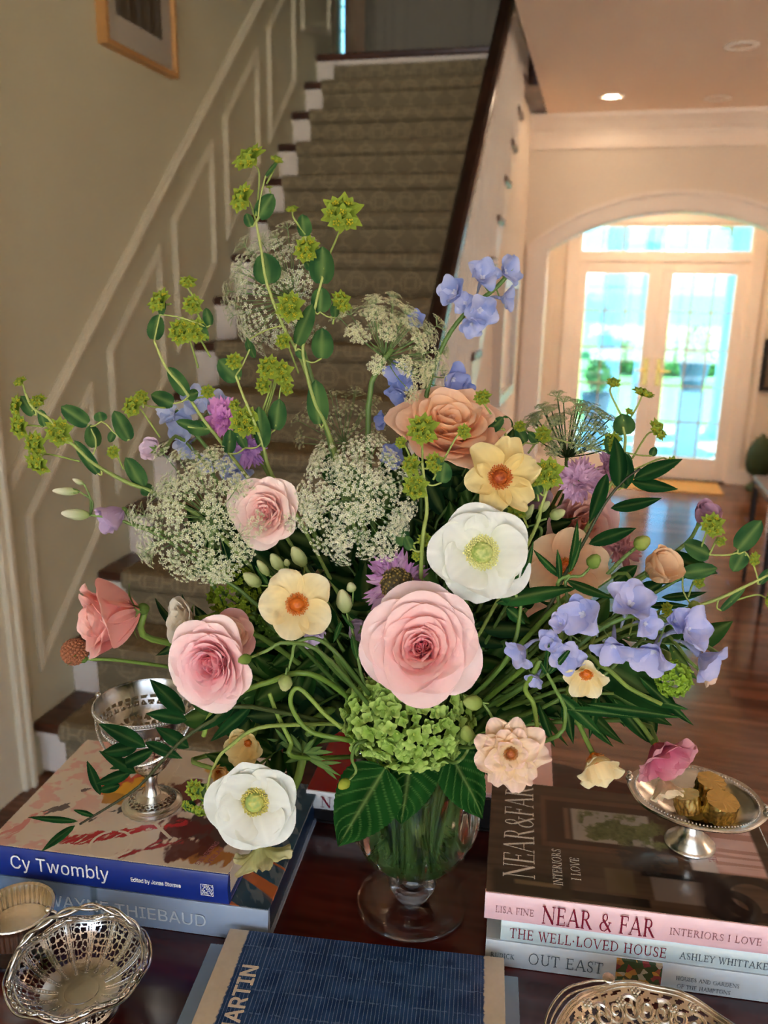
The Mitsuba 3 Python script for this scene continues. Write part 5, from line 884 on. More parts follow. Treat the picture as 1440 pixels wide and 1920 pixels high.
def delphinium(label, stem, florets, seed=1, cols=((146, 162, 214), (190, 196, 230)), group='blue delphinium spikes', tail=True, stem_r=0.0022):
    "florets: (x, y, z, r, fa, fb, fc)"
    k = thing('delphinium', label, 'flower', group); rg = np.random.default_rng(seed); p = [np.array(x) for x in stem]
    if tail: p = p + [MOUTH + (p[-1] - MOUTH) * [0.25, 0.25, 0.1] + [0, 0, 0.015], np.array([VC_[0], VC_[1] + 0.01, TZ + 0.09])]
    ps = smooth_path(p, 30); stem_part(k, p, stem_r, (104, 138, 66), None, 30)
    for i, h in enumerate(florets):
        c, r, ax = np.array(h[:3]), h[3], face(*h[4:7]); B = basis(ax, rg.uniform(0, 6)); b = c - ax * r * 0.25; fk = part(k, 'floret')
        sp = smooth_path([b, b - ax * r * 0.7, b - ax * r * 1.3 + np.array([0, 0, -r * 0.25])], 8); v, f = tube(sp, np.linspace(r * 0.15, r * 0.04, len(sp)), 6); it = [(v, f, tone((150, 160, 206), (176, 178, 190), np.linspace(0, 1, len(v))))]
        for j in range(4):
            v, f, s, t, z = petal(r * 0.34, r * 0.13, 20, 45, cup=0.8, peak=0.6, rnd=0.4, n=5, m=4, rg=rg, ruf=0.05); it.append((spin(v, j * 1.57 + 0.4) @ B.T + b, f, tone((196, 200, 214), (216, 216, 232), s)))
        d = np.linalg.norm(ps - b, axis=1); e = ps[int(np.argmin(d))]; v, f = tube(smooth_path([b - ax * r * 0.1, (b + e) / 2 - np.array([0, 0, 0.1 * r]), e], 8), 0.0007, 5); it.append((v, f, np.tile(lin((122, 146, 84)), (len(v), 1))))
        v, f, cc = merge(it); put(fk, (v, f), 'm_petal', True, color=cc)
        for j in range(5):
            v, f, s, t, z = petal(r * 1.3 * rg.uniform(0.9, 1.05), r * 0.62, 36 + rg.normal() * 5, 70 + rg.normal() * 12, cup=0.8, ruf=0.07, curl=rg.normal() * 22, peak=0.6, rnd=0.25, point=0.2, n=8, m=7, rg=rg); v = spin(v, j * 1.2566)
            x = np.clip(0.5 + z * 1.4 + (rg.uniform() - 0.5) * 0.6, 0, 1); put(part(fk, 'sepal'), (v @ B.T + b, f), 'm_petal', True, color=tone(cols[0], cols[1], x) * (1 - 0.06 * np.abs(np.sin(t * 9)))[:, None])
    return k
def bud(key, b, tip, w, c0=(150, 168, 96), c1=(214, 216, 176), name='bud'):
    b, tip = np.array(b), np.array(tip); L = np.linalg.norm(tip - b); B = basis(tip - b); pr = [(0.02, 0), (0.55, 0.08), (0.95, 0.3), (1.0, 0.5), (0.75, 0.78), (0.35, 0.95), (0.02, 1.0)]
    v, f = lathe([(r * w, z * L) for r, z in pr], 14, 0, (0, 0), lambda a, z: 1 + 0.10 * np.sin(5 * a + z / L * 4)); c = tone(c0, c1, v[:, 2] / L); it = [(v, f, c)]
    for i in range(5):
        v, f, s, t, z = petal(L * 0.62, w * 0.32, 62, -8, 0.35, cup=0.8, peak=0.3, point=0.9, rnd=0, n=7, m=3, r0=w * 0.12); it.append((spin(v, i * 1.2566), f, tone((84, 116, 54), (112, 142, 72), s)))
    v, f, cc = merge(it); put(part(key, name), (v @ B.T + b, f), 'm_leaf', True, color=cc)
def bud_sprig(label, buds, stem, group='slender bud sprigs', r=0.0012, c0=(140, 160, 84), c1=(206, 212, 160), leaves=(), tail=True):
    k = thing('bud_sprig', label, 'flower bud', group); p = [np.array(x) for x in stem]
    if tail: p = p + [MOUTH + (p[-1] - MOUTH) * [0.25, 0.25, 0.1] + [0, 0, 0.01], np.array([VC_[0] + 0.01, VC_[1], TZ + 0.1])]
    stem_part(k, p, r, (120, 148, 76), None, 24, 6); ps = smooth_path(p, 40)
    for a in buds:
        bud(k, a[:3], a[3:6], a[6], c0, c1); e = ps[int(np.argmin(np.linalg.norm(ps[:30] - np.array(a[:3]), axis=1)))]
        if np.linalg.norm(e - np.array(a[:3])) > 0.003: stem_part(k, [np.array(a[:3]), (np.array(a[:3]) * 0.6 + e * 0.4) - (np.array(a[3:6]) - np.array(a[:3])) * 0.3, e], 0.0009, (120, 148, 76), None, 8, 5, 'branch')
    for a in leaves: leaf(k, a[:3], a[3:6], a[6], fold=0.4)
    return k
def pompon(base, cat, label, c, R, axis, layers, cols, group=None, seed=1, centre=None, stem=True, way=None, W=0.3, ruf=0.09, notch=1.0):
    "ruffled round heads: stock, carnation, scabiosa"
    k = thing(base, label, cat, group); rg = np.random.default_rng(seed); B = basis(axis); b = np.array(c) - unit(axis) * R * 0.25
    for n, Lf, p0, p1 in layers:
        for i in range(n):
            v, f, s, t, z = petal(R * Lf * rg.uniform(0.88, 1.1), R * W * rg.uniform(0.85, 1.15), p0 + rg.normal() * 6, p1 + rg.normal() * 9, cup=0.5, ruf=ruf, curl=rg.normal() * 25, peak=0.8, rnd=0.15, tipw=0.0, n=8, m=11, rg=rg, notch=notch); v = spin(v, i * 2 * np.pi / n + rg.normal() * 0.2 + n)
            put(part(k, 'petal'), (v @ B.T + b, f), 'm_petal', True, color=np.clip(tone(cols[0], cols[1], s * 0.9 + z * 0.9) , 0, 1))
    if centre:
        r, h, c1, c2 = centre; it = []; n = 150
        d = trimesh.creation.icosphere(3, 1.0); it.append((d.vertices * [r, r, h], np.array(d.faces), np.tile(lin(c1), (len(d.vertices), 1))))
        for i in range(n):
            zz = 1 - (i + 0.5) / n * 1.05; a = i * 2.39996; q = math.sqrt(max(0, 1 - zz * zz)); it.append(ball(np.array([np.cos(a) * q * r, np.sin(a) * q * r, zz * h]), r * 0.085, c2 if i % 3 else c1, 0, (1, 1, 1.2)))
        v, f, cc = merge(it); put(part(k, 'centre'), (v @ B.T + b + unit(axis) * R * 0.1, f), 'm_stem', False, color=cc)
    calyx(k, b, B, R * 0.1, R * 0.4)
    if stem: stem_part(k, to_vase(b - unit(axis) * R * 0.05, unit(axis), way=way), 0.002)
    return k
def mophead(label, c, R, axis, n, fr, cols, seed=1, sq=(1, 1, 0.8), way=None, group='green hydrangea heads', low=-0.4):
    k = thing('hydrangea', label, 'flower', group); rg = np.random.default_rng(seed); B = basis(axis); c = np.array(c)
    for i in range(n):
        zz = 1 - (i + 0.5) / n * (1 - low); a = i * 2.39996 + rg.normal() * 0.1; q = math.sqrt(max(0, 1 - zz * zz)); d = np.array([np.cos(a) * q, np.sin(a) * q, zz]); p = c + B @ (d * R * np.array(sq) * rg.uniform(0.86, 1.06)); Bf = basis(unit(B @ d + rg.normal(size=3) * 0.3), rg.uniform(0, 6)); it = []; r = fr * rg.uniform(0.65, 1.2); tc = rg.uniform(-0.25, 0.25)
        for j in range(4):
            v, f, s, t, z = petal(r, r * 0.45, 35, 74 + rg.normal() * 8, cup=0.9, peak=0.62, rnd=0.3, point=0.05, n=6, m=5, rg=rg, ruf=0.06); it.append((spin(v, j * 1.5708), f, tone(cols[0], cols[1], s * 0.7 + tc + z * 0.4)))
        it.append(ball((0, 0, r * 0.15), r * 0.13, (176, 196, 96), 0)); v, f, cc = merge(it); put(part(k, 'floret'), (v @ Bf.T + p, f), 'm_petal', True, color=np.clip(cc, 0, 1))
    stem_part(k, to_vase(c - unit(axis) * R * 0.3, unit(axis), way=way), 0.0032); return k
def cupflower(base, cat, label, c, R, axis, cols, n=6, open_=35, seed=1, group=None, way=None, stem=True, W=0.55, curl=10, ruf=0.05, stem_r=0.0018):
    k = thing(base, label, cat, group); rg = np.random.default_rng(seed); B = basis(axis); b = np.array(c) - unit(axis) * R * 0.5
    for row, sc_ in ((0, 1.0), (1, 0.9)):
        for i in range(n if row == 0 else max(3, n // 2)):
            v, f, s, t, z = petal(R * 1.2 * sc_ * rg.uniform(0.92, 1.06), R * W, 38, open_ - 14 * row + rg.normal() * 7, 0.7, cup=1.0, ruf=ruf, curl=curl + rg.normal() * 14, peak=0.7, rnd=0.25, n=10, m=8, rg=rg); v = spin(v, (i + 0.5 * row) * 2 * np.pi / n + rg.normal() * 0.15)
            put(part(k, 'petal'), (v @ B.T + b, f), 'm_petal', True, color=np.clip(tone(cols[0], cols[1], s * 0.9 + z * 0.6), 0, 1))
    calyx(k, b, B, R * 0.12, R * 0.6, c=(110, 138, 74), open_=40)
    if stem: stem_part(k, to_vase(b - unit(axis) * R * 0.08, unit(axis), way=way), stem_r, (116, 144, 70))
    return k

# ---------------------------------------------------------------- the bouquet: garden roses
PK = dict(cin=(222, 92, 116), cmid=(242, 168, 166), cout=(243, 212, 206))
rose('large blush pink garden rose with a deep pink heart, facing the viewer at the centre', (-0.1321, 0.6884, 1.2345), 0.0595, face(-0.06, 0.46, 0.9), (240, 140, 158), (249, 202, 198), (250, 232, 230), n=62, curl=14, deep=0.66, seed=3, edge=(244, 202, 204), zlift=0.3, outer=92)
rose('pale blush garden rose with a pink heart beside the left lace flower', (-0.2884, 0.7117, 1.3445), 0.0405, face(-0.28, 0.22, 0.9), (242, 172, 172), (248, 216, 208), (248, 230, 222), n=52, curl=8, deep=0.74, seed=5, outer=78)
rose('soft pink many-petalled garden rose above the silver goblet', (-0.3159, 0.6431, 1.2165), 0.049, face(-0.3, 0.12, 0.9), (240, 148, 164), (248, 198, 204), (248, 226, 222), n=60, curl=8, deep=0.76, seed=8, outer=80, zlift=0.36)
rose('peach pink outer-petalled garden rose tucked behind the soft pink one', (-0.3207, 0.6883, 1.2219), 0.0321, face(0.25, 0.6, 0.6), (242, 200, 168), (244, 206, 176), (238, 184, 186), n=26, tight=0.3, curl=20, seed=9, outer=90)
rose('coral pink garden rose bud seen in profile at the far left, petals rolled back', (-0.4253, 0.6368, 1.251), 0.0587, face(-0.80, 0.0, 0.55), (246, 186, 156), (244, 184, 170), (240, 178, 170), n=30, tight=0.8, curl=70, deep=0.95, seed=12, outer=82, pt=0.35, way=[(-0.4004, 0.6635, 1.2252), (-0.3773, 0.7001, 1.1984), (-0.3053, 0.7693, 1.1304)], zlift=0.62, edge=(246, 206, 200), stem_r=0.0032)
rose('large peach rose with flaring petals, top centre right of the bouquet', (-0.1396, 0.8307, 1.4043), 0.0699, face(0.08, 0.86, 0.52), (242, 186, 134), (246, 202, 154), (244, 206, 178), n=46, tight=0.15, curl=42, deep=0.72, seed=15, outer=100, pt=0.25, edge=(244, 206, 186), zlift=0.24)
rose('dusty mauve and peach rose half hidden behind the dark ruscus leaves on the right', (-0.0018, 0.8955, 1.3059), 0.0535, face(0.3, 0.2, 0.9), (238, 164, 134), (232, 178, 152), (216, 178, 176), n=34, tight=0.2, curl=24, seed=18, outer=92)
rose('small creamy white rose above the soft pink rose on the left', (-0.367, 0.6872, 1.2363), 0.0313, face(-0.6, 0.2, 0.5), (226, 214, 186), (228, 220, 198), (226, 220, 204), n=18, tight=0.3, curl=40, seed=21, outer=85, pt=0.2)
# white anemones
WH = ((234, 238, 226), (236, 240, 236))
open_flower('anemone', 'anemone', 'large white anemone with a pale green centre, right of the middle', (-0.087, 0.7355, 1.3158), 0.0476, face(-0.05, 0.3, 0.92), [(5, 1.03, 0.60, 62, 88, -8, 0.45, 0.05, 0.28, 0, 0.5), (5, 0.92, 0.54, 50, 80, -6, 0.5, 0.05, 0.25, 0, 0)], WH, ('anemone', 0.0164, (132, 160, 70), (214, 214, 140)), 'white anemones', seed=2, base_c=(206, 214, 180))
open_flower('anemone', 'anemone', 'white anemone with a yellow-green centre hanging over the paint-splashed book', (-0.2794, 0.6418, 1.0784), 0.0467, face(0.05, 0.26, 0.92), [(5, 1.0, 0.62, 52, 84, -12, 0.55, 0.045, 0.28, 0, 0.4), (5, 0.92, 0.56, 40, 72, -10, 0.6, 0.045, 0.25, 0, 0)], WH, ('anemone', 0.0152, (136, 166, 92), (196, 186, 92)), 'white anemones', seed=6, base_c=(222, 214, 180), way=[(-0.2553, 0.6735, 1.0692), (-0.2517, 0.7001, 1.0954), (-0.2466, 0.722, 1.1261), (-0.2263, 0.7682, 1.1158)], stem_r=0.0042)
# butterfly ranunculus
YL = ((244, 224, 164), (244, 236, 200)); RG = 'butterfly ranunculus'
def ranun(label, c, R, ax, cols, seed, rows=None, cen=(178, 84, 20), cen2=(206, 112, 28), cr=0.32, **kw):
    return open_flower('butterfly_ranunculus', 'flower', label, c, R, ax, rows or [(5, 1.0, 0.54, 50, 86, 8, 0.6, 0.07, 0.22, 0, 0)], cols, ('ranunculus', R * cr, cen, cen2), RG, seed=seed, mat='m_satin', **kw)
ranun('pale yellow open ranunculus with an orange centre, left of the big pink rose', (-0.2472, 0.6755, 1.2691), 0.0324, face(0.0, 0.35, 0.92), YL, 4, rows=[(5, 1.04, 0.54, 56, 88, 8, 0.5, 0.07, 0.22, 0, 0.55)])
ranun('pale yellow ranunculus with twisted petals just above the white anemone', (-0.0779, 0.7687, 1.381), 0.0373, face(0.05, 0.3, 0.92), ((236, 212, 140), (236, 222, 168)), 7, rows=[(6, 1.05, 0.48, 55, 90, 24, 1.0, 0.09, 0.25, 0.08, 0.2)], cen=(120, 40, 20), cen2=(190, 96, 30))
ranun('cream peach ranunculus partly covered by dark lance leaves', (-0.0124, 0.8105, 1.2853), 0.0439, face(0.1, 0.3, 0.9), ((226, 178, 138), (232, 206, 170)), 9, cen=(170, 66, 26), cr=0.2)
ranun('pale yellow ranunculus among the blue delphinium, its centre turned down', (0.0156, 0.7351, 1.2076), 0.0259, face(-0.15, -0.25, 0.85), YL, 11, rows=[(5, 1.05, 0.46, 35, 66, 10, 0.9, 0.05, 0.25, 0.1, 0.25)], cr=0.3)
ranun('frilled peach pink ranunculus at the lower right above the photo book', (-0.0455, 0.684, 1.1435), 0.0331, face(-0.05, 0.25, 0.95), ((244, 220, 176), (246, 216, 202)), 13, rows=[(9, 1.04, 0.38, 64, 94, 18, 0.7, 0.08, 0.2, 0.1, 0), (8, 0.82, 0.34, 48, 82, 14, 0.7, 0.08, 0.2, 0.1, 0.5), (6, 0.58, 0.28, 30, 64, 10, 0.8, 0.06, 0.2, 0.1, 0.2)], cen=(140, 60, 36), cen2=(180, 110, 40), cr=0.2)
ranun('pale yellow ranunculus nodding over the right stack of books', (0.0296, 0.7179, 1.1315), 0.0289, face(0.15, -0.35, 0.85), ((238, 214, 160), (240, 228, 186)), 17, rows=[(6, 1.05, 0.5, 28, 62, 14, 0.9, 0.05, 0.25, 0.1, 0)], cr=0.3, way=[(0.0105, 0.7441, 1.1562), (-0.0077, 0.7705, 1.1832)])
ranun('deep rose pink ranunculus seen from the side above the silver compote', (0.0887, 0.7582, 1.128), 0.0391, face(0.25, -0.35, 0.75), ((196, 96, 122), (222, 164, 170)), 19, rows=[(7, 1.05, 0.5, 30, 78, 18, 0.9, 0.06, 0.25, 0.1, 0.3)], cr=0.2, way=[(0.067, 0.7786, 1.1464), (0.0294, 0.8002, 1.1683)])
ranun('cream ranunculus drooping into the silver compote', (0.0976, 0.7707, 1.0867), 0.0243, face(0.2, -0.5, 0.6), ((232, 204, 170), (232, 218, 180)), 23, rows=[(6, 1.05, 0.46, 25, 55, 10, 1.0, 0.05, 0.25, 0.1, 0)], cr=0.15, way=[(0.0905, 0.7895, 1.0933), (0.0647, 0.8089, 1.1269)])
ranun('butter yellow ranunculus behind the lower white anemone', (-0.3023, 0.6825, 1.114), 0.0265, face(-0.2, 0.1, 0.8), ((236, 206, 134), (236, 218, 160)), 27, rows=[(6, 1.0, 0.5, 30, 62, 18, 0.9, 0.06, 0.25, 0, 0)], cr=0.15)
ranun('apricot half-open ranunculus left of the lower white anemone', (-0.3264, 0.6611, 1.0907), 0.0178, face(0.3, 0.25, 0.7), ((232, 190, 120), (238, 206, 146)), 29, rows=[(6, 1.1, 0.6, 22, 14, 0, 1.3, 0.03, 0.2, 0, 0)], cr=0.15)
ranun('greenish cream ranunculus hanging below the lower white anemone', (-0.2807, 0.6569, 1.0091), 0.0327, face(0.2, -0.9, 0.25), ((206, 208, 140), (222, 216, 168)), 31, rows=[(6, 1.05, 0.36, 40, 82, 20, 0.8, 0.06, 0.25, 0.1, 0)], cr=0.15, way=[(-0.2703, 0.6749, 1.0352), (-0.2612, 0.7132, 1.0737), (-0.2429, 0.7641, 1.1041)], zlift=0.3)
# white lace flowers
umbel('tall white lace flower umbel among the topmost thoroughwax leaves', (-0.3484, 0.8411, 1.5551), 0.0625, face(-0.62, 0.30, 0.55), n=50, cap=1.35, fl=20, seed=3, way=[(-0.311, 0.84, 1.5288), (-0.2784, 0.8377, 1.4304), (-0.2416, 0.8365, 1.2922)], white=(228, 228, 214))
umbel('wide white lace flower umbel at the left side of the bouquet', (-0.3567, 0.6794, 1.3445), 0.0636, face(-0.3, 0.3, 0.85), n=46, cap=1.15, fl=26, fs=0.85, seed=4, way=[(-0.3531, 0.7163, 1.2664), (-0.3337, 0.7417, 1.2364), (-0.2746, 0.7872, 1.1642)], white=(232, 236, 212), irregular=0.2)
umbel('dense white lace flower umbel at the centre above the big pink rose', (-0.2052, 0.7167, 1.3653), 0.0602, face(0.02, 0.30, 0.92), n=50, cap=1.1, fl=26, seed=5, fs=0.85, white=(242, 242, 226), irregular=0.18)
umbel('domed lace flower umbel seen from the side on a tall green stem', (-0.1806, 0.8515, 1.5182), 0.0568, face(0.55, 0.66, 0.2), n=44, cap=1.5, fl=28, seed=6, way=[(-0.2029, 0.846, 1.4909), (-0.2228, 0.8411, 1.4572), (-0.2245, 0.8356, 1.3939), (-0.2166, 0.8324, 1.3076)], white=(232, 230, 200), deep=0.85, stem_r=0.0028)
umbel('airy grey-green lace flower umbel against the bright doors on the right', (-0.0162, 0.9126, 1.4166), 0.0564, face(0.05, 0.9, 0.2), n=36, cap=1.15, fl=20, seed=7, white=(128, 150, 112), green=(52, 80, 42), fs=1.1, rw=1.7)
umbel('dim lace flower umbel in the shade behind the central stems', (-0.2884, 0.9486, 1.4063), 0.0588, face(-0.05, 0.8, 0.4), n=26, cap=1.2, fl=12, seed=8, white=(206, 206, 180))
# blue delphinium
delphinium('sky blue delphinium at the top right of the bouquet', [(-0.0837, 0.8651, 1.5746), (-0.1007, 0.8609, 1.5538), (-0.1257, 0.8547, 1.5326), (-0.148, 0.8492, 1.5006), (-0.1649, 0.8451, 1.4461), (-0.1677, 0.8444, 1.3556)], [(-0.1401, 0.846, 1.549, 0.0181, -0.5, 0.1, 0.7), (-0.1134, 0.8526, 1.5638, 0.018, 0.1, 0.5, 0.8), (-0.0916, 0.858, 1.5692, 0.018, 0.6, 0.3, 0.6), (-0.1145, 0.8523, 1.5319, 0.0192, 0.1, -0.1, 1), (-0.0918, 0.8579, 1.5436, 0.0138, 0.7, -0.1, 0.5), (-0.1217, 0.8506, 1.5182, 0.015, -0.1, -0.5, 0.8), (-0.1294, 0.8487, 1.5388, 0.0128, -0.2, 0.2, 0.9)], seed=1)
delphinium('violet blue delphinium florets above the peach rose', [(-0.1705, 0.8695, 1.4712), (-0.1749, 0.8684, 1.4317), (-0.1789, 0.8674, 1.3736)], [(-0.1944, 0.8636, 1.4652, 0.0192, -0.5, -0.2, 0.8), (-0.1973, 0.8629, 1.4454, 0.0148, -0.5, -0.5, 0.6), (-0.1427, 0.8763, 1.4594, 0.0181, 0.4, -0.2, 0.8), (-0.1313, 0.8791, 1.4495, 0.0113, 0.5, 0, 0.6), (-0.1827, 0.8664, 1.5204, 0.01, 0, 0.3, 0.9), (-0.2015, 0.8618, 1.3791, 0.0174, -0.2, 0, 0.8), (-0.2133, 0.8589, 1.4138, 0.0115, -0.6, 0.1, 0.7)], seed=2, cols=((122, 140, 204), (164, 174, 222)))
delphinium('pale blue delphinium behind the purple stock on the left', [(-0.4225, 0.7919, 1.4235), (-0.3965, 0.7983, 1.3898), (-0.3646, 0.8062, 1.3497), (-0.2985, 0.8225, 1.2728)], [(-0.427, 0.7908, 1.4206, 0.0157, -0.5, 0.2, 0.8), (-0.4151, 0.7938, 1.4066, 0.0192, -0.2, 0, 0.9), (-0.4004, 0.7974, 1.4323, 0.0179, 0.1, 0.4, 0.8), (-0.3814, 0.8021, 1.4298, 0.0157, 0.4, 0.3, 0.7), (-0.4121, 0.7945, 1.3866, 0.0148, -0.3, -0.3, 0.8), (-0.3685, 0.8052, 1.3684, 0.0194, 0.3, -0.1, 0.9), (-0.3588, 0.8076, 1.3586, 0.0137, 0.3, -0.4, 0.8), (-0.3947, 0.7988, 1.3667, 0.0114, 0, 0, 1)], seed=3, cols=((162, 176, 216), (194, 202, 230)))
delphinium('lavender blue delphinium spray along the right side of the bouquet', [(0.1344, 0.7746, 1.2254), (0.1056, 0.7675, 1.2438), (0.0748, 0.7599, 1.2618), (0.0461, 0.7529, 1.2597), (0.0186, 0.7461, 1.242), (-0.0085, 0.7394, 1.2144), (-0.0506, 0.729, 1.1803)], [(0.0082, 0.7281, 1.2681, 0.0213, -0.55, 0.25, 0.75), (0.0496, 0.7383, 1.2793, 0.0222, 0, 0.75, 0.6), (0.0382, 0.7355, 1.2372, 0.0196, -0.2, -0.5, 0.8), (0.0743, 0.7444, 1.2326, 0.0226, -0.5, -0.35, 0.75), (0.1028, 0.7514, 1.2554, 0.0224, 0.45, 0.45, 0.7), (0.1203, 0.7557, 1.2266, 0.0226, 0.55, -0.35, 0.7), (-0.0041, 0.725, 1.2295, 0.0177, -0.2, 0, 1), (0.0646, 0.742, 1.2599, 0.0146, 0.2, 0.2, 0.9), (-0.0434, 0.7154, 1.2324, 0.0167, -0.7, -0.3, 0.5), (-0.0109, 0.7234, 1.2584, 0.0117, -0.3, 0.5, 0.6), (-0.0169, 0.7219, 1.2425, 0.0127, -0.4, 0.2, 0.8), (0.0902, 0.7483, 1.263, 0.0126, 0.3, 0.5, 0.7), (-0.0288, 0.719, 1.2048, 0.0109, -0.5, -0.4, 0.7)], seed=4, cols=((160, 170, 222), (198, 198, 234)))
# stock, scabious, carnations, lisianthus
pompon('stock', 'flower', 'bright orchid pink stock blooms behind the left thoroughwax', (-0.364, 0.7806, 1.4208), 0.023, face(-0.1, 0.3, 0.9), [(5, 0.45, 10, 40), (7, 0.8, 25, 70), (8, 1.0, 50, 92)], ((186, 110, 186), (222, 156, 208)), 'orchid pink stock', seed=2)
pompon('stock', 'flower', 'mauve stock bloom lower right of the other, above the blush rose', (-0.3353, 0.7774, 1.3905), 0.0196, face(0.1, -0.1, 0.9), [(5, 0.5, 10, 40), (7, 0.85, 25, 70), (8, 1.05, 50, 92)], ((158, 110, 182), (198, 150, 206)), 'orchid pink stock', seed=3)
pompon('scabious', 'flower', 'purple scabious with a large brown-green pincushion centre above the big pink rose', (-0.1646, 0.7267, 1.2797), 0.0315, face(0.1, 0.55, 0.8), [(13, 1.0, 70, 96), (11, 0.8, 60, 84)], ((214, 188, 200), (178, 126, 178)), seed=4, centre=(0.0168, 0.0132, (70, 62, 40), (138, 118, 66)), W=0.22)
pompon('scabious', 'flower', 'lilac scabious at the upper right behind the ruscus leaves', (-0.0053, 0.8432, 1.3676), 0.0259, face(-0.2, 0.5, 0.8), [(7, 0.5, 20, 60), (10, 0.8, 40, 80), (12, 1.0, 60, 95)], ((178, 132, 168), (216, 178, 208)), seed=5, W=0.24)
pompon('scabious', 'flower', 'lilac scabious petals at the right of the other one', (0.0237, 0.8915, 1.3708), 0.0226, face(0.4, 0.4, 0.7), [(7, 0.5, 20, 60), (10, 0.9, 40, 85)], ((160, 112, 146), (200, 158, 190)), seed=6, W=0.24)
pompon('carnation', 'flower', 'small dusty pink carnation below the lowest right ruscus leaf', (0.0432, 0.8551, 1.2938), 0.021, face(0.0, 0.4, 0.9), [(7, 0.45, 0, 25), (9, 0.75, 15, 50), (10, 1.0, 35, 78)], ((160, 92, 100), (206, 150, 150)), seed=7, W=0.26, ruf=0.12)
LG = 'lisianthus blooms'
cupflower('lisianthus', 'flower', 'lavender lisianthus hanging at the far left', (-0.4287, 0.672, 1.3389), 0.0237, face(-0.6, -0.35, 0.6), ((176, 150, 186), (204, 182, 214)), group=LG, seed=1, way=[(-0.4167, 0.6904, 1.326), (-0.3896, 0.7177, 1.3071), (-0.3256, 0.7643, 1.2289)], open_=30)
cupflower('lisianthus', 'flower', 'pale lilac lisianthus behind a dark leaf on the upper left', (-0.4121, 0.7224, 1.3955), 0.0167, face(-0.4, 0.3, 0.8), ((190, 166, 186), (214, 192, 208)), group=LG, seed=2, open_=40)
cupflower('lisianthus', 'flower', 'lilac lisianthus under the pale yellow ranunculus', (-0.2405, 0.6977, 1.2349), 0.0204, face(0.4, -0.55, 0.6), ((170, 150, 180), (200, 184, 208)), group=LG, seed=3, open_=25)
cupflower('lisianthus', 'flower', 'greyish lilac lisianthus at the left edge of the big pink rose', (-0.1985, 0.7235, 1.2305), 0.0187, face(-0.3, 0.2, 0.9), ((158, 136, 158), (190, 170, 188)), group=LG, seed=4, open_=30)
cupflower('lisianthus', 'flower', 'peach lisianthus cup on the right side above the blue delphinium', (0.077, 0.8017, 1.2954), 0.0298, face(0.35, 0.55, 0.55), ((228, 186, 140), (234, 204, 168)), group=LG, seed=5, open_=20, W=0.7, way=[(0.0561, 0.8068, 1.2778), (0.0215, 0.8189, 1.2644)])
cupflower('lisianthus', 'flower', 'mauve lisianthus at the upper right with a yellow-green head on it', (0.12, 0.8535, 1.3372), 0.0224, face(0.25, 0.75, 0.4), ((160, 116, 140), (196, 156, 180)), group=LG, seed=6, open_=15, W=0.65, way=[(0.104, 0.8495, 1.308), (0.0638, 0.8499, 1.2696), (-0.0124, 0.8517, 1.2005)])
cupflower('lisianthus', 'flower', 'dim greyish mauve lisianthus behind the anemone bud on the right', (-0.05, 0.8528, 1.3452), 0.0245, face(0.1, 0.3, 0.9), ((150, 124, 136), (180, 152, 160)), group=LG, seed=7, open_=30)
cupflower('lisianthus', 'flower', 'cream lisianthus at the right tip of the delphinium spray', (0.1314, 0.7996, 1.193), 0.0178, face(0.6, -0.2, 0.5), ((226, 208, 178), (236, 214, 196)), group=LG, seed=8, open_=45)
# hydrangeas and the round brown seed head
mophead('lime green hydrangea under the big pink rose at the rim of the vase', (-0.1534, 0.7398, 1.1337), 0.0603, face(0, 0.15, 1.0), 290, 0.0102, ((136, 172, 70), (196, 220, 128)), seed=1, sq=(1.0, 0.78, 0.7), low=-0.35)
mophead('small olive green hydrangea head left of the middle', (-0.3324, 0.7266, 1.2525), 0.0247, face(-0.3, 0.4, 0.85), 160, 0.0048, ((98, 122, 30), (146, 168, 56)), seed=2, sq=(0.95, 1.1, 0.8), low=-0.3)
mophead('small bright lime hydrangea head at the lower right of the delphinium', (0.0968, 0.7653, 1.1983), 0.0142, face(0.1, 0.1, 1), 110, 0.0051, ((130, 166, 40), (176, 206, 90)), seed=3, low=-0.5)
mophead('dark green hydrangea buds behind the pink rose on the left', (-0.3204, 0.7656, 1.2169), 0.026, face(-0.1, 0.3, 0.9), 110, 0.0056, ((60, 92, 30), (98, 128, 50)), seed=4)
k = thing('seed_head', 'round brown scabious seed head under the coral rose at the far left', 'seed head'); c = np.array((-0.4626, 0.643, 1.2084)); r = 0.0134
it = [ball(c, r * 0.85, (92, 58, 40), 3)] + [ball(c + unit(d) * r * 0.86, r * 0.15, (150, 96, 66), 0) for d in [np.array([math.cos(i * 2.4) * math.sqrt(1 - (1 - 2 * (i + .5) / 160) ** 2), math.sin(i * 2.4) * math.sqrt(1 - (1 - 2 * (i + .5) / 160) ** 2), 1 - 2 * (i + .5) / 160]) for i in range(160)]]
v, f, cc = merge(it); put(part(k, 'head'), (v, f), 'm_stem', False, color=cc); calyx(k, c + 0.8 * r * face(0.7, -0.5, 0.2), basis(face(-0.7, 0.5, 0.2)), r * 0.3, r * 1.2); stem_part(k, to_vase(c + 0.8 * r * face(0.7, -0.5, 0.2), face(-0.8, 0.3, 0.2), way=[(-0.4217, 0.6686, 1.1922), (-0.3588, 0.7253, 1.1566)]), 0.0016)

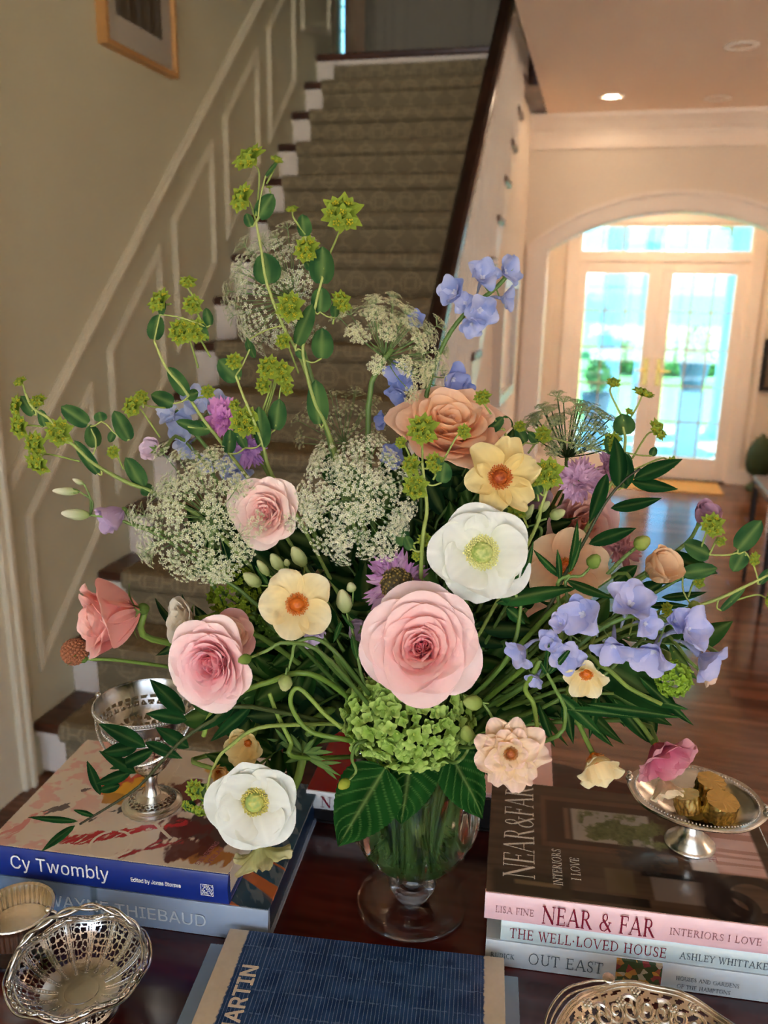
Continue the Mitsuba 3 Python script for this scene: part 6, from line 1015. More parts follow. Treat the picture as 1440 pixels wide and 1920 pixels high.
# ---------------------------------------------------------------- thoroughwax sprigs (round leaves, yellow-green heads)
bupleurum('tallest thoroughwax sprig, its yellow-green heads at the top of the bouquet', [(-0.3288, 0.7944, 1.6122), (-0.3243, 0.7955, 1.5851), (-0.3198, 0.7966, 1.555), (-0.305, 0.8003, 1.514), (-0.2897, 0.8041, 1.4854), (-0.2742, 0.8079, 1.4426), (-0.2556, 0.8125, 1.3931), (-0.2251, 0.82, 1.3102)], [(-0.3183, 0.797, 1.554, -0.3218, 0.7962, 1.5831, 0.0153), (-0.3267, 0.7949, 1.6157, -0.3122, 0.7985, 1.6373, 0.0098), (-0.3339, 0.7932, 1.6072, -0.3376, 0.7922, 1.6194, 0.0052), (-0.3402, 0.7916, 1.4977, -0.3327, 0.7935, 1.4809, 0.0048), (-0.3189, 0.7969, 1.6535, -0.3068, 0.7998, 1.6679, 0.0036)], [(-0.3334, 0.7933, 1.6684, 0.0168, -0.35, 0.6, 0.6, -0.3287, 0.7945, 1.6171), (-0.3408, 0.7915, 1.6329, 0.0144, -0.5, 0.3, 0.7, -0.3288, 0.7944, 1.6122), (-0.3083, 0.7995, 1.6679, 0.0066, 0.3, 0.7, 0.5, -0.3181, 0.7971, 1.6463), (-0.3156, 0.7977, 1.643, 0.0041, 0, 1, 0.3, -0.3278, 0.7947, 1.6122)], seed=1)
bupleurum('thoroughwax sprig with a star-shaped head right of the tallest one', [(-0.2629, 0.8004, 1.5609), (-0.267, 0.7994, 1.5457), (-0.2732, 0.7978, 1.5201), (-0.2821, 0.7956, 1.494), (-0.2787, 0.7965, 1.4678), (-0.2699, 0.7986, 1.4358), (-0.2595, 0.8012, 1.4142), (-0.2444, 0.8049, 1.3586)], [(-0.2793, 0.7963, 1.5986, -0.2821, 0.7956, 1.6185, 0.0092), (-0.2634, 0.8002, 1.5548, -0.2628, 0.8004, 1.5896, 0.0136), (-0.2655, 0.7997, 1.5279, -0.2644, 0.8, 1.5518, 0.0116), (-0.2883, 0.7941, 1.4965, -0.2726, 0.798, 1.5354, 0.0117), (-0.2878, 0.7942, 1.4913, -0.2801, 0.7961, 1.4825, 0.0053), (-0.2641, 0.8001, 1.4828, -0.2635, 0.8002, 1.5125, 0.0128), (-0.2512, 0.8032, 1.5231, -0.2502, 0.8035, 1.5389, 0.0063), (-0.2729, 0.7979, 1.5682, -0.2794, 0.7963, 1.5755, 0.0052), (-0.2668, 0.7994, 1.4168, -0.2698, 0.7986, 1.4616, 0.012)], [(-0.2444, 0.8049, 1.6191, 0.0204, 0.1, 0.5, 0.9, -0.2624, 0.8005, 1.5684), (-0.291, 0.7934, 1.6227, 0.0066, -0.1, 0.8, 0.5, -0.2788, 0.7964, 1.6001), (-0.2774, 0.7968, 1.5864, 0.0134, -0.3, 0.3, 0.9, -0.2639, 0.8001, 1.5583), (-0.2451, 0.8047, 1.538, 0.0115, 0.5, 0.4, 0.7, -0.2532, 0.8027, 1.5163), (-0.2935, 0.7928, 1.532, 0.0147, -0.1, 0.1, 1, -0.2706, 0.7985, 1.5201), (-0.2693, 0.7988, 1.588, 0.0041, 0, 0.8, 0.4, -0.2634, 0.8002, 1.5708), (-0.3006, 0.7911, 1.4989, 0.0085, -0.2, 0.3, 0.9, -0.2865, 0.7946, 1.4676)], seed=2)
bupleurum('thoroughwax sprig leaning left above the pale blue delphinium', [(-0.4208, 0.7512, 1.4973), (-0.4104, 0.7537, 1.4716), (-0.3944, 0.7577, 1.4508), (-0.3774, 0.7619, 1.4217), (-0.3524, 0.768, 1.3867), (-0.306, 0.7794, 1.3142)], [(-0.4208, 0.7512, 1.4989, -0.4154, 0.7525, 1.5229, 0.0089), (-0.3668, 0.7645, 1.5136, -0.3702, 0.7636, 1.5303, 0.0057), (-0.392, 0.7583, 1.4455, -0.4083, 0.7543, 1.4726, 0.0085), (-0.391, 0.7585, 1.4445, -0.3805, 0.7611, 1.4478, 0.0085), (-0.4139, 0.7529, 1.523, -0.4092, 0.754, 1.5362, 0.0047), (-0.4054, 0.755, 1.4362, -0.4267, 0.7497, 1.4449, 0.0091), (-0.3923, 0.7582, 1.4133, -0.3684, 0.7641, 1.4105, 0.0086), (-0.3758, 0.7622, 1.5145, -0.3693, 0.7638, 1.4982, 0.0047), (-0.3778, 0.7618, 1.4108, -0.4036, 0.7554, 1.4185, 0.0065)], [(-0.4133, 0.753, 1.5356, 0.013, -0.4, 0.5, 0.7, -0.4023, 0.7557, 1.5333), (-0.3858, 0.7598, 1.5535, 0.0088, 0.1, 0.7, 0.6, -0.3771, 0.7619, 1.5337), (-0.3822, 0.7607, 1.5326, 0.0104, 0.1, 0.4, 0.9, -0.3747, 0.7625, 1.5186), (-0.3944, 0.7577, 1.507, 0.0136, -0.2, 0.2, 0.95, -0.3796, 0.7613, 1.4721), (-0.3791, 0.7614, 1.5083, 0.0125, 0.2, 0.3, 0.9, -0.3674, 0.7643, 1.4828), (-0.3712, 0.7634, 1.4485, 0.0075, 0.2, 0.5, 0.8, -0.3948, 0.7576, 1.4401), (-0.4338, 0.748, 1.4383, 0.0064, -0.2, 0.6, 0.6, -0.4134, 0.753, 1.4318)], seed=3)
bupleurum('thoroughwax sprig in the middle left with looping pale stems', [(-0.3397, 0.7609, 1.4659), (-0.3335, 0.7624, 1.4477), (-0.3273, 0.7639, 1.432), (-0.3156, 0.7668, 1.4001), (-0.3068, 0.7689, 1.3674), (-0.2705, 0.7779, 1.3005)], [(-0.3377, 0.7613, 1.4623, -0.3554, 0.757, 1.4816, 0.0115), (-0.3258, 0.7643, 1.4919, -0.3286, 0.7636, 1.5036, 0.0047), (-0.3029, 0.7699, 1.4133, -0.2983, 0.771, 1.4442, 0.0101), (-0.3167, 0.7665, 1.3957, -0.3179, 0.7662, 1.4364, 0.0145), (-0.3491, 0.7585, 1.3886, -0.3463, 0.7592, 1.413, 0.0075), (-0.3323, 0.7627, 1.3944, -0.3421, 0.7602, 1.4158, 0.0054)], [(-0.3403, 0.7607, 1.4799, 0.0089, 0, 0.4, 0.9, -0.3357, 0.7618, 1.4623), (-0.3075, 0.7688, 1.4743, 0.0125, -0.2, 0.4, 0.9, -0.3173, 0.7664, 1.4162), (-0.2959, 0.7716, 1.4693, 0.0126, 0.3, 0.3, 0.9, -0.3164, 0.7666, 1.4109), (-0.3129, 0.7674, 1.4575, 0.0094, -0.4, 0.1, 0.9, -0.3188, 0.766, 1.4215), (-0.3317, 0.7628, 1.4213, 0.0159, 0.1, 0.2, 1, -0.3398, 0.7608, 1.405), (-0.291, 0.7728, 1.4548, 0.0074, 0.5, 0, 0.8, -0.3023, 0.77, 1.4165), (-0.3415, 0.7604, 1.4371, 0.0063, -0.3, 0.5, 0.8, -0.3478, 0.7589, 1.3995)], seed=4)
bupleurum('long thoroughwax sprig arching to the far left edge', [(-0.5221, 0.685, 1.4488), (-0.5164, 0.6864, 1.4352), (-0.5024, 0.6899, 1.4252), (-0.4936, 0.6921, 1.4114), (-0.4806, 0.6953, 1.3992), (-0.4618, 0.6999, 1.3806), (-0.4326, 0.7071, 1.3635), (-0.4029, 0.7144, 1.3507), (-0.3431, 0.7291, 1.308)], [(-0.516, 0.6865, 1.4286, -0.5272, 0.6838, 1.4467, 0.0072), (-0.507, 0.6887, 1.4174, -0.5096, 0.6881, 1.4338, 0.0056), (-0.4665, 0.6987, 1.4207, -0.4905, 0.6928, 1.4372, 0.0092), (-0.4606, 0.7002, 1.3985, -0.464, 0.6993, 1.4203, 0.0098), (-0.4609, 0.7001, 1.3721, -0.4802, 0.6954, 1.4044, 0.0078), (-0.4186, 0.7105, 1.3601, -0.4331, 0.7069, 1.3885, 0.0115), (-0.4186, 0.7105, 1.3601, -0.4088, 0.7129, 1.3533, 0.0084), (-0.4285, 0.7081, 1.4059, -0.4412, 0.705, 1.434, 0.0088), (-0.4538, 0.7018, 1.4235, -0.4552, 0.7015, 1.4328, 0.0067), (-0.4435, 0.7044, 1.4134, -0.4472, 0.7035, 1.4029, 0.0041)], [(-0.526, 0.6841, 1.4599, 0.0066, -0.2, 0.7, 0.6, -0.5222, 0.685, 1.4478), (-0.5311, 0.6828, 1.4365, 0.0112, -0.6, 0.2, 0.7, -0.5166, 0.6864, 1.4327), (-0.53, 0.6831, 1.417, 0.0123, -0.4, 0, 0.9, -0.509, 0.6882, 1.4174), (-0.5109, 0.6878, 1.4419, 0.0081, 0, 0.7, 0.6, -0.5147, 0.6868, 1.4317), (-0.5165, 0.6864, 1.4006, 0.0124, -0.2, 0, 1, -0.4971, 0.6912, 1.4114), (-0.5162, 0.6865, 1.3817, 0.013, -0.2, -0.4, 0.9, -0.4767, 0.6962, 1.384), (-0.4935, 0.6921, 1.4125, 0.0139, 0.1, 0.1, 1, -0.4901, 0.6929, 1.4047), (-0.4231, 0.7094, 1.4385, 0.0112, -0.3, 0.4, 0.8, -0.3999, 0.7151, 1.409), (-0.4146, 0.7115, 1.4488, 0.0066, 0.3, 0.7, 0.6, -0.4133, 0.7118, 1.4371), (-0.4443, 0.7042, 1.3936, 0.0067, 0, 0.3, 0.9, -0.4358, 0.7063, 1.3768)], seed=5)
bupleurum('short thoroughwax sprig standing before the peach rose', [(-0.1448, 0.7316, 1.3976), (-0.1423, 0.7322, 1.3766), (-0.1396, 0.7329, 1.3512), (-0.1431, 0.732, 1.3042)], [(-0.1271, 0.736, 1.3794, -0.1249, 0.7365, 1.399, 0.0088), (-0.1352, 0.734, 1.3943, -0.1307, 0.7351, 1.4029, 0.0049), (-0.1582, 0.7283, 1.3197, -0.1684, 0.7258, 1.3429, 0.011), (-0.1522, 0.7298, 1.3146, -0.1583, 0.7283, 1.3276, 0.006)], [(-0.1452, 0.7315, 1.4282, 0.015, 0, 0.5, 0.85, -0.1448, 0.7316, 1.3976), (-0.1542, 0.7293, 1.3955, 0.0098, -0.5, 0.2, 0.8, -0.1446, 0.7316, 1.3917), (-0.1344, 0.7342, 1.3978, 0.0098, 0.4, 0.3, 0.8, -0.1408, 0.7326, 1.3917), (-0.1499, 0.7303, 1.3755, 0.0128, -0.2, -0.1, 1, -0.142, 0.7323, 1.3665), (-0.1408, 0.7326, 1.3242, 0.007, 0.1, 0.2, 0.9, -0.1509, 0.7301, 1.3199), (-0.1471, 0.731, 1.3084, 0.0055, -0.1, 0, 1, -0.1508, 0.7301, 1.3188), (-0.1641, 0.7268, 1.4161, 0.0058, -0.3, 0.3, 0.9, -0.1503, 0.7302, 1.3915), (-0.109, 0.7404, 1.4269, 0.0073, 0.3, 0.4, 0.8, -0.1348, 0.7341, 1.3818)], seed=6)
bupleurum('thoroughwax sprig against the bright doors with a flat dark head', [(0.0345, 0.8839, 1.418), (0.0382, 0.8848, 1.4014), (0.0342, 0.8838, 1.3731), (0.0158, 0.8793, 1.3324), (-0.0128, 0.8723, 1.2725)], [(0.0374, 0.8846, 1.4097, 0.0323, 0.8833, 1.4312, 0.0121), (0.0273, 0.8821, 1.3899, 0.0194, 0.8802, 1.4077, 0.0083), (0.0403, 0.8853, 1.3531, 0.0424, 0.8858, 1.3902, 0.0084), (0.0663, 0.8917, 1.3878, 0.0686, 0.8923, 1.3974, 0.0044), (-0.0765, 0.8566, 1.416, -0.0856, 0.8543, 1.4269, 0.005)], [(0.051, 0.888, 1.4523, 0.012, 0.2, 0.85, 0.25, 0.0367, 0.8844, 1.418), (0.069, 0.8924, 1.4153, 0.0121, 0.5, 0.5, 0.6, 0.0467, 0.8869, 1.3846), (0.0252, 0.8816, 1.4022, 0.0099, -0.3, 0.3, 0.8, 0.0349, 0.884, 1.3957), (0.0854, 0.8964, 1.3808, 0.0083, 0.4, -0.2, 0.8, 0.0504, 0.8878, 1.3734), (0.0211, 0.8806, 1.4626, 0.0076, 0, 0.7, 0.5, 0.0351, 0.884, 1.4236), (0.0395, 0.8851, 1.4336, 0.0049, 0.2, 0.7, 0.5, 0.0367, 0.8844, 1.418)], seed=7)
bupleurum('small thoroughwax sprig beside the peach rose at the upper right', [(-0.083, 0.8344, 1.4173), (-0.0732, 0.8368, 1.3918), (-0.0584, 0.8404, 1.3643), (-0.0685, 0.8379, 1.3072)], [(-0.0964, 0.8311, 1.4144, -0.0836, 0.8342, 1.4287, 0.0065), (-0.0607, 0.8399, 1.403, -0.0705, 0.8374, 1.4192, 0.0065), (-0.0476, 0.8431, 1.4033, -0.0587, 0.8404, 1.4129, 0.0054), (-0.1153, 0.8264, 1.3911, -0.0987, 0.8305, 1.398, 0.0087)], [(-0.1047, 0.829, 1.4476, 0.0091, -0.2, 0.6, 0.7, -0.0906, 0.8325, 1.4242), (-0.0439, 0.844, 1.4115, 0.0097, 0.2, 0.5, 0.8, -0.0574, 0.8407, 1.3921), (-0.0669, 0.8383, 1.4193, 0.0065, 0, 0.5, 0.8, -0.0627, 0.8394, 1.392)], seed=8)
bupleurum('thoroughwax head in front of the lilac scabious on the right', [(-0.0321, 0.7903, 1.3744), (-0.038, 0.7888, 1.3506), (-0.0504, 0.7857, 1.3072)], [(-0.0403, 0.7882, 1.3638, -0.0463, 0.7868, 1.3794, 0.0062)], [(-0.0336, 0.7899, 1.3833, 0.0153, 0.1, 0.3, 0.95, -0.0362, 0.7892, 1.3612), (-0.0603, 0.7833, 1.3475, 0.0103, -0.2, -0.1, 0.9, -0.0492, 0.786, 1.3289), (-0.0471, 0.7866, 1.3768, 0.0071, -0.3, 0.2, 0.9, -0.0408, 0.7881, 1.3558)], seed=9)
bupleurum('thoroughwax sprig reaching off the right edge', [(0.182, 0.8378, 1.2869), (0.1632, 0.8332, 1.2755), (0.1345, 0.8261, 1.2598), (0.0951, 0.8164, 1.245), (0.0256, 0.7993, 1.215)], [(0.1499, 0.8299, 1.3126, 0.1687, 0.8345, 1.342, 0.0114), (0.1567, 0.8316, 1.3105, 0.1482, 0.8295, 1.2896, 0.0098), (0.1756, 0.8363, 1.2774, 0.1831, 0.8381, 1.2935, 0.0063), (0.1239, 0.8235, 1.3066, 0.0985, 0.8173, 1.3181, 0.0114), (0.1008, 0.8178, 1.287, 0.1331, 0.8258, 1.2931, 0.0084), (0.1419, 0.8279, 1.2487, 0.1623, 0.833, 1.2743, 0.0042)], [(0.1667, 0.8341, 1.3031, 0.0073, 0.4, 0.2, 0.9, 0.1571, 0.8317, 1.3073), (0.1235, 0.8234, 1.3363, 0.0123, 0, 0.5, 0.85, 0.1139, 0.821, 1.3064), (0.1853, 0.8386, 1.2625, 0.0079, 0.6, 0, 0.7, 0.15, 0.8299, 1.2584), (0.0895, 0.815, 1.2494, 0.0074, 0.3, 0.4, 0.8, 0.0654, 0.8091, 1.233), (0.117, 0.8218, 1.279, 0.0073, 0.3, 0.3, 0.9, 0.1086, 0.8198, 1.2621), (0.1334, 0.8259, 1.3204, 0.0057, 0.2, -0.2, 0.9, 0.1239, 0.8235, 1.3066), (0.0617, 0.8082, 1.2443, 0.0074, 0, 0.3, 0.9, 0.0561, 0.8068, 1.2214)], seed=10)
bupleurum('thoroughwax sprig at the lower left before the paint-splashed book', [(-0.335, 0.6539, 1.0735), (-0.3281, 0.6556, 1.0973), (-0.3122, 0.6595, 1.1209), (-0.2668, 0.6707, 1.1448)], [(-0.3334, 0.6543, 1.0616, -0.3429, 0.6519, 1.0793, 0.0074), (-0.3477, 0.6507, 1.0492, -0.356, 0.6487, 1.0599, 0.0053), (-0.324, 0.6566, 1.0678, -0.3161, 0.6585, 1.0769, 0.0052)], [(-0.3462, 0.6511, 1.0733, 0.0105, -0.3, 0.2, 0.9, -0.3338, 0.6542, 1.0795), (-0.3441, 0.6516, 1.0505, 0.0105, -0.2, -0.4, 0.8, -0.3363, 0.6535, 1.0794), (-0.3334, 0.6543, 1.0616, 0.0074, 0.2, -0.2, 0.9, -0.3328, 0.6544, 1.0795), (-0.3552, 0.6489, 1.0551, 0.0058, -0.4, 0.1, 0.9, -0.3391, 0.6529, 1.0734)], seed=11)
# ---------------------------------------------------------------- ruscus: dark pointed leaves
def ruscus(label, stem, leaves, seed=0, ca=(14, 44, 22), cb=(30, 70, 34), tail=True, r=0.0011, group='dark ruscus sprays'):
    k = thing('ruscus_spray', label, 'foliage', group); p = [np.array(x) for x in stem]
    if tail: p += [MOUTH + (p[-1] - MOUTH) * [0.2, 0.2, 0.1] + [0, 0, 0.01], np.array([VC_[0], VC_[1], TZ + 0.1])]
    stem_part(k, p, r, (46, 44, 30), (70, 84, 44), 30, 6)
    for i, a in enumerate(leaves):
        d = np.random.default_rng(seed * 77 + i); leaf(k, a[:3], a[3:6], a[6], nrm=face(d.normal() * 0.35, 0.5 + d.normal() * 0.3, 0.8), fold=0.22, droop=0.10 * d.normal(), ca=ca, cb=cb, mat='m_leaf', n=12, vein=0.1)
ruscus('dark glossy ruscus spray fanning out against the bright floor on the right', [(0.0505, 0.8054, 1.3911), (0.0346, 0.8015, 1.3768), (0.0193, 0.7978, 1.3529), (0.0046, 0.7941, 1.3179), (-0.0106, 0.7904, 1.2849), (-0.0373, 0.7838, 1.2253)], [(0.0326, 0.801, 1.3711, 0.0243, 0.799, 1.4212, 0.0097), (0.0413, 0.8032, 1.3733, 0.0354, 0.8017, 1.4062, 0.0071), (0.0455, 0.8042, 1.3807, 0.0882, 0.8147, 1.4005, 0.0076), (0.0433, 0.8037, 1.378, 0.0873, 0.8145, 1.3716, 0.0066), (0.0269, 0.7996, 1.3515, 0.073, 0.811, 1.3624, 0.0066), (0.0094, 0.7953, 1.3153, 0.0525, 0.8059, 1.3323, 0.0072), (0.0205, 0.7981, 1.3854, 0.0078, 0.7949, 1.3357, 0.0071)], seed=1)
ruscus('dark ruscus spray trailing down to the left in front of the silver goblet', [(-0.4496, 0.6102, 1.0426), (-0.4231, 0.6167, 1.061), (-0.3916, 0.6245, 1.0851), (-0.3641, 0.6312, 1.1185), (-0.347, 0.6355, 1.1375), (-0.3194, 0.6423, 1.1577), (-0.2851, 0.6507, 1.1722)], [(-0.3449, 0.636, 1.1638, -0.375, 0.6286, 1.1982, 0.008), (-0.3437, 0.6363, 1.1572, -0.3803, 0.6273, 1.1631, 0.0075), (-0.343, 0.6364, 1.128, -0.3724, 0.6292, 1.1488, 0.0071), (-0.3828, 0.6267, 1.1283, -0.4238, 0.6165, 1.1516, 0.0081), (-0.3901, 0.6248, 1.1282, -0.425, 0.6163, 1.1207, 0.0071), (-0.383, 0.6266, 1.1328, -0.3494, 0.6349, 1.1165, 0.0066), (-0.3756, 0.6284, 1.1251, -0.4173, 0.6182, 1.1037, 0.0066), (-0.3933, 0.6241, 1.0996, -0.4258, 0.6161, 1.1229, 0.0056), (-0.4281, 0.6155, 1.0756, -0.4379, 0.6131, 1.1124, 0.0046), (-0.3977, 0.623, 1.1006, -0.4323, 0.6145, 1.0872, 0.0061), (-0.409, 0.6202, 1.0865, -0.4319, 0.6146, 1.079, 0.0046), (-0.4514, 0.6098, 1.0455, -0.4984, 0.5982, 1.0493, 0.0031), (-0.4543, 0.609, 1.0407, -0.4886, 0.6006, 1.011, 0.0047), (-0.4353, 0.6137, 1.0518, -0.4549, 0.6089, 1.0585, 0.0026), (-0.2995, 0.6471, 1.1735, -0.3365, 0.6381, 1.145, 0.0065), (-0.2851, 0.6507, 1.1722, -0.3227, 0.6415, 1.1352, 0.006)], seed=2)
def whorl(label, stem, leaves, seed, ca=(20, 54, 26), cb=(44, 90, 42), group='lance-leaved foliage stems', r=0.0016):
    k = thing('foliage_stem', label, 'foliage', group); p = [np.array(x) for x in stem] + [MOUTH + (np.array(stem[-1]) - MOUTH) * [0.2, 0.2, 0.1] + [0, 0, 0.01], np.array([VC_[0], VC_[1] - 0.01, TZ + 0.1])]
    stem_part(k, p, r, (104, 134, 62), (84, 116, 52), 24, 7)
    for i, a in enumerate(leaves):
        d = np.random.default_rng(seed * 91 + i); leaf(k, a[:3], a[3:6], a[6], nrm=face(d.normal() * 0.3, 0.6 + d.normal() * 0.2, 0.8), fold=0.35, droop=0.08 * d.normal(), ca=ca, cb=cb)
whorl('whorl of dark lance leaves in front of the cream peach ranunculus', [(-0.0061, 0.7555, 1.2954), (-0.0166, 0.7529, 1.2862), (-0.0108, 0.7543, 1.2514), (-0.0091, 0.7547, 1.213)], [(-0.0107, 0.7543, 1.2916, -0.0406, 0.747, 1.3198, 0.004), (-0.0072, 0.7552, 1.297, -0.0033, 0.7561, 1.3488, 0.004), (-0.0054, 0.7556, 1.2986, 0.0018, 0.7574, 1.332, 0.0035), (-0.0086, 0.7548, 1.2901, 0.0366, 0.766, 1.2728, 0.0055), (-0.0144, 0.7534, 1.2889, -0.019, 0.7523, 1.3203, 0.003), (-0.0164, 0.7529, 1.2835, -0.0002, 0.7569, 1.2817, 0.004)], 1)
whorl('dark leaves low at the right side of the white anemone', [(-0.0543, 0.7333, 1.2812), (-0.0482, 0.7348, 1.2601), (-0.0623, 0.7313, 1.2055)], [(-0.0706, 0.7293, 1.2703, -0.0003, 0.7466, 1.2864, 0.0084), (-0.0494, 0.7345, 1.2802, -0.0405, 0.7367, 1.3306, 0.004), (-0.0467, 0.7352, 1.2908, -0.0633, 0.7311, 1.3148, 0.0064), (-0.044, 0.7358, 1.2708, -0.071, 0.7292, 1.2798, 0.007), (-0.0606, 0.7317, 1.2652, -0.0428, 0.7361, 1.2495, 0.006)], 2)
whorl('narrow green leaves and stems below the delphinium on the right', [(-0.0194, 0.7161, 1.2117), (-0.0112, 0.7182, 1.1968), (0.0004, 0.721, 1.1697), (-0.0172, 0.7167, 1.1415)], [(-0.0192, 0.7162, 1.2101, -0.019, 0.7162, 1.242, 0.0029), (-0.0178, 0.7165, 1.2101, 0.0024, 0.7215, 1.2398, 0.0029), (-0.0167, 0.7168, 1.2075, -0.0274, 0.7142, 1.226, 0.0025), (-0.0084, 0.7188, 1.1914, 0.036, 0.7298, 1.1482, 0.0064), (-0, 0.7209, 1.1752, 0.0682, 0.7377, 1.1683, 0.0045), (0.0188, 0.7255, 1.181, 0.1069, 0.7472, 1.1691, 0.005)], 3)
whorl('broad dark leaf spreading at the lower right under the delphinium', [(0.0364, 0.7762, 1.2065), (0.0178, 0.7716, 1.1862), (-0.0257, 0.7609, 1.1506)], [(0.0237, 0.7731, 1.2079, 0.1113, 0.7947, 1.1486, 0.0239), (0.034, 0.7756, 1.175, 0.1044, 0.793, 1.1355, 0.0095), (0.0094, 0.7696, 1.1629, 0.0598, 0.782, 1.1138, 0.0074)], 4, ca=(26, 58, 26), cb=(52, 92, 44))
whorl('green leaves hanging at the lower right above the silver compote', [(0.0443, 0.773, 1.172), (0.019, 0.7668, 1.1715), (-0.0165, 0.758, 1.1708)], [(-0.0009, 0.7619, 1.1653, 0.0104, 0.7647, 1.1157, 0.0063), (0.0148, 0.7658, 1.1599, 0.0494, 0.7743, 1.1135, 0.0068), (0.0448, 0.7731, 1.1662, 0.0825, 0.7824, 1.119, 0.0073), (0.0646, 0.778, 1.1724, 0.1171, 0.791, 1.1561, 0.0052), (0.0291, 0.7693, 1.1717, 0.0254, 0.7684, 1.122, 0.0052), (0.0681, 0.7789, 1.1896, 0.1242, 0.7927, 1.1387, 0.0057), (-0.0259, 0.7557, 1.159, -0.0074, 0.7603, 1.1124, 0.0052)], 6)
whorl('dark leaves reaching right below the mauve lisianthus', [(0.1135, 0.8416, 1.2832), (0.0795, 0.8332, 1.2598), (0.0301, 0.821, 1.224)], [(0.0807, 0.8335, 1.2994, 0.1372, 0.8474, 1.2808, 0.0107), (0.0757, 0.8323, 1.2711, 0.1184, 0.8428, 1.2861, 0.007), (0.0853, 0.8346, 1.2541, 0.1291, 0.8454, 1.2607, 0.0049), (0.0591, 0.8282, 1.2536, 0.0862, 0.8348, 1.2713, 0.0086), (0.073, 0.8316, 1.2453, 0.1124, 0.8413, 1.246, 0.0043), (0.0367, 0.8226, 1.2704, 0.0585, 0.828, 1.2878, 0.0081)], 7)
whorl('two broad dark leaves below the blush rose on the left', [(-0.296, 0.751, 1.2546), (-0.2751, 0.7562, 1.2258), (-0.2429, 0.7641, 1.1663)], [(-0.3423, 0.7396, 1.3051, -0.2961, 0.751, 1.2517, 0.0161), (-0.3216, 0.7447, 1.2942, -0.2749, 0.7562, 1.2434, 0.014), (-0.3473, 0.7384, 1.3106, -0.3224, 0.7445, 1.2599, 0.0118)], 5, ca=(14, 40, 22), cb=(28, 64, 34))
# hydrangea leaves hanging over the vase
k = thing('hydrangea_leaf', 'large dark green toothed leaf hanging over the left of the vase', 'leaf', 'big toothed leaves over the vase'); kw = dict(shape='heart', fold=0.12, n=64, m=31, ca=(18, 54, 20), cb=(34, 80, 32), serr=0.05, vein=0.35)
a = [(-0.168, 0.7053, 1.0944, -0.2127, 0.6943, 1.0042, 0.0326)][0]; leaf(k, a[:3], a[3:6], a[6], nrm=face(-0.1, 0.45, 0.9), name='blade', droop=0.1, **kw); stem_part(k, [np.array(a[:3]), np.array((-0.164, 0.7423, 1.085)), MOUTH + [0, -0.02, 0.02]], 0.0016, n=10)
k = thing('hydrangea_leaf', 'second large toothed leaf overlapping it at the middle of the vase', 'leaf', 'big toothed leaves over the vase'); a = [(-0.1468, 0.726, 1.1005, -0.1544, 0.7241, 1.0203, 0.031)][0]
leaf(k, a[:3], a[3:6], a[6], nrm=face(0.15, 0.5, 0.9), name='blade', droop=0.12, **kw); stem_part(k, [np.array(a[:3]), MOUTH + [0, -0.02, 0.02]], 0.0016, n=8)
k = thing('hydrangea_leaf', 'large toothed leaf hanging over the right of the vase', 'leaf', 'big toothed leaves over the vase'); a = [(-0.1137, 0.7547, 1.0953, -0.0748, 0.7643, 1.0143, 0.0252)][0]
leaf(k, a[:3], a[3:6], a[6], nrm=face(0.25, 0.5, 0.8), name='blade', droop=0.1, **kw); stem_part(k, [np.array(a[:3]), MOUTH + [0.02, -0.01, 0.02]], 0.0016, n=8)
# buds
bud_sprig('white and green lisianthus buds sticking out at the far left', [(-0.4497, 0.6668, 1.3396, -0.477, 0.6601, 1.3412, 0.0055), (-0.4578, 0.6648, 1.3623, -0.483, 0.6586, 1.3628, 0.004), (-0.4533, 0.6659, 1.3695, -0.4636, 0.6634, 1.3744, 0.0025)], [(-0.4509, 0.6686, 1.339), (-0.429, 0.674, 1.3363), (-0.4121, 0.6781, 1.3298), (-0.388, 0.6841, 1.3197), (-0.3496, 0.6935, 1.2909), (-0.2907, 0.708, 1.2426)], c1=(232, 230, 206))
bud_sprig('green lisianthus buds between the blush rose and the yellow ranunculus', [(-0.2741, 0.71, 1.2876, -0.2848, 0.7074, 1.3047, 0.0056), (-0.2532, 0.7152, 1.2924, -0.2649, 0.7123, 1.312, 0.0067), (-0.2691, 0.7113, 1.2921, -0.271, 0.7108, 1.2996, 0.0031), (-0.2944, 0.7051, 1.272, -0.3111, 0.7009, 1.2842, 0.0062), (-0.2867, 0.707, 1.282, -0.2978, 0.7042, 1.298, 0.0041)], [(-0.2728, 0.7207, 1.2788), (-0.2629, 0.7231, 1.2568), (-0.2375, 0.7294, 1.212)], leaves=[(-0.2888, 0.7116, 1.2692, -0.3019, 0.7084, 1.2908, 0.0026), (-0.2812, 0.7135, 1.2721, -0.2885, 0.7117, 1.2884, 0.0026)])
bud_sprig('pale green bud and small green bud right of the yellow ranunculus', [(-0.2085, 0.7056, 1.253, -0.2135, 0.7044, 1.2771, 0.0071), (-0.2027, 0.707, 1.2746, -0.2062, 0.7062, 1.2841, 0.0045)], [(-0.2103, 0.7155, 1.2479), (-0.2036, 0.7171, 1.2214), (-0.1904, 0.7204, 1.1647)], c1=(222, 226, 180), leaves=[(-0.2148, 0.7092, 1.2427, -0.2222, 0.7074, 1.2204, 0.0026), (-0.2048, 0.7117, 1.2291, -0.1996, 0.713, 1.2013, 0.0031), (-0.2024, 0.7123, 1.2346, -0.2149, 0.7092, 1.2509, 0.002)])
bud_sprig('striped green ranunculus bud right of the hydrangea', [(-0.0741, 0.6924, 1.1855, -0.0917, 0.688, 1.1862, 0.0073)], [(-0.0746, 0.6974, 1.1829), (-0.0668, 0.6993, 1.171), (-0.0638, 0.7001, 1.1573), (-0.0749, 0.6973, 1.1376)], c0=(120, 146, 60), c1=(186, 204, 120))
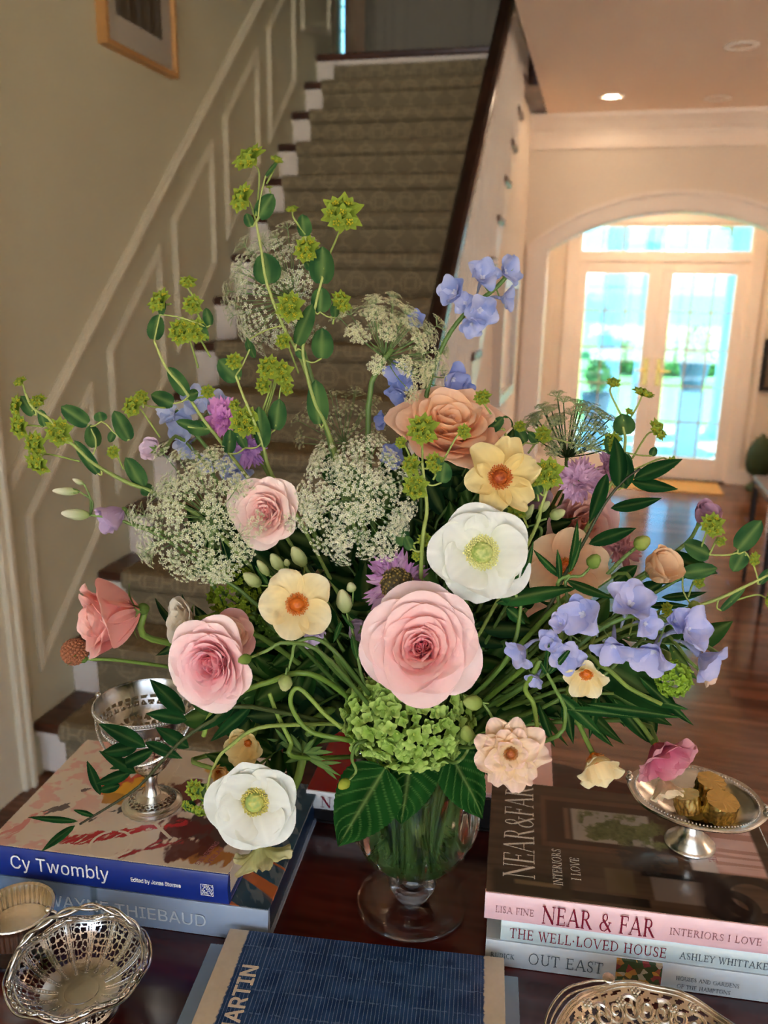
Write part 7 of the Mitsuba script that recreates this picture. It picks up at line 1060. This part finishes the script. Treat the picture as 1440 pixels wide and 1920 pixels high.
bud_sprig('round green bud by the right toothed leaf', [(-0.0867, 0.7099, 1.1342, -0.0914, 0.7087, 1.1511, 0.0066)], [(-0.0879, 0.7199, 1.1283), (-0.09, 0.7194, 1.1167), (-0.1021, 0.7164, 1.1047)], c0=(120, 146, 60), c1=(176, 196, 110))
bud_sprig('drooping green bud with a furled tip below the yellow ranunculus', [(-0.2527, 0.6587, 1.2055, -0.2539, 0.6584, 1.1887, 0.0064)], [(-0.2526, 0.6639, 1.2068), (-0.2485, 0.6649, 1.222), (-0.2446, 0.6658, 1.2353), (-0.2236, 0.671, 1.2384), (-0.1949, 0.6781, 1.2069)], c1=(206, 210, 150))
bud_sprig('green bud at the right flank of the soft pink rose', [(-0.2607, 0.6001, 1.2482, -0.2722, 0.5972, 1.2441, 0.0045)], [(-0.2668, 0.614, 1.2412), (-0.2541, 0.6171, 1.2475), (-0.2361, 0.6216, 1.2553), (-0.2004, 0.6304, 1.2385)], c0=(86, 116, 44), c1=(140, 160, 80))
bud_sprig('furled yellow-green bud beside the left toothed leaf', [(-0.198, 0.6825, 1.0902, -0.208, 0.68, 1.0806, 0.0052)], [(-0.1994, 0.6873, 1.087), (-0.1929, 0.6889, 1.0972), (-0.197, 0.6878, 1.1117), (-0.1871, 0.6903, 1.1292)], c0=(130, 150, 50), c1=(186, 190, 80))
bud_sprig('green striped buds behind the pale yellow ranunculus on the right', [(-0.0307, 0.8163, 1.3333, -0.0157, 0.82, 1.3402, 0.0059), (-0.0414, 0.8137, 1.3386, -0.0318, 0.8161, 1.3498, 0.0043), (-0.0538, 0.8106, 1.3301, -0.0471, 0.8123, 1.3467, 0.0037)], [(-0.0332, 0.8157, 1.3321), (-0.0431, 0.8133, 1.3247), (-0.0438, 0.8131, 1.2938)])
bud_sprig('green bud among the lance leaves on the right', [(0.0112, 0.7546, 1.3043, 0.0183, 0.7563, 1.3174, 0.0064)], [(0.0113, 0.7597, 1.3026), (0.0046, 0.7581, 1.2946), (-0.0095, 0.7546, 1.289), (-0.0159, 0.753, 1.2404)], c0=(96, 124, 50), c1=(140, 164, 84))
bud_sprig('pale green bud on a thick stalk above the peach lisianthus', [(0.0532, 0.8113, 1.3103, 0.0663, 0.8145, 1.3214, 0.0073)], [(0.0536, 0.8165, 1.3087), (0.0396, 0.8131, 1.2935), (0.0165, 0.8074, 1.2622), (-0.0109, 0.8006, 1.2099)], c0=(120, 146, 60), c1=(186, 196, 110), r=0.002)
bud_sprig('green buds at the right end of the delphinium spray', [(0.1027, 0.7668, 1.2703, 0.1149, 0.7698, 1.2727, 0.0059), (-0.0003, 0.7414, 1.1813, 0.0106, 0.7441, 1.1883, 0.0056)], [(0.1056, 0.7881, 1.2626), (0.087, 0.7835, 1.2513), (0.0554, 0.7758, 1.2175), (0.0089, 0.7643, 1.1713)], c0=(120, 146, 60), c1=(180, 196, 110))
# bent green stems and cut foliage in the lower half
for i, (pts, t, r, lab) in enumerate((([(-0.2115, 0.6997, 1.1346), (-0.2267, 0.696, 1.1488), (-0.2517, 0.6898, 1.1768), (-0.2594, 0.6879, 1.1596), (-0.242, 0.6922, 1.1311), (-0.2038, 0.7016, 1.1213)], 0, 0.0022, 'pale bent stem looping at the lower left of the hydrangea'), ([(-0.2775, 0.6783, 1.1732), (-0.2703, 0.6801, 1.1506), (-0.2581, 0.6831, 1.1219), (-0.2507, 0.6849, 1.1045)], 0, 0.002, 'straight pale stem above the lower white anemone'), ([(-0.3406, 0.6628, 1.1261), (-0.3332, 0.6646, 1.1493), (-0.315, 0.6691, 1.1668), (-0.2798, 0.6778, 1.1844), (-0.2301, 0.69, 1.191)], 0, 0.0024, 'yellow-green stem under the soft pink rose'), ([(-0.0241, 0.7253, 1.1468), (-0.0297, 0.7239, 1.1748), (-0.0381, 0.7218, 1.1912), (-0.0324, 0.7232, 1.2186)], 0, 0.0022, 'green stem rising behind the frilled peach ranunculus'), ([(-0.0097, 0.7597, 1.205), (-0.0101, 0.7596, 1.2384), (-0.013, 0.7589, 1.2657)], 0, 0.0024, 'upright green stem below the lance leaf whorl'), ([(0.0899, 0.7739, 1.1666), (0.0582, 0.7661, 1.1831), (0.0314, 0.7595, 1.205), (-0.0037, 0.7509, 1.2098)], 0, 0.002, 'thin green stem crossing the broad dark leaf'))):
    k = thing('cut_stem', lab, 'stem', 'bare green stems'); stem_part(k, list(pts) + [MOUTH + (np.array(pts[-1]) - MOUTH) * [0.25, 0.25, 0.2]], r, (136, 160, 70), (96, 128, 50), 30, 8)
k = thing('anemone_collar', 'feathery green leaf collar on the bent stem of the lower anemone', 'leaf'); c = np.array((-0.25, 0.6954, 1.1014))
for i, a in enumerate([(-0.25, 0.6954, 1.1014, -0.2221, 0.7023, 1.087, 0.0027), (-0.25, 0.6954, 1.1014, -0.2283, 0.7007, 1.0959, 0.0027), (-0.25, 0.6954, 1.1014, -0.2128, 0.7046, 1.0781, 0.0027), (-0.25, 0.6954, 1.1032, -0.2386, 0.6982, 1.1195, 0.0027), (-0.251, 0.6951, 1.1032, -0.2745, 0.6894, 1.1158, 0.0027), (-0.251, 0.6951, 1.1014, -0.2696, 0.6906, 1.104, 0.0027), (-0.251, 0.6951, 1.0996, -0.2671, 0.6912, 1.0921, 0.0027), (-0.2489, 0.6957, 1.1032, -0.2309, 0.7001, 1.1107, 0.0027), (-0.2489, 0.6957, 1.1044, -0.2206, 0.7026, 1.105, 0.0027), (-0.251, 0.6951, 1.1044, -0.2616, 0.6925, 1.1249, 0.0027), (-0.2335, 0.6995, 1.0928, -0.2128, 0.7046, 1.0932, 0.0021), (-0.2335, 0.6995, 1.0928, -0.2169, 0.7035, 1.0738, 0.0021), (-0.2643, 0.6919, 1.113, -0.2769, 0.6888, 1.1305, 0.0021), (-0.2643, 0.6919, 1.113, -0.2848, 0.6868, 1.1185, 0.0021)]): leaf(k, a[:3], a[3:6], a[6], fold=0.5, ca=(60, 92, 46), cb=(96, 128, 66), n=8, m=3)
# leafy filler low in the bouquet and behind the blooms
gr = np.random.default_rng(77); CEN = np.array((-0.192, 0.8281, 1.1663)); ALT = ((14, 40, 20), (30, 66, 30)), ((22, 54, 22), (46, 88, 36)), ((34, 70, 30), (70, 108, 52)), ((18, 46, 30), (40, 76, 46))
def sprig(label, c, d, n, Lf, wf, cols, grp):
    k = thing('leafy_sprig', label, 'foliage', grp); d = unit(d); e = np.array(c) + d * 0.05; q = np.array(c) - d * 0.06; lo = gr.uniform(-1, 1, 2) * 0.048; stem_part(k, [e, np.array(c), q, MOUTH + (q - MOUTH) * [0.3, 0.3, 0.1], MOUTH + [-lo[0] * 0.6, -lo[1] * 0.6, -0.05], np.array([VC_[0] + lo[0], VC_[1] + lo[1], TZ + gr.uniform(0.07, 0.1)])], 0.0013, (84, 116, 52), (60, 90, 40), 14, 5); side = unit(np.cross(d, gr.normal(size=3)))
    for j in range(n):
        b = e + (q - e) * (j / max(n - 1, 1)) * 0.9; s_ = 1 if j % 2 else -1; dl = unit(d * 0.7 + side * s_ * 0.9 + gr.normal(size=3) * 0.3); L = Lf * gr.uniform(0.7, 1.15); leaf(k, b, b + dl * L, L * wf, nrm=unit(TOW * 0.7 + UP * 0.7 + gr.normal(size=3) * 0.4), fold=0.3, droop=gr.normal() * 0.1, ca=cols[0], cb=cols[1], n=9, m=5)
for i in range(34):
    a = gr.uniform(0, 2 * np.pi); q = gr.uniform(0.05, 1) ** 0.5; off_ = RT * np.cos(a) * q * 0.17 + UP * (np.sin(a) * q * 0.10 - 0.006) + TOW * gr.uniform(-0.10, 0.05) * math.sqrt(max(0.05, 1 - q * q)); c = CEN + off_; d = off_ + UP * 0.02 + gr.normal(size=3) * 0.04
    sprig('dark leafy sprig filling the bouquet between the blooms', c, d, 12, 0.055, gr.uniform(0.16, 0.3), ALT[i % 4], 'leafy sprigs between the blooms')
for i in range(20):
    a = gr.uniform(0, 2 * np.pi); q = gr.uniform(0.05, 1) ** 0.5; off_ = RT * np.cos(a) * q * 0.12 + UP * np.sin(a) * q * 0.06 + TOW * gr.uniform(-0.09, 0.0); c = CEN + [0, 0, 0.115] + RT * 0.03 + off_; d = off_ + UP * 0.06 + gr.normal(size=3) * 0.03
    sprig('dark upright leafy sprig between the upper blooms', c, d, 12, 0.052, gr.uniform(0.16, 0.28), ALT[i % 4], 'upright leafy sprigs between the upper blooms')
for cu in ((-0.0037, 0.8539, 1.1569), (0.0365, 0.8329, 1.1473), (-0.0403, 0.8552, 1.1895), (-0.0288, 0.8168, 1.1398), (-0.0615, 0.8499, 1.1638), (0.061, 0.8698, 1.1896), (-0.2826, 0.7749, 1.1498), (-0.3199, 0.7451, 1.1339), (-0.254, 0.7614, 1.1228), (-0.3629, 0.7757, 1.1768), (-0.249, 0.7832, 1.2001), (-0.2729, 0.7464, 1.0901), (-0.3378, 0.7819, 1.2754), (-0.1001, 0.7992, 1.1384)):
    c = np.array(cu); d = (c - CEN) * [1, 1, 0.6] + gr.normal(size=3) * 0.03; sprig('dark low leafy sprig at the flank of the bouquet', c, d, 13, 0.055, gr.uniform(0.16, 0.26), ALT[(gr.integers(4))], 'low leafy sprigs at the flanks')
PALETTE[0] = mi.Float(np.array(PAL, np.float32).ravel())
